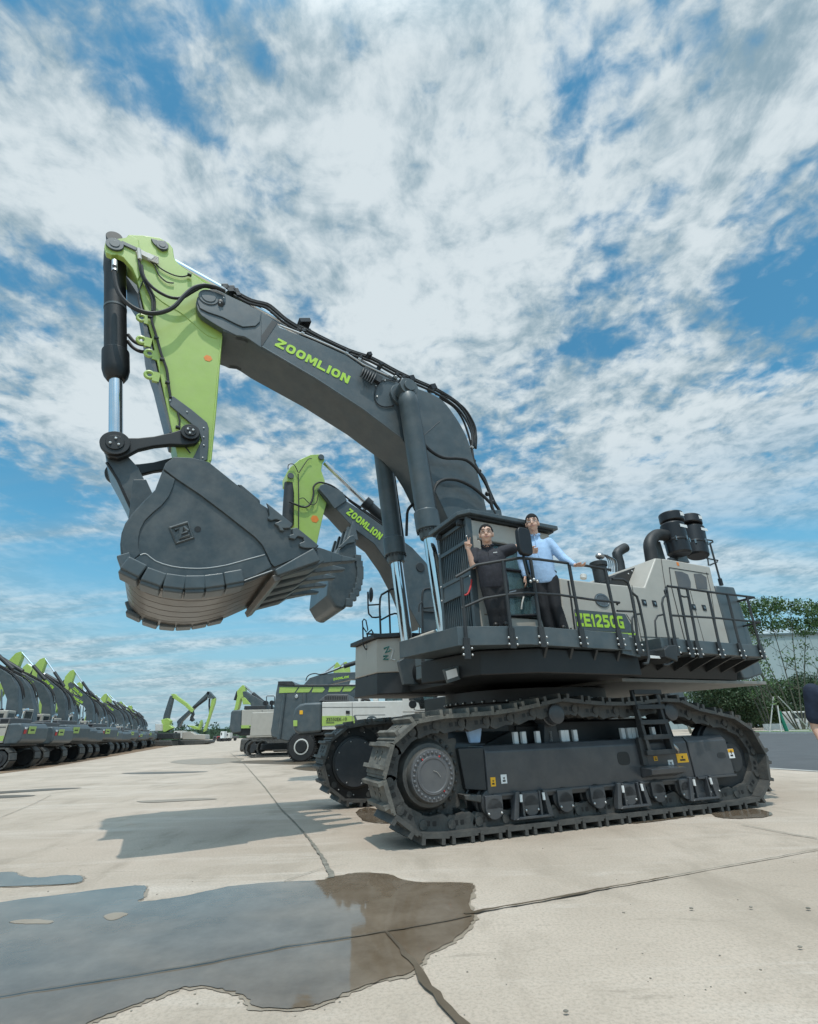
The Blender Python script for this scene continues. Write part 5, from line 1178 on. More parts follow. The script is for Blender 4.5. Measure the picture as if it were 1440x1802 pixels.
    for S_ in ('l', 'r'):
        s0, e0_, w0 = P('sh'+S_), P('el'+S_), P('wr'+S_)
        if long_sleeve: chain(b, [s0, e0_, e0_+(w0-e0_)*.88], [.068*k, .056*k, .040]); ell(b, e0_, .060*k, .060*k, .060*k, F, Rr, 10)
        else: chain(b, [s0, s0+(e0_-s0)*.72], [.072*k, .066*k])
    if untuck: ell(b, c-U3*.03, .155*k, .108*k, .10, F, Rr)
    SH_ = fused(b, 'shirt', shirt, root, .012, 3)
    # collar
    b = MB(); nk = P('neck')
    pts_ = [nk+Rr*math.cos(R(a))*.066*k+F*math.sin(R(a))*.066*k+U3*(.018-.028*max(0, math.sin(R(a)))) for a in range(-240, 70, 20)]
    b.tube(pts_, .014, 7, 1); 
    for s in (-1, 1): b.tube([nk+Rr*s*.05*k+F*.05*k+U3*.0, nk+Rr*s*.035+F*.085*k-U3*.035, nk+Rr*s*.012+F*.088*k-U3*.012], .010, 6, 1)
    b.build('collar', shirt, root)
    b = MB(); b.tube([nk+F*.086*k-U3*.03, ch+F*.118*k-U3*.10, (c+ch)/2+F*.136*k], .004, 5, 2)
    b.build('placket', shirt, root)
    if badge:
        p = ch+Rr*.075+F*.118*k-U3*.055; b = MB()
        for i in range(4): b.obox(p+Rr*i*.014, Rr*.005, F*.004, U3*.006)
        b.build('chest_mark', 'white_label', root)
    # ---- trousers, belt, shoes
    b = MB(); ell(b, c-U3*.01, .158*k, .110*k, .10, F, Rr); ell(b, c+U3*.05, .148*k, .104*k, .07, F, Rr)
    for S_ in ('l', 'r'):
        h_, k_, a_ = P('hip'+S_), P('kn'+S_), P('an'+S_)
        chain(b, [h_, h_+(k_-h_)*.5, k_, k_+(a_-k_)*.45, a_-U3*.06], [.104*k, .090*k, .074*k, .071*k, .068*k])
    fused(b, 'trousers', trousers, root, .012, 3)
    if long_sleeve:
        b = MB(); pts_ = [c+U3*.105+Rr*math.cos(2*math.pi*i/24)*.150*k+F*math.sin(2*math.pi*i/24)*.106*k for i in range(25)]; b.tube(pts_, .014, 7, 1); BL_ = b.build('belt', 'leather', root)
        b = MB(); b.obox(c+U3*.105+F*.122*k, Rr*.018, F*.004, U3*.014); b.build('buckle', 'steel', root)
    b = MB()
    for S_ in ('l', 'r'):
        a_ = P('an'+S_); z0 = a_.z; q = Vector((a_.x, a_.y, 0)); q = q
        capsule(b, q+U3*.045-F*.045, q+U3*.040+F*.14, .042, .038); capsule(b, q+U3*.05, q+U3*.09, .042, .045)
    o = fused(b, 'shoes', shoes, root, .012, 2)
    return root
def mk_foot(px, py, Y, z):
    """where a pixel's ray meets the walkway level; X from the plane Y"""
    x, _ = up(px, py, Y); return ORG+UX*x+UY*Y+Vector((0, 0, z))
def joints(foot, d, scale=1.0):
    f2 = (EYE-foot); f2.z = 0; F = f2.normalized(); Rr = Vector((-F.y, F.x, 0)); J = {}
    for n_, (px, py, dep) in d.items():
        rr = ray(px, py); P0 = foot+F*dep; t = (P0-EYE).dot(F)/rr.dot(F); Q = EYE+rr*t-foot
        J[n_] = (Q.dot(Rr), dep, max(Q.z, .09))
    return J
f1 = mk_foot(879, 1112, 2.24, DZ+.012)
J1 = joints(f1, dict(head=(856, 941, .06), neck=(858, 962, .0), shl=(837, 974, .0), shr=(883, 972, -.02), ell=(833, 995, .10), wrl=(824, 966, .17), elr=(908, 964, -.05), wrr=(930, 970, -.08),
    hipl=(861, 1029, 0), hipr=(879, 1029, 0), knl=(868, 1072, .03), knr=(886, 1072, .02), anl=(874, 1108, -.02), anr=(891, 1107, -.02)))
person('shorter smiling man in dark polo shirt and glasses making a V sign with raised hand', None, f1, J1, 'skin', 'shirt_dark', 'trousers', 'leather', False, 'red_hose' if False else 'badge',
    {'l': dict(d=(-.05, .1, 1), a=(1, 0, 0), curl=(.04, .04, 1.45, 1.5), spread=7, flip=-1, thumbin=True), 'r': dict(d=(1, -.1, .0), a=(0, .3, 1), curl=(.5, .6, .6, .6))}, build=1.28, hairz=.96, badge=True, untuck=1)
f2_ = mk_foot(979, 1111, 2.28, DZ+.012)
J2 = joints(f2_, dict(head=(937, 922, .05), neck=(941, 943, .0), shl=(921, 957, -.02), shr=(966, 955, .0), ell=(916, 990, -.06), wrl=(924, 1016, -.02), elr=(990, 981, .06), wrr=(1013, 995, .24),
    hipl=(949, 1021, 0), hipr=(969, 1021, 0), knl=(957, 1068, .02), knr=(978, 1068, .04), anl=(969, 1108, -.03), anr=(992, 1108, .0)))
person('taller man in pale blue shirt and black trousers with one hand resting on the rail', None, f2_, J2, 'skin', 'shirt_blue', 'trousers', 'leather', True, 'steel',
    {'l': dict(d=(.1, .1, -1), a=(0, 1, 0), curl=(.3, .3, .35, .4)), 'r': dict(d=(.85, .35, -.25), a=(-.2, .9, 0), curl=(.35, .4, .45, .5), flip=-1)}, build=1.2, hairz=1.04)
# the man at the right border, seen only in part
_x = aty(1474, 1250, 4.6)[0] if 'aty' in globals() else 4.0
f3 = Vector((ray(1486, 1250).x/ray(1486, 1250).y*4.6, 4.6, 0.0))
J3 = dict(head=(.06, .02, 1.62), neck=(.04, -.02, 1.48), shl=(-.17, 0, 1.42), shr=(.22, 0, 1.42), ell=(-.24, -.02, 1.12), wrl=(-.20, .10, .88), elr=(.30, 0, 1.12), wrr=(.26, .10, .88), hipl=(-.07, 0, .92), hipr=(.12, 0, .92), knl=(-.08, .03, .5), knr=(.14, -.03, .5), anl=(-.08, 0, .09), anr=(.15, .0, .09))
person('man in navy short-sleeved shirt standing at the right border, only his arm in view', None, f3, J3, 'skin_light', 'shirt_navy', 'trousers', 'leather', False, None,
    {'l': dict(d=(.05, .15, -1), a=(.1, 1, 0), curl=(.4, .5, .55, .6), flip=-1), 'r': dict(d=(0, .1, -1), a=(0, 1, 0), curl=(.4, .4, .4, .4))}, build=1.05)
# ================================================================ second big excavator, parked behind in the same heading
O2 = ORG - UY*6.0 - UX*4.5
E2 = thing('excavator', 'second large excavator behind the biggest one, its bucket showing past the front bucket', 'excavator', O2, UYAW)
def c8(*p): return [(480+x/4.8, 780+y/4.8) for x, y in p]
def c9(*p): return [(420+x/6.0, 900+y/6.0) for x, y in p]
def v3(px, py, Y): X_, Z_ = up(px, py, Y, O2); return Vector((X_, Y, Z_))
def pr2(name, mat, pts, yt, y0, y1, parent=None, bevel=.02): b = MB(); b.prism([up(x, y, yt, O2) for x, y in pts], y0, y1); return b.build(name, mat, parent or E2, bevel=bevel)
def tb2(name, mat, pts, Y, r, parent=None, sm=3): b = MB(); b.tube([v3(x, y, Y) for x, y in pts], r, 8, sm); return b.build(name, mat, parent or E2)
S2 = pr2('stick', 'lime', c8((320, 96), (392, 92), (428, 108), (440, 140), (420, 172), (412, 230), (440, 310), (458, 420), (455, 510), (420, 640), (372, 860), (330, 960), (270, 960), (182, 720), (182, 420), (168, 330), (120, 318), (118, 250), (150, 200), (225, 138)), .30, -.30, .30)
B2 = pr2('boom', 'charcoal', c8((385, 390), (400, 360), (430, 350), (480, 365), (590, 422), (625, 488), (760, 575), (990, 742), (1180, 880), (1300, 1010), (1390, 1200), (1450, 1500), (1250, 1560), (1160, 1400), (1090, 1225), (980, 1020), (860, 852), (690, 722), (530, 548), (455, 560 if False else 480)), .42, -.42, .42)
pr2('cheek_plate', 'charcoal', c8((385, 390), (400, 358), (430, 347), (480, 362), (590, 418), (625, 488), (520, 560), (455, 470)), .42, .425, .47, B2)
ccyl = v3(*c8((440, 165))[0], 0), v3(*c8((775, 490))[0], 0), v3(*c8((1010, 705))[0], 0)
b = MB(); b.cyl(ccyl[1], ccyl[2], .17, n=20); b.cyl(ccyl[1], ccyl[1]+(ccyl[2]-ccyl[1])*.2, .21, n=20); SC2 = b.build('stick_cylinder', 'charcoal_dark', E2, bevel=.01); b = MB(); b.cyl(ccyl[0], ccyl[1], .085, n=18); b.build('piston_rod', 'chrome', SC2)
b = MB(); b.cyl(v3(*c8((150, 340))[0], .1), v3(*c8((130, 700))[0], .1), .19, n=20); BC2 = b.build('bucket_cylinder', 'charcoal_dark', E2, bevel=.01)
for (x, y) in ((408, 120), (150, 278)):
    p = v3(*c8((x, y))[0], .30); b = MB(); b.cyl(p, p+Vector((0, .05, 0)), .10, n=20); b.build('pin_cover', 'charcoal', S2, bevel=.01)
for l, r in ((c8((215, 260), (218, 360), (220, 500), (218, 620), (220, 730)), .018), (c8((140, 495), (200, 520), (270, 540), (320, 510), (345, 430), (345, 370), (380, 335), (430, 335), (520, 370), (640, 470), (750, 545)), .03), (c8((225, 470), (260, 462), (290, 490), (330, 520), (370, 500), (385, 430)), .014), (c8((222, 250), (260, 190), (300, 135), (330, 130)), .014), (c8((130, 220), (135, 180), (180, 180), (215, 245)), .014)):
    tb2('hose', 'rubber', l, .38, r, S2)
p = v3(*c8((355, 640))[0], .30); b = MB(); b.prism([(p.x+.13*math.cos(k*math.pi/3), p.z+.13*math.sin(k*math.pi/3)) for k in range(6)], .301, .307); b.build('warning_label', 'orange_label', S2)
for pts_ in (c8((760, 560), (880, 640), (990, 720)), c8((640, 480), (800, 600), (1000, 745))): tb2('hose', 'rubber', pts_, .2, .03, B2)
a = v3(*c8((618, 592))[0], .43); c_ = v3(*c8((902, 818))[0], .43); d = c_-a; upv2 = Vector((0, 1, 0)).cross(d.normalized()); upv2 = -upv2 if upv2.z < 0 else upv2
letters('ZOOMLION', 'lettering', 'lime_text', B2, a, d, upv2, d.length, .25)
for s in (1, -1):
    t_, m_, l_ = v3(725, 985, s*.62), v3(738, 1006, s*.62), v3(744, 1150, s*.62)
    if s < 0: continue
t_, l_ = v3(737, 1003, .3), v3(743, 1150, .3); b = MB(); b.cyl(t_, l_, .10, n=16); b.build('piston_rod', 'chrome', E2); b = MB(); b.cyl(t_+Vector((0, -.15, .05)), t_+Vector((0, .15, .05)), .16, n=14); b.build('rod_eye', 'charcoal_dark', E2, bevel=.01)
BP = c9((1010, 500), (1060, 385), (1165, 268), (1245, 245), (1258, 480), (1283, 640), (1265, 800), (1200, 940), (1110, 1045), (1020, 1020), (940, 880), (960, 650))
K2 = pr2('bucket', 'bucket_paint', BP, 1.0, -.95, 1.0, None, .10)
for (x, y) in ((1256, 500), (1272, 560), (1280, 620), (1280, 680), (1270, 740), (1255, 800), (1235, 855), (1205, 905), (1165, 965)):
    p = v3(*c9((x, y))[0], 1.0); b = MB(); b.obox(p, (.10, 0, 0), (0, .07, 0), (0, 0, .11)); b.build('heel_shroud', 'charcoal', K2, bevel=.02)
for k in range(5):
    y_ = .85-k*.43; p0 = v3(*c9((1200, 262))[0], .85)+Vector((0, y_-.85, 0)); b = MB(); wedge(b, p0-Vector((0, 0, .15)), Vector((-.02, 0, 1)).normalized(), Vector((1, 0, 0)), .12, .05, .16, .03, .62); b.build('bucket_tooth', 'charcoal', K2, bevel=.015)
pr2('side_cutter', 'charcoal', c9((1045, 385), (1110, 325), (1165, 268), (1215, 250), (1225, 330), (1140, 350), (1090, 390)), 1.0, 1.0, 1.05, K2)
# its body, mostly hidden behind the first machine
b = MB(); b.box((-5.2, -1.9, 2.2), (.9, 1.9, 3.7)); b.box((-4.4, -1.7, 3.7), (-2.6, 1.7, 4.3)); b.build('engine_housing', 'beige', E2, bevel=.05)
b = MB(); b.box((-6.0, -1.9, 1.9), (-5.22, 1.9, 3.6)); b.build('counterweight', 'charcoal', E2, bevel=.1)
b = MB(); b.box((-5.0, -2.0, 1.7), (2.3, 2.0, 2.19)); b.build('swing_frame', 'black_paint', E2, bevel=.03)
b = MB(); b.prism_px(c7((740, 110), (860, 105), (905, 330), (900, 520), (745, 570)), -4.0, -.10, .0); 
bb = b.build('access_panel', 'charcoal', E2, bevel=.02); bb.location = ORG-O2 if False else (4.5, 2.0+0, 0) if False else (0, 0, 0)
for v in bb.data.vertices: v.co = Vector((v.co.x+4.5, v.co.y+2.0, v.co.z))
hp2 = [v3(x, y, 2.0) for x, y in c7((745, 560), (740, 200), (750, 120), (780, 98), (850, 98), (880, 130), (905, 330))]
b = MB(); b.tube(hp2, .03, 8, 3); b.build('handrail', 'charcoal_dark', E2)
for l in (((705, 340), (708, 265), (740, 235)), ((755, 300), (900, 290)), ((755, 335), (900, 345))):
    b = MB(); b.tube([v3(x, y, 2.05) for x, y in c7(*l)], .02, 8, 2); b.build('rail', 'charcoal_dark', E2)
for s in (1, -1):
    b = MB(); n = 26; pts_ = []
    for i in range(n): a_ = math.pi/2+math.pi*i/(n-1); pts_.append((-3.2+.68*math.cos(a_), .72+.68*math.sin(a_)))
    for i in range(n): a_ = -math.pi/2+math.pi*i/(n-1); pts_.append((2.2+.68*math.cos(a_), .72+.68*math.sin(a_)))
    b.prism(pts_, s*1.4, s*2.1); b.build('crawler_track', 'track_steel', E2, bevel=.02)
b = MB(); b.cyl((-.4, 0, 1.0), (-.4, 0, 1.7), 1.3, n=40); b.build('slewing_ring', 'black_paint', E2)
# ================================================================ parked fleet
def track_mesh(b, L_, H_, W_, y, n_sh=34):
    r = H_/2; x0, x1 = -L_/2+r, L_/2-r; per = 2*(x1-x0)+2*math.pi*(r-.04)
    out = []
    for k in range(n_sh):
        s = per*k/n_sh
        if s < x1-x0: p = (x0+s, H_-.05); t = (1, 0)
        elif s < x1-x0+math.pi*(r-.04): a = math.pi/2-(s-(x1-x0))/(r-.04); p = (x1+(r-.05)*math.cos(a), r+(r-.05)*math.sin(a)); t = (math.sin(a), -math.cos(a))
        elif s < 2*(x1-x0)+math.pi*(r-.04): p = (x1-(s-(x1-x0)-math.pi*(r-.04)), .05); t = (-1, 0)
        else: a = -math.pi/2-(s-2*(x1-x0)-math.pi*(r-.04))/(r-.04); p = (x0+(r-.05)*math.cos(a), r+(r-.05)*math.sin(a)); t = (math.sin(a), -math.cos(a))
        tv = Vector((t[0], 0, t[1])); nv = Vector((-t[1], 0, t[0])) ; h_ = per/n_sh*.47
        b.obox((p[0], y, p[1]), tv*h_, (0, W_/2, 0), nv*.035)
def digger(label, S_=1.0, group=None, pose='row', rot=0.0, fold=0.0, detailed=True, loc=(0, 0, 0), rz=0.0, text=True):
    rt = thing('excavator', label, 'excavator', loc, rz, group)
    def bx(name, mat, lo, hi, parent=None, bevel=.03):
        b = MB(); b.box([q*S_ for q in lo], [q*S_ for q in hi]); return b.build(name, mat, parent or rt, bevel=bevel*S_)
    def prs(name, mat, pts, y0, y1, parent=None, bevel=.03, plane='xz'):
        b = MB(); b.prism([(x*S_, z*S_) for x, z in pts], y0*S_, y1*S_, plane); return b.build(name, mat, parent or rt, bevel=bevel*S_)
    def tb(name, mat, pts, r, parent=None, sm=3):
        b = MB(); b.tube([Vector(p)*S_ for p in pts], r*S_, 8, sm); return b.build(name, mat, parent or rt)
    for s in (1, -1):
        b = MB(); track_mesh(b, 4.3*S_, 1.0*S_, .6*S_, s*1.15*S_, 30); TR = b.build('crawler_track', 'track_steel', rt, smooth=False)
        prs('track_frame', 'charcoal_dark', [(-1.5, .32), (1.5, .32), (1.6, .5), (1.5, .68), (-1.5, .68), (-1.6, .5)], s*1.0, s*1.38, rt)
        for x in (-1.64, 1.64): b = MB(); b.cyl(Vector((x, s*.98, .5))*S_, Vector((x, s*1.40, .5))*S_, .36*S_, n=22); b.cyl(Vector((x, s*1.40, .5))*S_, Vector((x, s*1.44, .5))*S_, .2*S_, n=18); b.build('sprocket', 'charcoal_dark', rt, bevel=.01)
        bolts(TR, [Vector((x, s*1.40, .56))*S_ for x in (-.5, -.3)], .05, 'white_label', 'reflector')
    b = MB(); b.cyl(Vector((0, 0, .7))*S_, Vector((0, 0, 1.1))*S_, .75*S_, n=26); b.box(Vector((-1, -.9, .55))*S_, Vector((1, .9, .85))*S_); b.build('slewing_ring', 'black_paint', rt)
    bx('deck', 'black_paint', (-1.9, -1.25, 1.02), (1.6, 1.25, 1.16))
    H = prs('engine_housing', 'beige', [(-1.55, 1.18), (.35, 1.18), (.35, 2.0), (-1.55, 2.0)], -1.28, 1.28)
    bx('engine_housing', 'beige', (.35, -1.28, 1.165), (1.5, -.55, 1.95))
    for s in (1, -1):
        prs('lime_stripe', 'lime', [(-1.54, 1.26), (-.1, 1.26), (-.45, 1.44), (-1.54, 1.49)], s*1.281, s*1.29, H, .002)
        for k in range(3): x = -1.2+k*.27; prs('vent', 'black_plastic', [(x, 1.58), (x+.09, 1.58), (x+.17, 1.78), (x+.08, 1.78)], s*1.281, s*1.29, H, .002)
        prs('vent_line', 'charcoal_dark', [(-1.5, 1.84), (-.3, 1.84), (-.3, 1.88), (-1.5, 1.88)], s*1.281, s*1.288, H, .002)
    C_ = prs('counterweight', 'charcoal', [(-1.56, 1.1), (-1.56, 2.02), (-2.1, 2.02), (-2.28, 1.8), (-2.3, 1.25), (-2.15, 1.1)], -1.3, 1.3, None, .09)
    bx('lime_sign', 'lime', (-2.325, .15, 1.55), (-2.30, .80, 1.88), C_, .004); bx('sign_mark', 'black_paint', (-2.33, .30, 1.68), (-2.326, .68, 1.75), C_, .001)
    bx('tail_reflector', 'red_hose', (-2.325, 1.0, 1.55), (-2.30, 1.2, 1.72), C_, .004); bx('tail_reflector', 'white_label', (-2.325, 1.0, 1.75), (-2.30, 1.2, 1.84), C_, .004)
    bx('hood', 'hub_gray', (-1.45, -1.1, 2.003), (-.1, 1.0, 2.28), None, .05)
    for k in range(3): bx('hood_grille', 'black_plastic', (-1.38+k*.42, 1.001, 2.06), (-1.04+k*.42, 1.008, 2.22), None, .002)
    tb('exhaust_pipe', 'chrome', [(-1.2, -.5, 2.25), (-1.2, -.5, 2.55), (-1.25, -.5, 2.68), (-1.4, -.5, 2.72)], .06)
    CB_ = bx('cab', 'beige', (.45, .38, 1.165), (1.65, 1.28, 2.95), None, .06)
    bx('window', 'glass_dark', (.62, 1.281, 1.95), (1.50, 1.295, 2.78), CB_, .01); bx('window', 'glass_dark', (1.651, .46, 1.7), (1.662, 1.2, 2.80), CB_, .01); bx('window', 'glass_dark', (.438, .5, 2.1), (.449, 1.16, 2.8), CB_, .01)
    bx('door_panel', 'charcoal_dark', (.62, 1.281, 1.45), (1.5, 1.29, 1.9), CB_, .004)
    if pose == 'row':
        _prs, _tb, _V = prs, tb, Vector
        cr_, sr_ = math.cos(rot), math.sin(rot)
        def rp(x, z): return (.7+(x-.7)*cr_-(z-1.6)*sr_, 1.6+(x-.7)*sr_+(z-1.6)*cr_)
        cf_, sf_ = math.cos(fold), math.sin(fold)
        def fp_(x, z): x, z = 3.8+(x-3.8)*cf_-(z-6.0)*sf_, 6.0+(x-3.8)*sf_+(z-6.0)*cf_; return rp(x, z)
        def prs(n_, m_, pts, *a, **k): f = fp_ if n_ in ('stick', 'bucket') else rp; return _prs(n_, m_, [f(*p) for p in pts], *a, **k)
        def tb(n_, m_, pts, *a, **k): return _tb(n_, m_, [(rp(p[0], p[2])[0], p[1], rp(p[0], p[2])[1]) for p in pts], *a, **k)
        def Vr(t, f=rp): q = f(t[0], t[2]); return Vector((q[0], t[1], q[1]))
        BM = prs('boom', 'charcoal', [(.35, 1.6), (.45, 3.0), (.80, 4.15), (1.40, 4.95), (3.75, 6.25), (3.95, 6.12), (3.85, 5.88), (2.0, 4.72), (1.25, 3.6), (.95, 1.6)], -.24, .24, None, .03)
        ST = prs('stick', 'lime', [(4.42, 7.2), (4.15, 7.4), (3.85, 7.05), (3.70, 6.3), (3.65, 5.5), (3.80, 3.2), (4.05, 3.2), (4.3, 5.6), (4.60, 6.6)], -.19, .19, None, .03)
        t0, t2 = Vr((4.15, 0, 7.35), fp_), Vr((1.55, 0, 5.35)); t1 = t0.lerp(t2, .5)
        b = MB(); b.cyl(t1*S_, t2*S_, .115*S_, n=14); SCy = b.build('stick_cylinder', 'charcoal_dark', rt); b = MB(); b.cyl(t0*S_, t1*S_, .06*S_, n=12); b.build('piston_rod', 'chrome', SCy)
        for s in (1, -1):
            p0, p2 = Vector((1.25, s*.33, 1.7)), Vr((2.0, s*.33, 4.2)); p1 = p0.lerp(p2, .56); b = MB(); b.cyl(p1*S_, p2*S_, .05*S_, n=12); q = b.build('piston_rod', 'steel', rt); b = MB(); b.cyl(p0*S_, p1*S_, .1*S_, n=14); b.build('boom_cylinder', 'charcoal_dark', rt)
        p0, p1 = Vr((4.55, 0, 6.3), fp_), Vr((4.62, 0, 4.9), fp_); b = MB(); b.cyl(p0*S_, p1*S_, .10*S_, n=12); b.build('bucket_cylinder', 'charcoal_dark', rt)
        prs('bucket', 'bucket_paint', [(3.5, 3.4), (4.4, 3.5), (4.6, 2.7), (4.2, 2.0), (3.4, 1.9), (2.8, 2.2), (2.7, 2.5)], -.6, .6, None, .05)
        for k, (Y_) in enumerate((.1, -.05, .2)): tb('hose', 'rubber', [(3.8, Y_, 6.25), (2.8, Y_, 5.75+.05*k), (1.5, Y_, 5.05+.06*k), (.8, Y_, 4.35+.1*k), (.45, Y_, 3.6+.1*k)], .035, BM)
        if text:
            l0 = Vr((3.35, .245, 5.68)); l1 = Vr((2.3, .245, 5.04)); dl = l1-l0; letters('ZOOMLION', 'lettering', 'lime_text', BM, l0*S_, dl, Vector((-.52*cr_-.85*sr_, 0, -.52*sr_+.85*cr_)) if 0 else Vector((dl.z, 0, -dl.x)), 1.25*S_, .22*S_, .005*S_)
    return rt
protos = [digger('x', 1.0), digger('x', 1.10, rot=-.13, fold=-.10), digger('x', .95, rot=.10, fold=.16), digger('x', 1.05, rot=-.05, fold=.34)]; used_ = set()
rowA, rowB = gp(92, 1347), gp(278, 1313); rd = (rowB-rowA).normalized(); RY = math.atan2(-.16, -.987)
names_ = ['first', 'second', 'third', 'fourth', 'fifth', 'sixth', 'seventh', 'eighth', 'ninth', 'tenth', 'eleventh', 'twelfth', 'thirteenth', 'fourteenth', 'fifteenth', 'sixteenth', 'seventeenth', 'eighteenth', 'nineteenth', 'twentieth', 'twenty-first', 'twenty-second', 'twenty-third', 'twenty-fourth']
fwd_ = Vector((math.cos(RY), math.sin(RY), 0)); rr_ = random.Random(5); kinds_ = [0, 0, 1, 3, 2, 1, 0, 2, 3, 0, 1, 2, 0, 3, 1, 0, 2, 1, 0, 3, 2, 0, 1, 0]
for i in range(24):
    p = rowA+rd*(3.95*(i-1)+rr_.uniform(-.25, .25))+fwd_*(2.3+rr_.uniform(-.15, .7))
    s = 1.0+rr_.uniform(-.05, .08); k_ = kinds_[i]; o = protos[k_] if k_ not in used_ else copy_tree(protos[k_]); used_.add(k_)
    o.location = p; o.rotation_euler = (0, 0, RY+rr_.uniform(-.09, .05)); o.scale = (s, s, s*(1.0+rr_.uniform(-.03, .05)))
    o['label'] = f'{names_[i]} machine of the parked row counted from the left, grey body, raised dark boom'; o['group'] = 'excavators parked in a row on the left'
# a bigger boom with hoses at the left border belongs to a larger machine
BG = digger('large dark-boomed excavator at the left border, in front of the row', 1.45, pose='row', text=False)
BG.location = rowA+rd*(1.0)+fwd_*7.4; BG.rotation_euler = (0, 0, RY)
# grey counterweight with green lettering at the left border
BL2 = digger('excavator at the very left border showing its dark counterweight with green letters', 1.0, pose='none')
q = gp(20, 1352); BL2.location = q+Vector((-1.9, .6, 0)); BL2.rotation_euler = (0, 0, RY-.9)
letters('ZOOMLION', 'lettering', 'lime_text', BL2, (-2.33, 1.15, 1.35), (0, -1, 0), (0, 0, 1), 2.3, .28, .01)
b = MB(); b.box((-2.33, .85, 1.72), (-2.31, 1.1, 1.84)); b.build('lamp', 'orange_label', BL2)
# ---------------------------------------------------------------- machines traced side-on: a vertical plane facing the viewer
def aty(px, py, y):
    d = ray(px, py); t = y/d.y; P = EYE+d*t; return (P.x, P.z)
class Side:
    def __init__(s, name, label, cat, px, y, group=None):
        s.y = y; g = aty(px, 1300, y)[0]; s.x0 = g; s.root = thing(name, label, cat, (g, y, 0), 0, group)
    def P(s, pts, y=None): y = y if y is not None else s.y; return [(aty(a, b_, y)[0]-s.x0, aty(a, b_, y)[1]) for a, b_ in pts]
    def prism(s, name, mat, pts, y0, y1, parent=None, bevel=.03):
        """y0, y1 depths behind the plane of tracing"""
        b = MB(); b.prism(s.P(pts), y0, y1); return b.build(name, mat, parent or s.root, bevel=bevel)
    def tube(s, name, mat, pts, r, dy=0, parent=None, sm=3):
        b = MB(); b.tube([(x, dy, z) for x, z in s.P(pts)], r, 8, sm); return b.build(name, mat, parent or s.root)
    def cyl(s, name, mat, c, r, y0, y1, parent=None, bevel=.02, n=36):
        (x, z), = s.P([c]); b = MB(); b.cyl((x, y0, z), (x, y1, z), r, n=n); return b.build(name, mat, parent or s.root, bevel=bevel)
def c10(*p): return [(400+x/5.143, 1180+y/5.143) for x, y in p]
def c11(*p): return [(540+x/9.0, 1130+y/9.0) for x, y in p]
def c12(*p): return [(200+x/5.538, 1180+y/5.538) for x, y in p]
# excavator with the lime name panel
Z = Side('excavator', 'grey excavator with lime name panel and rounded dark counterweight by the dump truck', 'excavator', 620, 21.0)
Z.prism('counterweight', 'charcoal', c10((598, 530), (595, 400), (612, 345), (650, 308), (705, 292), (855, 286), (855, 560), (650, 575), (605, 555)), 0, 2.9, None, .12)
H = Z.prism('engine_housing', 'white_paint', c10((857, 286), (1430, 276), (1700, 270), (1700, 530), (857, 538)), .02, 2.9)
Z.prism('name_panel', 'lime', c10((858, 413), (1130, 410), (1130, 490), (858, 503)), -.0, .018, H, .002); Z.prism('lime_wedge', 'lime', c10((1136, 413), (1150, 418), (1165, 490), (1136, 490)), -.0, .018, H, .002); Z.prism('dark_wedge', 'charcoal', c10((1142, 410), (1160, 410), (1190, 488), (1170, 490)), -.004, .018, H, .001)
q = Z.P(c10((895, 460), (1082, 455))); text_obj('ZE550EK-10', 'lettering', 'charcoal_dark', H, (q[0][0], -.01, q[0][1]), (1, 0, 0), (0, 0, 1), q[1][0]-q[0][0], .13, .005, .004)
Z.tube('small_print', 'charcoal_dark', c10((895, 473), (970, 472)), .012, -.005, H, 1)
(bx_, bz_), = Z.P(c10((1307, 438))); b = MB(); b.prism([(bx_+.20*math.cos(2*math.pi*i/24), bz_+.11*math.sin(2*math.pi*i/24)) for i in range(24)], -.01, .018); b.build('badge', 'charcoal', H); b = MB(); b.box((bx_-.15, -.016, bz_-.02), (bx_+.15, -.011, bz_+.02)); b.build('badge_band', 'white_label', H)
Z.prism('latch', 'black_plastic', c10((1074, 364), (1110, 364), (1110, 392), (1074, 392)), -.02, .018, H, .01)
for l in (((1131, 288), (1131, 530)), ((860, 333), (1430, 330)), ((1150, 404), (1430, 400))): Z.tube('panel_gap', 'hub_gray', c10(*l), .010, .018, H, 1)
Z.prism('corner_lamp', 'yellow_label', c10((655, 362), (685, 362), (685, 398), (655, 398)), -.02, .05, None, .01); Z.prism('lime_sign', 'lime', c10((598, 452), (636, 452), (636, 505), (600, 505)), -.03, .03, None, .01)
CWO = Z.root
HR_ = Z.prism('hood', 'hub_gray', c10((812, 276), (870, 225), (895, 210), (1085, 210), (1095, 276)), .3, 2.4)
for k in range(13): x = 872+k*16; Z.prism('hood_slot', 'black_plastic', c10((x, 228), (x+8, 228), (x+8, 262), (x, 262)), .28, .299, HR_, .001)
Z.prism('air_cleaner', 'black_plastic', c10((1185, 148), (1250, 148), (1250, 205), (1185, 205)), .8, 1.3, None, .06); Z.prism('label', 'white_label', c10((1190, 160), (1213, 160), (1213, 185), (1190, 185)), .78, .799)
Z.prism('pipe_stand', 'white_paint', c10((1300, 165), (1365, 165), (1355, 272), (1310, 272)), .6, 1.0); Z.tube('intake_pipe', 'white_paint', c10((1185, 268), (1185, 245), (1205, 228), (1235, 235), (1245, 268)), .09, .8); Z.tube('hose', 'rubber', c10((1200, 275), (1225, 250), (1260, 255), (1275, 275)), .06, .7)
CBn = Z.prism('cab', 'white_paint', c7((530, 1215), (1000, 1215), (1090, 1225), (1090, 1395), (530, 1400)), .0, 1.5)
Z.prism('window', 'glass_dark', c7((595, 1228), (905, 1228), (860, 1290), (820, 1360), (720, 1365), (700, 1300), (640, 1280), (600, 1275)), -.012, 0.0, CBn, .002)
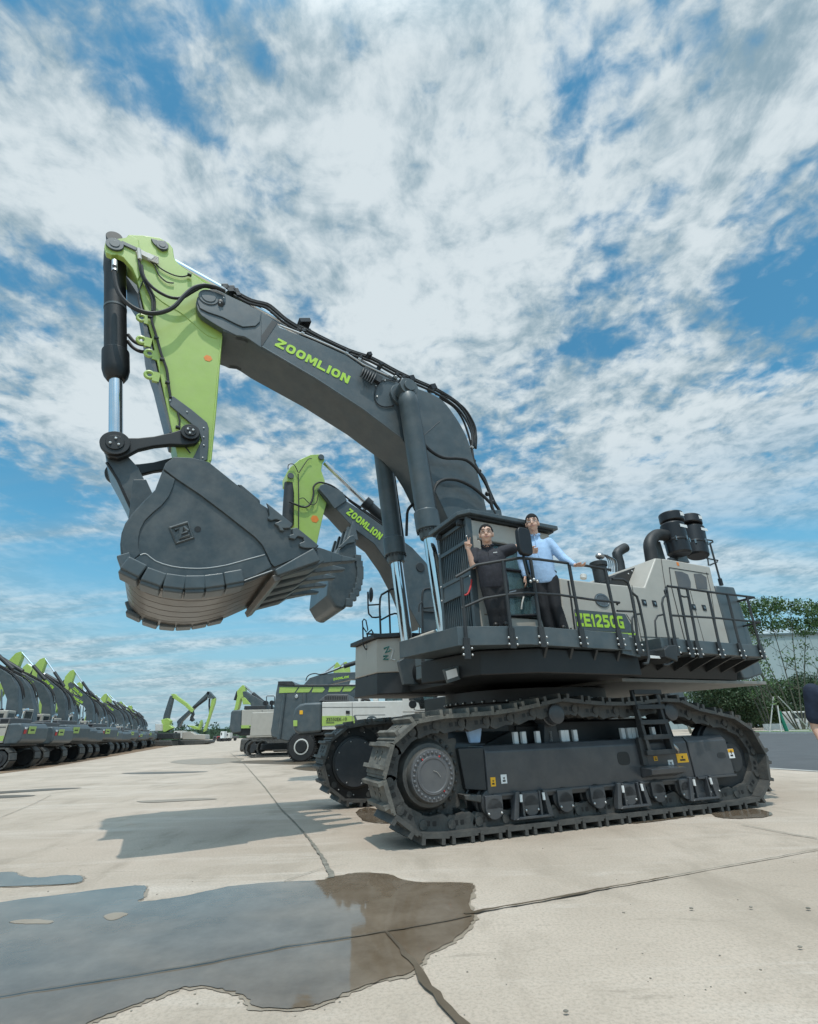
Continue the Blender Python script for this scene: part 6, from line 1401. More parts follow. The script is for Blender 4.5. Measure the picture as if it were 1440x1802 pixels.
Z.prism('window', 'glass', c7((750, 1240), (860, 1240), (845, 1300), (770, 1310)), -.02, -.013, CBn, .002)
Z.prism('front_window', 'glass', c7((350, 1225), (530, 1225), (530, 1395), (352, 1395)), .1, 1.4, None, .02)
for x in (352, 440, 470, 528): Z.tube('window_post', 'charcoal_dark', c7((x, 1220), (x, 1395)), .022, .08, CBn, 1)
Z.cyl('round_lamp', 'black_plastic', c7((920, 1372))[0], .17, -.05, 0, CBn); Z.cyl('lamp_glass', 'white_label', c7((920, 1372))[0], .09, -.07, -.051, CBn)
Z.cyl('mirror', 'black_plastic', c7((640, 1322))[0], .16, -.4, -.36, CBn); Z.tube('mirror_arm', 'black_plastic', c7((660, 1322), (655, 1380), (700, 1385), (820, 1385), (820, 1350)), .02, -.38, CBn, 1)
b = MB(); Z.prism('deck', 'black_paint', c10((640, 570), (860, 560), (860, 540), (1700, 532), (1700, 575), (640, 590)), .1, 2.8)
for dy in (.0, 2.4):
    b = MB(); track_mesh(b, 5.0, 1.05, .6, dy, 36); o = b.build('crawler_track', 'track_steel', Z.root, smooth=False); o.location.x = Z.P([(770, 1300)])[0][0]-1.2
# dump truck
D = Side('dump_truck', 'dark mining dump truck with lime stripes along its body, behind the grey excavator', 'dump truck', 600, 26.0)
BD = D.prism('body', 'charcoal', c10((392, 545), (402, 500), (440, 200), (458, 110), (470, 96), (590, 96), (620, 130), (1230, 130), (1240, 160), (1150, 240), (1080, 540), (800, 560), (780, 600), (540, 640), (400, 600)), 0, 4.2, None, .05)
for pts_ in (((475, 150), (645, 150), (610, 200), (470, 205)), ((655, 150), (775, 150), (740, 198), (625, 200)), ((782, 150), (870, 150), (885, 172), (862, 198), (765, 198)), ((925, 150), (1052, 145), (1020, 192), (915, 195)), ((1062, 145), (1165, 145), (1115, 190), (1040, 192))):
    D.prism('lime_stripe', 'lime', c10(*pts_), -.02, -.001, BD, .003)
D.prism('top_rim', 'charcoal_dark', c10((460, 100), (590, 98), (618, 128), (605, 136), (470, 128)), -.08, -.001, BD, .01); D.prism('rim', 'hub_gray', c10((610, 128), (1235, 128), (1235, 136), (612, 138)), -.08, -.001, BD, .008)
for x0, x1 in (((520, 210), (470, 620)), ((700, 205), (705, 300))): D.tube('body_rib', 'charcoal', c10(x0, x1), .10, -.02, BD, 1)
D.cyl('side_lamp', 'bolt', c10((628, 235))[0], .09, -.06, -.001, BD)
WL = D.cyl('wheel', 'rubber', c10((672, 690))[0], .69, -.05, .55, None, .10, 48)
(wx, wz), = D.P(c10((672, 690)))
b = MB()
for i in range(40):
    a = 2*math.pi*i/40; b.obox((wx+.69*math.cos(a), .25, wz+.69*math.sin(a)), (.03*math.cos(a), 0, .03*math.sin(a)), (0, .30, 0), (-.028*math.sin(a), 0, .028*math.cos(a)))
b.build('tread', 'rubber', WL)
b = MB(); b.lathe([(0, .36), (.02, .36), (.03, .30), (-.05, .28)], (wx, -.05, wz), (0, -1, 0), 40); b.build('rim', 'white_paint', WL); D.cyl('hub', 'black_paint', c10((672, 690))[0], .27, -.10, -.04, WL)
for dx, dy in ((0, 3.2), (3.8, .1), (3.8, 3.2)):
    b = MB(); b.cyl((wx+dx, dy, .70), (wx+dx, dy+.6, .70), .70, n=36); b.build('wheel', 'rubber', D.root, bevel=.1)
b = MB(); b.box((wx-.2, .8, .6), (wx+5.5, 3.2, 1.1)); b.build('chassis', 'black_paint', D.root, bevel=.03)
b = MB(); b.box((wx+4.2, .3, 1.1), (wx+6.0, 3.8, 2.9)); b.build('cab', 'charcoal', D.root, bevel=.05)
# excavator behind the truck, boom to the right
Q = Side('excavator', 'excavator behind the dump truck, dark boom with lime stick pointing right', 'excavator', 600, 34.0)
BQ = Q.prism('boom', 'charcoal', c11((-330, 1300), (-100, 760), (0, 640), (60, 575), (200, 530), (450, 492), (830, 480), (890, 510), (908, 545), (895, 585), (840, 600), (700, 600), (450, 660), (180, 720), (60, 900), (-60, 1300)), -.3, .3)
Q.prism('stick', 'lime', c11((835, 300), (880, 260), (940, 228), (1000, 265), (1010, 380), (1040, 480), (1000, 530), (960, 560), (935, 700), (900, 900), (862, 900), (850, 620), (905, 560), (850, 430)), -.22, .22)
q0 = [Vector((x, 0, z)) for x, z in Q.P(c11((835, 308), (590, 385), (230, 515)))]; b = MB(); b.cyl(q0[0], q0[1], .15, n=14); b.build('stick_cylinder', 'charcoal_dark', Q.root); b = MB(); b.cyl(q0[1], q0[2], .08, n=12); b.build('piston_rod', 'steel', Q.root)
q = Q.P(c11((432, 615), (682, 572))); letters('ZOOMLION', 'lettering', 'lime_text', BQ, (q[0][0], -.305, q[0][1]), (q[1][0]-q[0][0], 0, q[1][1]-q[0][1]), (0, 0, 1), 1.05, .15, .005)
Q.tube('hose', 'rubber', c11((0, 620), (20, 560), (70, 520), (150, 505), (230, 520), (400, 480), (560, 400)), .035, -.3, BQ); Q.tube('hose', 'rubber', c11((1000, 290), (1030, 360), (1060, 420), (1050, 500)), .08, 0)
b = MB(); xq = Q.P([(530, 1300)])[0][0]; b.box((xq-3.0, -1.2, 1.2), (xq+.6, 1.2, 2.6)); b.build('engine_housing', 'beige', Q.root, bevel=.05)
for dy in (-1.1, 1.1): b = MB(); track_mesh(b, 4.4, 1.0, .6, dy, 30); o = b.build('crawler_track', 'track_steel', Q.root, smooth=False); o.location.x = xq-.9
# two further lime sticks behind it
for n_, (pts_, rod, wh) in enumerate(((((470, 330), (490, 318), (560, 400), (640, 520), (640, 640), (440, 640), (425, 430)), ((470, 345), (300, 480)), 'left'), (((600, 320), (630, 312), (680, 360), (690, 470), (680, 600), (640, 600), (600, 520), (560, 440)), ((600, 325), (500, 410)), 'right'))):
    K_ = Side('excavator', f'distant excavator whose lime stick tip shows above the truck, the {wh} of two', 'excavator', 600, 44.0+n_*4)
    K_.prism('stick', 'lime', c11(*pts_), -.2, .2); K_.tube('piston_rod', 'steel', c11(*rod), .06, -.1, None, 1); K_.prism('boom', 'charcoal', c11((440, 640), (690, 600), (600, 900), (300, 1300), (150, 1300), (300, 900)), -.3, .3)
    x_ = K_.P([(560, 1300)])[0][0]; b = MB(); b.box((x_-3, -1.3, 1.0), (x_, 1.3, 2.4)); b.build('engine_housing', 'beige', K_.root, bevel=.05); b = MB(); b.box((x_-3.4, -1.4, 0), (x_+.8, 1.4, .98)); b.build('crawler_track', 'track_steel', K_.root, bevel=.15)
# excavator left of the truck, seen from its tail side
V = Side('excavator', 'grey excavator with dark tail and lime stripe, left of the dump truck', 'excavator', 450, 36.0)
V.prism('counterweight', 'charcoal', c10((18, 520), (30, 380), (45, 358), (130, 355), (126, 560), (40, 572)), 0, 2.8, None, .10)
H = V.prism('engine_housing', 'beige', c10((131, 356), (560, 350), (560, 500), (126, 500)), .02, 2.8)
V.prism('lime_stripe', 'lime', c10((126, 497), (300, 494), (345, 486), (372, 500), (370, 520), (126, 524)), -.01, .018, H, .003); V.tube('panel_gap', 'black_paint', c10((316, 356), (316, 492)), .012, .015, H, 1); V.prism('latch', 'black_plastic', c10((272, 438), (293, 438), (293, 452), (272, 452)), -.01, .018, H, .003)
V.tube('stripe_print', 'charcoal_dark', c10((200, 508), (310, 505)), .03, -.015, H, 1)
V.prism('hood', 'charcoal_dark', c10((132, 352), (138, 318), (330, 315), (340, 350)), .4, 2.2); V.prism('deck', 'black_paint', c10((40, 572), (126, 525), (560, 520), (560, 560), (126, 590)), .1, 2.7)
V.tube('guard_rail', 'charcoal_dark', c10((345, 310), (345, 235), (352, 228), (412, 228), (418, 238), (418, 320)), .03, .3, None, 1); V.cyl('pre_cleaner', 'black_plastic', c10((324, 290))[0], .16, .5, .9); V.cyl('pre_cleaner', 'black_plastic', c10((382, 288))[0], .16, .5, .9); V.tube('intake_pipe', 'black_plastic', c10((382, 290), (384, 350)), .07, .6, None, 1)
for dy in (.1, 2.2):
    b = MB(); track_mesh(b, 4.6, 1.08, .62, dy, 30); o = b.build('crawler_track', 'track_steel', V.root, smooth=False); o.location.x = V.P([(492, 1300)])[0][0]-.1
    o.location.z = -.0
    b = MB(); xx = V.P([(492, 1300)])[0][0]-.1
    b.box((xx-1.5, dy-.38, .35), (xx+1.5, dy+.2, .72)); b.build('track_frame', 'charcoal_dark', V.root, bevel=.03); b = MB(); b.cyl((xx-1.76, dy-.34, .54), (xx-1.76, dy+.3, .54), .40, n=24); b.build('sprocket', 'charcoal_dark', V.root, bevel=.02)
# machine behind it with the raised lime stick
V2 = Side('excavator', 'distant excavator with raised lime stick over the tail of the left grey one', 'excavator', 430, 48.0)
V2.prism('stick', 'lime', c10((150, 132), (120, 160), (95, 190), (100, 230), (75, 345), (45, 400), (75, 400), (110, 340), (130, 260), (165, 230), (172, 170), (160, 140)), -.3, .3)
V2.prism('boom', 'charcoal', c10((150, 195), (175, 190), (300, 260), (420, 330), (420, 420), (300, 420), (200, 285), (155, 230)), -.35, .35); V2.tube('piston_rod', 'steel', c10((155, 138), (235, 210)), .08, 0, None, 1); V2.tube('stick_cylinder', 'charcoal_dark', c10((232, 208), (330, 290)), .17, 0, None, 1)
V2.tube('bucket_cylinder', 'charcoal_dark', c10((95, 190), (70, 270)), .14, 0, None, 1); V2.prism('lime_link', 'lime', c10((150, 250), (180, 250), (230, 310), (160, 310)), -.6, -.4)
x_ = V2.P([(470, 1300)])[0][0]; b = MB(); b.box((x_-1.5, -1.3, 1.1), (x_+3, 1.3, 2.6)); b.build('engine_housing', 'beige', V2.root, bevel=.05); b = MB(); b.box((x_-2, -1.4, 0), (x_+3, 1.4, 1.08)); b.build('crawler_track', 'track_steel', V2.root, bevel=.2)
# two raised-arm machines at the far end of the row
A1 = Side('material_handler', 'far machine with dark upright boom and lime arm bent down to a grapple', 'excavator', 300, 105.0)
A1.prism('boom', 'charcoal', c12((490, 480), (500, 430), (545, 290), (560, 250), (585, 245), (578, 300), (545, 440), (540, 480), (560, 600), (490, 600)), -.5, .5, None, .05); A1.prism('stick', 'lime', c12((568, 232), (600, 228), (640, 262), (720, 320), (775, 375), (778, 410), (760, 405), (700, 345), (620, 290), (575, 262)), -.4, .4, None, .05)
A1.tube('hanger', 'charcoal_dark', c12((768, 400), (775, 430), (760, 460), (775, 490)), .35, 0, None, 1); A1.tube('grapple', 'charcoal_dark', c12((750, 490), (765, 455), (780, 490)), .3, 0, None, 1)
A1.prism('boom_base', 'lime', c12((480, 480), (540, 465), (575, 490), (560, 530), (600, 560), (520, 600), (500, 600)), -.8, .2, None, .1); A1.prism('cab', 'white_paint', c12((440, 520), (500, 520), (500, 590), (440, 590)), -1.5, 1.0, None, .1); A1.prism('lower_body', 'charcoal_dark', c12((430, 610), (620, 610), (620, 665), (430, 665)), -1.5, 1.5, None, .1); A1.prism('crawler_track', 'track_steel', c12((430, 680), (600, 680), (600, 735), (430, 742)), -1.5, 1.5, None, .2)
A2 = Side('material_handler', 'far machine with long dark boom slanting right and lime stick hanging from its tip', 'excavator', 350, 110.0)
A2.prism('boom', 'charcoal', c12((625, 500), (640, 480), (760, 370), (900, 235), (925, 205), (945, 215), (935, 240), (800, 365), (670, 500), (640, 560)), -.5, .5, None, .05); A2.prism('boom_head', 'charcoal', c12((918, 208), (940, 205), (992, 262), (980, 275), (925, 272)), -.5, .5, None, .05); A2.tube('boom_cylinder', 'charcoal_dark', c12((790, 360), (850, 320), (915, 270)), .3, -.3, None, 1)
A2.prism('stick', 'lime', c12((960, 280), (998, 270), (990, 320), (950, 440), (905, 580), (880, 600), (885, 570), (925, 460), (950, 350)), -.4, .4, None, .05); A2.tube('stick_cylinder', 'charcoal_dark', c12((935, 275), (932, 340), (940, 430)), .2, 0, None, 1)
A2.prism('lime_frame', 'lime', c12((725, 535), (790, 540), (830, 555), (860, 480), (865, 510), (845, 580), (790, 570)), -.5, .5, None, .05); A2.prism('cab', 'white_paint', c12((620, 590), (700, 588), (700, 660), (610, 670)), -1.6, 1, None, .1); A2.prism('cab_window', 'glass_dark', c12((632, 600), (655, 600), (650, 650), (630, 655)), -1.65, -1.61); A2.prism('engine_housing', 'beige', c12((702, 600), (780, 595), (820, 620), (920, 625), (920, 670), (700, 672)), -1.5, 1, None, .1); A2.prism('crawler_track', 'track_steel', c12((600, 676), (965, 676), (965, 705), (880, 722), (600, 735)), -1.5, 1.5, None, .2)
for k, (x, y, w, h, mt) in enumerate(((1060, 615, 18, 20, 'white_label'), (1115, 630, 20, 22, 'white_paint'), (1050, 665, 45, 12, 'red_hose'), (1160, 660, 40, 14, 'hub_gray'), (1000, 655, 30, 16, 'hub_gray'))):
    T_ = Side('parked_truck', ('small white cab of a far truck, left of the pair at the yard end', 'small white cab of a far truck, right of the pair at the yard end', 'low red trailer at the far end of the yard', 'grey far truck beside the tree belt', 'grey flatbed at the end of the parked row')[k], 'truck', 200+x/5.538, 170.0+k*5)
    zt = T_.P(c12((x, y-h)))[0][1]; x0, x1 = T_.P(c12((x-w, y), (x+w, y))); zt = max(zt, .8)
    b = MB(); b.box((x0[0], 0, .9), (x1[0], 2.5, max(zt, 1.6))); b.build('body', mt, T_.root, bevel=.1)
    b = MB(); b.box((x0[0]+.2, -.02, max(zt, 1.6)*.62), (x0[0]+(x1[0]-x0[0])*.45, -.001, max(zt, 1.6)*.9)); b.build('window', 'glass_dark', T_.root)
    for f in (.2, .8): b = MB(); xx = x0[0]+(x1[0]-x0[0])*f; b.cyl((xx, -.1, .5), (xx, .4, .5), .5, n=14); b.build('wheel', 'rubber', T_.root)
# ================================================================ planting, building, far tree belt
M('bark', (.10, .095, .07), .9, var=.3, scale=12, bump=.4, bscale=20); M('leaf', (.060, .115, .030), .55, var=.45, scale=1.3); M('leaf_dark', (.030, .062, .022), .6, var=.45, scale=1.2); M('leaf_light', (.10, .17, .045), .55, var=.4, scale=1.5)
M('grass', (.10, .17, .045), .9, var=.3, scale=.8, bump=.6, bscale=40); M('asphalt', (.085, .088, .092), .85, var=.15, scale=1.0, bump=.3, bscale=50); M('kerb', (.48, .47, .44), .8, var=.1); M('building', (.30, .37, .38), .6, var=.06, scale=.3); M('building_dark', (.10, .14, .15), .6); M('wrap_green', (.01, .17, .11), .7); M('far_wood', (.045, .085, .05), .9, var=.4, scale=.05)
M('cloth_lime', (.55, .8, .1), .8); M('path', (.42, .40, .37), .85, var=.1)
def leaves(b, c, rad, n, size, rnd, hollow=.3):
    for _ in range(n):
        while True:
            v = Vector((rnd.uniform(-1, 1), rnd.uniform(-1, 1), rnd.uniform(-1, 1)))
            if hollow < v.length < 1: break
        p = Vector(c)+Vector((v.x*rad[0], v.y*rad[1], v.z*rad[2])); a = Vector((rnd.gauss(0, 1), rnd.gauss(0, 1), rnd.gauss(0, .7))).normalized(); q = a.orthogonal().normalized(); q.rotate(Matrix.Rotation(rnd.uniform(0, 6.28), 3, a)); r_ = a.cross(q); s = size*rnd.uniform(.6, 1.3)
        b.face([b.v(p-q*s), b.v(p-r_*s*.5), b.v(p+q*s), b.v(p+r_*s*.5)])
def crown(parent, blobs, mat, rnd, dens, size, name='crown'):
    b = MB()
    for c, r in blobs: leaves(b, c, r, int(dens*r[0]*r[2]), size, rnd)
    return b.build(name, mat, parent, smooth=False, recalc=False)
def tree(label, px, y, hgt, spread, mat, stems=1, seed=1, base=.35, lean=0, dens=260, size=.11, group=None, wrap=False, name='tree'):
    rnd = random.Random(seed); x = aty(px, 1250, y)[0]; t = thing(name, label, 'tree', (x, y, 0), 0, group)
    b = MB(); blobs = []; loose = []
    for k in range(stems):
        a = rnd.uniform(-1, 1); r0_ = .085 if stems > 1 else .13; bx = (k-(stems-1)/2)*.28
        pts = [Vector((bx*.6, rnd.uniform(-.2, .2), 0))]; tx = lean+(k-(stems-1)/2)*spread*.36+rnd.uniform(-.2, .2); ty = rnd.uniform(-.6, .6)
        for i in range(1, 7): f = i/6; pts.append(Vector((bx+tx*f**1.15+rnd.uniform(-.06, .06), ty*f, hgt*f*.93)))
        for i in range(6): b.cyl(pts[i], pts[i+1], r0_*(1-.13*i), r0_*(1-.13*(i+1)), 8, cap=False)
        for i in range(2, 7):
            for _ in range(3):
                d = Vector((rnd.uniform(-1, 1), rnd.uniform(-1, 1), rnd.uniform(.3, 1.1))).normalized()*spread*rnd.uniform(.16, .34); p = pts[i]; b.cyl(p, p+d, r0_*.35, .012, 5, cap=False)
                if i/6 > base and rnd.random() < (.35 if i < 5 else 1): r = spread*rnd.uniform(.10, .20)*(1.25 if i > 4 else .7); blobs.append((p+d, (r*rnd.uniform(.8, 1.3), r, r*rnd.uniform(.5, .9))))
                elif rnd.random() < .5: loose.append((p+d, (spread*.12,)*3))
    b.build('trunk', 'bark', t)
    if wrap: b = MB(); b.cyl((0, 0, .0), (-.12, 0, 1.9), .17, .15, 12); b.build('trunk_wrap', 'wrap_green', t)
    bb_ = MB()
    for c, r in blobs: leaves(bb_, c, r, int(dens*2.2*r[0]*r[2]), size, rnd, .1)
    for c, r in loose: leaves(bb_, c, r, 18, size, rnd, .0)
    bb_.build('crown', mat, t, smooth=False, recalc=False)
    return t
def bush(label, px, y, w, h, mat, seed, dens=420, size=.10, group=None, z0=0, cat='shrub', nm='shrub'):
    rnd = random.Random(seed); x = aty(px, 1250, y)[0]; t = thing(nm, label, cat, (x, y, 0), 0, group)
    b = MB()
    for k in range(5): d = Vector((rnd.uniform(-1, 1)*w*.3, rnd.uniform(-.4, .4), h*.7)); b.cyl((rnd.uniform(-.2, .2), 0, 0), d, .06, .02, 6, cap=False)
    b.build('trunk', 'bark', t)
    blobs = []
    for k in range(16):
        a = rnd.uniform(-1, 1); zz_ = rnd.uniform(.22, .86); ww = w*.5*math.sqrt(max(.05, 1-(zz_*1.05-.25)**2)); r = w*rnd.uniform(.13, .24)
        blobs.append((Vector((a*ww*.8, rnd.uniform(-.5, .5)*w*.3, h*zz_+z0)), (r, r, r*rnd.uniform(.6, .85))))
    crown(t, blobs, mat, rnd, dens, size); return t
# road, kerb, lawn (their border runs away along the row of trees)
rdir = Vector((3.4, -11.2, 0)).normalized(); rn = Vector((-rdir.y, rdir.x, 0))
K0, K1 = Vector((32.3, 50.3, 0)), None
N0 = Vector((9.7, 14.4, 0))
def band(name, P, off0, off1, s0, s1, z, mat, h=None):
    A_, B_, C_, D_ = P+rn*off0+rdir*s0, P+rn*off1+rdir*s0, P+rn*off1+rdir*s1, P+rn*off0+rdir*s1
    b = MB()
    if h: b.hexa([(A_.x, A_.y, 0), (B_.x, B_.y, 0), (C_.x, C_.y, 0), (D_.x, D_.y, 0), (A_.x, A_.y, h), (B_.x, B_.y, h), (C_.x, C_.y, h), (D_.x, D_.y, h)]); o = b.build(name, mat)
    else: b.quad([(q.x, q.y, z) for q in (A_, B_, C_, D_)]); o = b.build(name, mat, recalc=False)
    return struct(o)
wroad = (K0-N0).dot(rn)
band('road', N0, 0, wroad-.02, -32, 90, .006, 'asphalt')
band('kerb', N0, wroad-.02, wroad+.30, -32, 90, 0, 'kerb', .16)
band('lawn', N0, wroad+.30, wroad+5.0, -32, 90, .0, 'grass', .13); band('path', N0, wroad+5.0, wroad+8, -32, 90, 0, 'path', .14); band('lawn', N0, wroad+8, wroad+40, -32, 90, 0, 'grass', .12)
band('kerb_edge', N0, -.25, 0, -32, 90, .010, 'path')
# pale industrial hall
q0, q1 = aty(930, 1117, 100), aty(1500, 1117, 100)
HT = aty(1400, 1117, 100)[1]
t = thing('industrial_hall', 'long pale blue-grey industrial hall behind the trees on the right', 'building', ((q0[0]+q1[0])/2, 100, 0))
wl_ = (q1[0]-q0[0])/2+20
b = MB(); b.box((-wl_, 0, 0), (wl_, 30, HT)); wal = b.build('wall', 'building', t)
b = MB(); b.box((-wl_-.3, -.4, HT), (wl_+.3, 30.4, HT+.35)); b.build('roof', 'building_dark', t)
parts(t, 'wall_rib', 'building', [lambda b, k=k: b.box((-wl_+2+k*2.6, -.08, 0), (-wl_+2.12+k*2.6, -.001, HT-.01)) for k in range(int(wl_*2/2.6)-1)])

# trees right
K = 1.6
tree('tall slender many-stemmed tree whose crown tops the hall roof at the right border', 1400, 57, 13.2, 6.2, 'leaf', 7, 3, .70, .3, 80, .16)
tree('slim tree with green wrapped trunk and timber props on the lawn', 1373, 50, 8.0, 3.2, 'leaf_light', 1, 11, .5, -1.2, 90, .13, wrap=True)
tree('thin leafy tree beside the tail of the big excavator', 1345, 62, 11.0, 3.2, 'leaf_light', 3, 5, .55, -.4, 45, .14)
tree('young sapling tied with green canes, seen through the crawler gap', 1205, 60, 5.0, 2.2, 'leaf_light', 2, 15, .5, 0, 60, .12)
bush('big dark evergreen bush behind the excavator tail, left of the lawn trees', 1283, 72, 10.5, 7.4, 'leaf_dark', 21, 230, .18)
bush('rounded green bush standing right behind the wrapped tree', 1366, 76, 10.0, 6.6, 'leaf', 22, 230, .18)
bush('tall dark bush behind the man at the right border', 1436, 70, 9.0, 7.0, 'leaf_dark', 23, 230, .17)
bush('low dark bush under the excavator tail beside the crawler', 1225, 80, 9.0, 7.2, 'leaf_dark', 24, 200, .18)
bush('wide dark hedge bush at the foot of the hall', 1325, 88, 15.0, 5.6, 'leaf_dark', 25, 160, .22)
for k, (dx, lab) in enumerate(((-1.7, 'timber prop leaning on the wrapped tree from the left'), (2.2, 'long timber prop leaning on the wrapped tree from the right'), (-.6, 'white stake beside the green wrapped trunk'))):
    X_ = aty(1373, 1250, 49.9)[0]; b = MB(); b.cyl((X_+dx, 49.8, .1), (X_+dx*.12, 49.9, 3.2 if k < 2 else 2.4), .055, n=8); tag(b.build('tree_prop', 'white_paint' if k == 2 else 'path'), lab, 'stake')
VN = thing('van', 'white van parked behind the bushes near the right border', 'van', (aty(1404, 1250, 64)[0], 64.0, .13))
b = MB(); b.prism([(-1.9, .35), (1.9, .35), (1.9, 1.0), (1.3, 1.85), (-1.7, 1.9), (-1.9, 1.6)], -.8, .8); b.build('body', 'white_paint', VN, bevel=.08); b = MB(); b.prism([(-1.5, 1.1), (1.45, 1.1), (1.15, 1.7), (-1.5, 1.72)], -.82, -.805); b.build('window', 'glass_dark', VN)
for x in (-1.2, 1.2): b = MB(); b.cyl((x, -.84, .33), (x, -.6, .33), .33, n=20); b.build('wheel', 'rubber', VN)
PL = person  # a worker far off in lime is only a few pixels wide
# low white kerb wall beyond the lawn
b = MB(); X_ = aty(1400, 1250, 60)[0]; b.box((X_-4, 60, .1), (X_+6, 60.4, .75)); tag(b.build('low_wall', 'white_paint'), 'low white wall beyond the lawn beside the van', 'wall')
# far wood along the horizon
rnd = random.Random(9); b = MB()
for k in range(150):
    x = -330+k*4.2+rnd.uniform(-2, 2); y = 480+rnd.uniform(-10, 25); h = rnd.uniform(9, 15); 
    leaves(b, (x, y, h*.5), (6, 5, h*.55), 60, 1.5, rnd, .1)
b.box((-340, 500, 0), (310, 510, 9)); struct(b.build('far_wood', 'far_wood', smooth=False, recalc=False), 'stuff')
# ================================================================ ground, puddles, cracks
m = bpy.data.materials.new('concrete'); m.use_nodes = True; MATS['concrete'] = m; nt = m.node_tree; n = nt.nodes; lk = nt.links; bs = n['Principled BSDF']; tc = n.new('ShaderNodeTexCoord')
def gn(scale, det, rgh, st=(1, 1, 1), rot=0, dist=0.0, off=(0, 0, 0)):
    mp = n.new('ShaderNodeMapping'); mp.inputs['Scale'].default_value = st; mp.inputs['Rotation'].default_value = (0, 0, rot); mp.inputs['Location'].default_value = off; lk.new(tc.outputs['Object'], mp.inputs[0])
    q = n.new('ShaderNodeTexNoise'); q.inputs['Scale'].default_value = scale; q.inputs['Detail'].default_value = det; q.inputs['Roughness'].default_value = rgh; q.inputs['Distortion'].default_value = dist; lk.new(mp.outputs[0], q.inputs[0]); return q.outputs[0]
def gmr(v, a, b_, lo=0, hi=1):
    q = n.new('ShaderNodeMapRange'); q.interpolation_type = 'SMOOTHSTEP'; lk.new(v, q.inputs[0])
    for i, x in zip((1, 2, 3, 4), (a, b_, lo, hi)): q.inputs[i].default_value = x
    return q.outputs[0]
def gmix(f, a, b_):
    q = n.new('ShaderNodeMix'); q.data_type = 'RGBA'; lk.new(f, q.inputs[0])
    for i, x in ((6, a), (7, b_)):
        if isinstance(x, tuple): q.inputs[i].default_value = (*x, 1)
        else: lk.new(x, q.inputs[i])
    return q.outputs[2]
c = gmix(gmr(gn(.35, 8, .6), .35, .66), (.44, .358, .285), (.545, .448, .365))
c = gmix(gmr(gn(1.1, 9, .68, (1, .45, 1), .45, .3), .47, .70, 0, .8), c, (.335, .272, .212))          # dirt clouds
c = gmix(gmr(gn(.8, 10, .72, (.30, 1.8, 1), .22, .4, (3, 1, 0)), .50, .66, 0, .75), c, (.60, .515, .44))     # pale scuffs
c = gmix(gmr(gn(3.2, 10, .75, (.35, 1.4, 1), .35, .2), .57, .70, 0, .6), c, (.235, .195, .15))        # dark drag marks
c = gmix(gmr(gn(48, 5, .75), .42, .66, 0, .6), c, (.30, .25, .20))                           # grain
c = gmix(gmr(gn(9, 6, .7, (1, 1, 1), 0, 0, (7, 7, 0)), .70, .76, 0, .7), c, (.22, .20, .17))      # spots
lk.new(c, bs.inputs['Base Color']); bs.inputs['Roughness'].default_value = .82
h1 = gn(22, 8, .7); h2 = gn(2.0, 5, .6)
ad = n.new('ShaderNodeMath'); ad.operation = 'MULTIPLY_ADD'; lk.new(h2, ad.inputs[0]); ad.inputs[1].default_value = 2.5; lk.new(h1, ad.inputs[2])
bp = n.new('ShaderNodeBump'); bp.inputs['Strength'].default_value = .35; bp.inputs['Distance'].default_value = .012; lk.new(ad.outputs[0], bp.inputs['Height']); lk.new(bp.outputs[0], bs.inputs['Normal'])
b = MB(); b.quad([(-6000, -600, 0), (6000, -600, 0), (6000, 9000, 0), (-6000, 9000, 0)]); struct(b.build('ground', 'concrete', recalc=False))
def wet(name, base, base2, rough, spec, bstr, coat=0.0):
    m = bpy.data.materials.new(name); m.use_nodes = True; MATS[name] = m; nt = m.node_tree; n = nt.nodes; b = n['Principled BSDF']; tc = n.new('ShaderNodeTexCoord')
    q = n.new('ShaderNodeTexNoise'); q.inputs['Scale'].default_value = 2.2; q.inputs['Detail'].default_value = 10; q.inputs['Roughness'].default_value = .7; nt.links.new(tc.outputs['Object'], q.inputs[0])
    r = n.new('ShaderNodeMapRange'); r.inputs[1].default_value = .35; r.inputs[2].default_value = .68; nt.links.new(q.outputs[0], r.inputs[0])
    x = n.new('ShaderNodeMix'); x.data_type = 'RGBA'; x.inputs[6].default_value = (*base, 1); x.inputs[7].default_value = (*base2, 1); nt.links.new(r.outputs[0], x.inputs[0]); nt.links.new(x.outputs[2], b.inputs['Base Color'])
    b.inputs['Roughness'].default_value = rough; b.inputs['Specular IOR Level'].default_value = spec; b.inputs['IOR'].default_value = 1.45; b.inputs['Coat Weight'].default_value = coat; b.inputs['Coat Roughness'].default_value = .02
    if bstr:
        q2 = n.new('ShaderNodeTexNoise'); q2.inputs['Scale'].default_value = 9; q2.inputs['Detail'].default_value = 3; nt.links.new(tc.outputs['Object'], q2.inputs[0])
        bp = n.new('ShaderNodeBump'); bp.inputs['Strength'].default_value = bstr; bp.inputs['Distance'].default_value = .004; nt.links.new(q2.outputs[0], bp.inputs['Height']); nt.links.new(bp.outputs[0], b.inputs['Normal'])
wet('puddle_water', (.135, .098, .066), (.215, .168, .125), .05, .40, .10, .04); wet('wet_concrete', (.27, .218, .165), (.34, .28, .22), .5, .5, 0); wet('mud_wet', (.10, .074, .050), (.16, .125, .09), .4, .5, .4)
def smooth_ring(P, k=6):
    out = []; n_ = len(P)
    for i in range(n_):
        p0, p1, p2, p3 = P[i-1], P[i], P[(i+1) % n_], P[(i+2) % n_]
        for j in range(k):
            t = j/k; out.append(tuple(.5*((2*p1[a])+(p2[a]-p0[a])*t+(2*p0[a]-5*p1[a]+4*p2[a]-p3[a])*t*t+(3*p1[a]-p0[a]-3*p2[a]+p3[a])*t**3) for a in (0, 1)))
    return out
from mathutils import geometry as _g
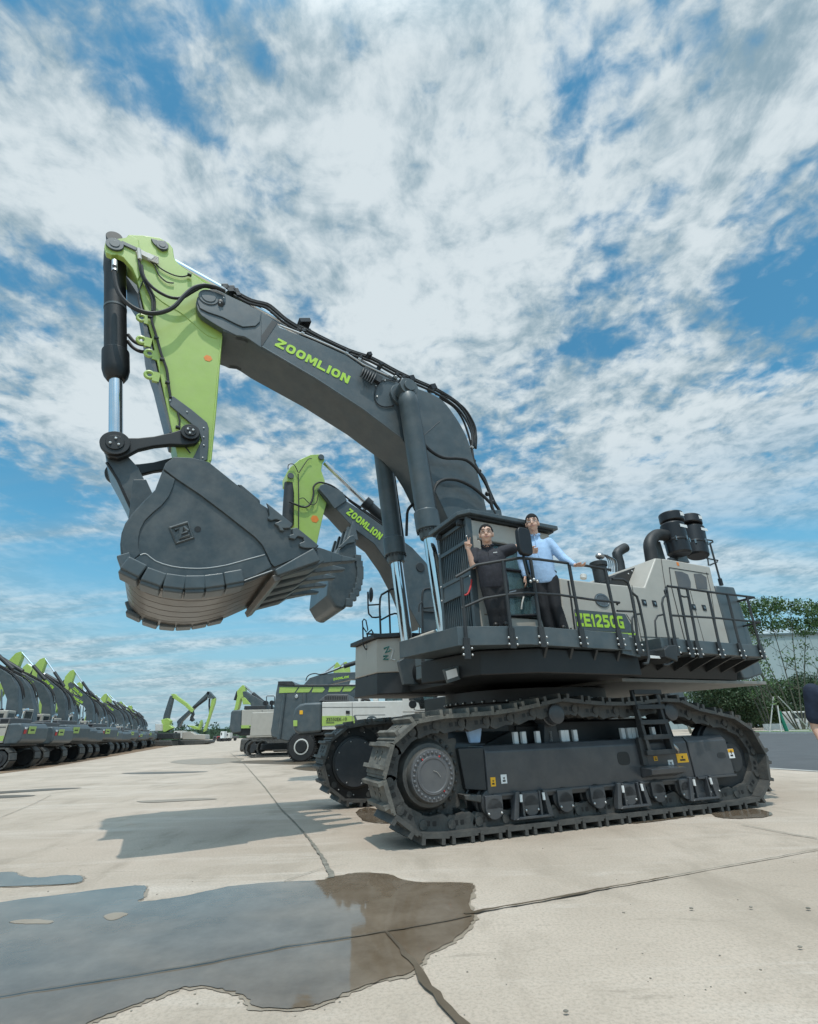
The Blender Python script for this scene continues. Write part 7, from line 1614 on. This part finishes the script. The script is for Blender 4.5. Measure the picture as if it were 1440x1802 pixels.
def pool(name, pts, z, mat, jit=0.01, seed=1, scale=None, kind='structure', extra=0.0, holes=()):
    rnd = random.Random(seed); P = [gp(x, y) for x, y in pts]; P = [(p.x, p.y) for p in P]; R_ = smooth_ring(P)
    R_ = [(x+rnd.gauss(0, jit), y+rnd.gauss(0, jit)) for x, y in R_]
    area = sum(R_[i][0]*R_[(i+1) % len(R_)][1]-R_[(i+1) % len(R_)][0]*R_[i][1] for i in range(len(R_)))
    if extra:
        sg = 1 if area > 0 else -1; Q = []
        for i in range(len(R_)):
            a, c_ = R_[i-3], R_[(i+3) % len(R_)]; t = Vector((c_[0]-a[0], c_[1]-a[1])); t = t.normalized() if t.length > 1e-6 else Vector((1, 0)); e = extra*rnd.uniform(.6, 1.3); Q.append((R_[i][0]+t.y*sg*e, R_[i][1]-t.x*sg*e))
        R_ = Q
    polys = [[Vector((x, y, 0)) for x, y in R_]]
    for h_ in holes:
        H_ = [gp(x, y) for x, y in h_]; H_ = smooth_ring([(p.x, p.y) for p in H_]); polys.append([Vector((x, y, 0)) for x, y in H_])
    tri = _g.tessellate_polygon(polys); allv = [v for p in polys for v in p]
    me = bpy.data.meshes.new(name); me.from_pydata([(v.x, v.y, z) for v in allv], [], [list(t) for t in tri]); bm = bmesh.new(); bm.from_mesh(me)
    for f in bm.faces:
        if f.normal.z < 0: f.normal_flip()
    bm.to_mesh(me); bm.free(); me.materials.append(MATS[mat]); o = bpy.data.objects.new(name, me); COL.objects.link(o); return struct(o, kind)
def g5(*p): return [(x/1.6, 1380+y/1.6) for x, y in p]
def g6(*p): return [(700+x/1.946, 1380+y/1.946) for x, y in p]
big_ = g5((-500, 420), (0, 336), (180, 313), (340, 292), (400, 288), (412, 296), (402, 322), (392, 334), (450, 328), (520, 318), (640, 292), (770, 279), (905, 273), (925, 264), (960, 260), (1010, 252), (1090, 256), (1150, 276), (1250, 280), (1318, 281), (1334, 294), (1320, 335), (1334, 375), (1322, 402), (1270, 446), (1200, 486), (1185, 515), (1140, 542), (1070, 556), (980, 590), (900, 622), (830, 636), (725, 632), (700, 610), (660, 590), (590, 575), (510, 578), (430, 606), (340, 640), (250, 676), (100, 760), (-500, 900))
isl = [g5((292, 376), (320, 366), (358, 368), (340, 380), (310, 388)), g5((25, 392), (70, 385), (140, 388), (142, 396), (90, 398), (40, 396))]
pool('puddle', big_, .008, 'puddle_water', .006, 1, holes=isl); pool('wet_concrete', big_, .004, 'wet_concrete', .010, 2, extra=.022, holes=[])
for i_ in isl: pool('dry_patch', [(x, y) for x, y in i_], .0095, 'wet_concrete', .003, 5)
s1 = g5((-300, 262), (0, 250), (45, 252), (62, 262), (110, 265), (170, 259), (222, 260), (233, 269), (212, 281), (100, 288), (0, 291), (-300, 300))
pool('puddle', s1, .008, 'puddle_water', .006, 3); pool('wet_concrete', s1, .004, 'wet_concrete', .008, 4, extra=.02)
for k, (pts_, mt) in enumerate(((((628, 1428), (650, 1422), (680, 1432), (700, 1446), (672, 1450), (640, 1444)), 'puddle_water'), (((1252, 1432), (1275, 1426), (1320, 1424), (1356, 1430), (1350, 1438), (1310, 1441), (1270, 1440)), 'puddle_water'), (((1100, 1446), (1180, 1436), (1222, 1437), (1180, 1443), (1120, 1450)), 'mud_wet'),
                             (((300, 1341), (340, 1336), (420, 1334), (425, 1338), (380, 1345), (330, 1345)), 'wet_concrete'), (((215, 1361), (290, 1358.5), (365, 1358), (330, 1360.5), (250, 1362.5)), 'mud_wet'), (((-40, 1396), (40, 1391), (90, 1388), (143, 1387), (110, 1390), (40, 1394.5), (-20, 1398)), 'mud_wet'), (((-40, 1403), (10, 1400), (60, 1400), (40, 1403), (-20, 1406)), 'mud_wet'),
                             (((405, 1341), (470, 1338), (560, 1340), (600, 1344), (540, 1346), (440, 1344)), 'mud_wet'), (((240, 1411), (290, 1408), (360, 1405), (380, 1407), (330, 1410), (270, 1413)), 'wet_concrete'), (((515, 1352), (560, 1349), (600, 1350), (600, 1354), (550, 1357)), 'mud_wet'))):
    pool('puddle' if mt == 'puddle_water' else 'damp_patch', list(pts_), .007+.0002*k, mt, .01, 20+k)
def crack(name, pts, w, mat, seed, z=.012, jag=.5):
    rnd = random.Random(seed); P = [gp(x, y) for x, y in pts]; Q = []
    for i in range(len(P)-1):
        n_ = max(2, int((P[i+1]-P[i]).length/.07)); n_ = min(n_, 60)
        for j in range(n_): Q.append(P[i].lerp(P[i+1], j/n_))
    Q.append(P[-1]); b = MB(); prev = None; wv = 1
    for i, p in enumerate(Q):
        t = (Q[min(i+1, len(Q)-1)]-Q[max(i-1, 0)]).normalized(); s = Vector((-t.y, t.x, 0)); wv = .7*wv+.3*rnd.uniform(1-jag, 1+jag); f = i/len(Q); ww = (w[0]*(1-f)+w[1]*f)*wv/2; o_ = s*rnd.gauss(0, ww*.3)
        cur = [b.v((p+o_+s*ww*rnd.uniform(.7, 1.3)).to_tuple()[:2]+(z,)), b.v((p+o_-s*ww*rnd.uniform(.7, 1.3)).to_tuple()[:2]+(z,))]
        if prev: b.face([prev[1], cur[1], cur[0], prev[0]])
        prev = cur
    o = b.build(name, mat, smooth=False, recalc=False); bmx = bmesh.new(); bmx.from_mesh(o.data)
    for f in bmx.faces:
        if f.normal.z < 0: f.normal_flip()
    bmx.to_mesh(o.data); bmx.free(); return struct(o)
M('joint', (.22, .198, .163), .9, var=.4, scale=9)
crack('pavement_crack', g6((230, 450), (400, 420), (560, 392), (760, 352), (930, 322)), (0.042, 0.018), 'mud_wet', 1, .013); crack('pavement_crack', g6((930, 322), (1100, 290), (1300, 255), (1440, 228), (1700, 180)), (0.0132, 0.012), 'joint', 2, .0135)
crack('pavement_crack', g5((-60, 615), (300, 558), (560, 515), (800, 465), (1035, 430), (1200, 402), (1330, 376)), (0.012, 0.021), 'mud_wet', 3, .014, .2)
crack('pavement_crack', g5((1085, 420), (1130, 470), (1170, 520), (1210, 580), (1260, 640), (1330, 720)), (0.018, 0.06), 'mud_wet', 4, .015, .6)
crack('pavement_crack', g5((930, 268), (925, 240), (905, 205), (870, 155), (830, 110)), (0.054, 0.0072), 'joint', 5, .0125); crack('pavement_crack', [(519, 1449), (495, 1425), (466, 1386), (430, 1345), (405, 1325)], (0.018, 0.03), 'joint', 6, .0128, .2)
crack('pavement_crack', g5((800, 278), (840, 262), (910, 240), (980, 228)), (0.012, 0.0036), 'joint', 7, .0122)
0 and crack('pavement_crack', g6((380, 500), (395, 620), (400, 670), (430, 700), (445, 735)), (0.0072, 0.0072), 'joint', 8, .0126); 0 and crack('pavement_crack', g6((240, 775), (420, 738), (560, 720), (700, 690), (860, 640)), (0.0072, 0.0048), 'joint', 9, .0127)
0 and crack('pavement_crack', g6((560, 735), (620, 770), (700, 820)), (0.012, 0.012), 'joint', 10, .0129); crack('pavement_crack', g6((1180, 142), (1300, 165), (1440, 190)), (0.018, 0.018), 'joint', 11, .0123, .3); crack('pavement_crack', [(1090, 1440), (1300, 1465), (1440, 1475)], (0.0072, 0.0072), 'joint', 12, .0124, .3)
crack('pavement_crack', [(0, 1440), (60, 1415), (90, 1400)], (0.012, 0.012), 'joint', 13, .0125, .3)
rnd = random.Random(4); b = MB()
for (x, y) in ((1218, 1603), (1323, 1601), (1424, 1603), (1410, 1672), (997, 1787)):
    p = gp(x, y); b.sphere(p+Vector((0, 0, .015)), .017*rnd.uniform(.6, 1.1), 8, (1.3, .8, .45))
for k in range(60):
    p = gp(rnd.uniform(60, 1400), rnd.uniform(1480, 1790)); s_ = rnd.uniform(.002, .005); b.box(p+Vector((-s_, -s_*.7, 0)), p+Vector((s_, s_*.7, s_)))
struct(b.build('debris', 'joint', smooth=False), 'stuff')
M('earth', (.20, .13, .08), .95, var=.3, scale=1)
a0, a1 = gp(-60, 1368), gp(300, 1309); 
P_ = [gp(-200, 1385), gp(0, 1362), gp(90, 1350), gp(200, 1331), gp(330, 1308), gp(330, 1304), gp(150, 1316), gp(-200, 1330)]
b = MB(); b.face([b.v((p.x, p.y, .006)) for p in P_]); struct(b.build('earth_strip', 'earth', recalc=False))
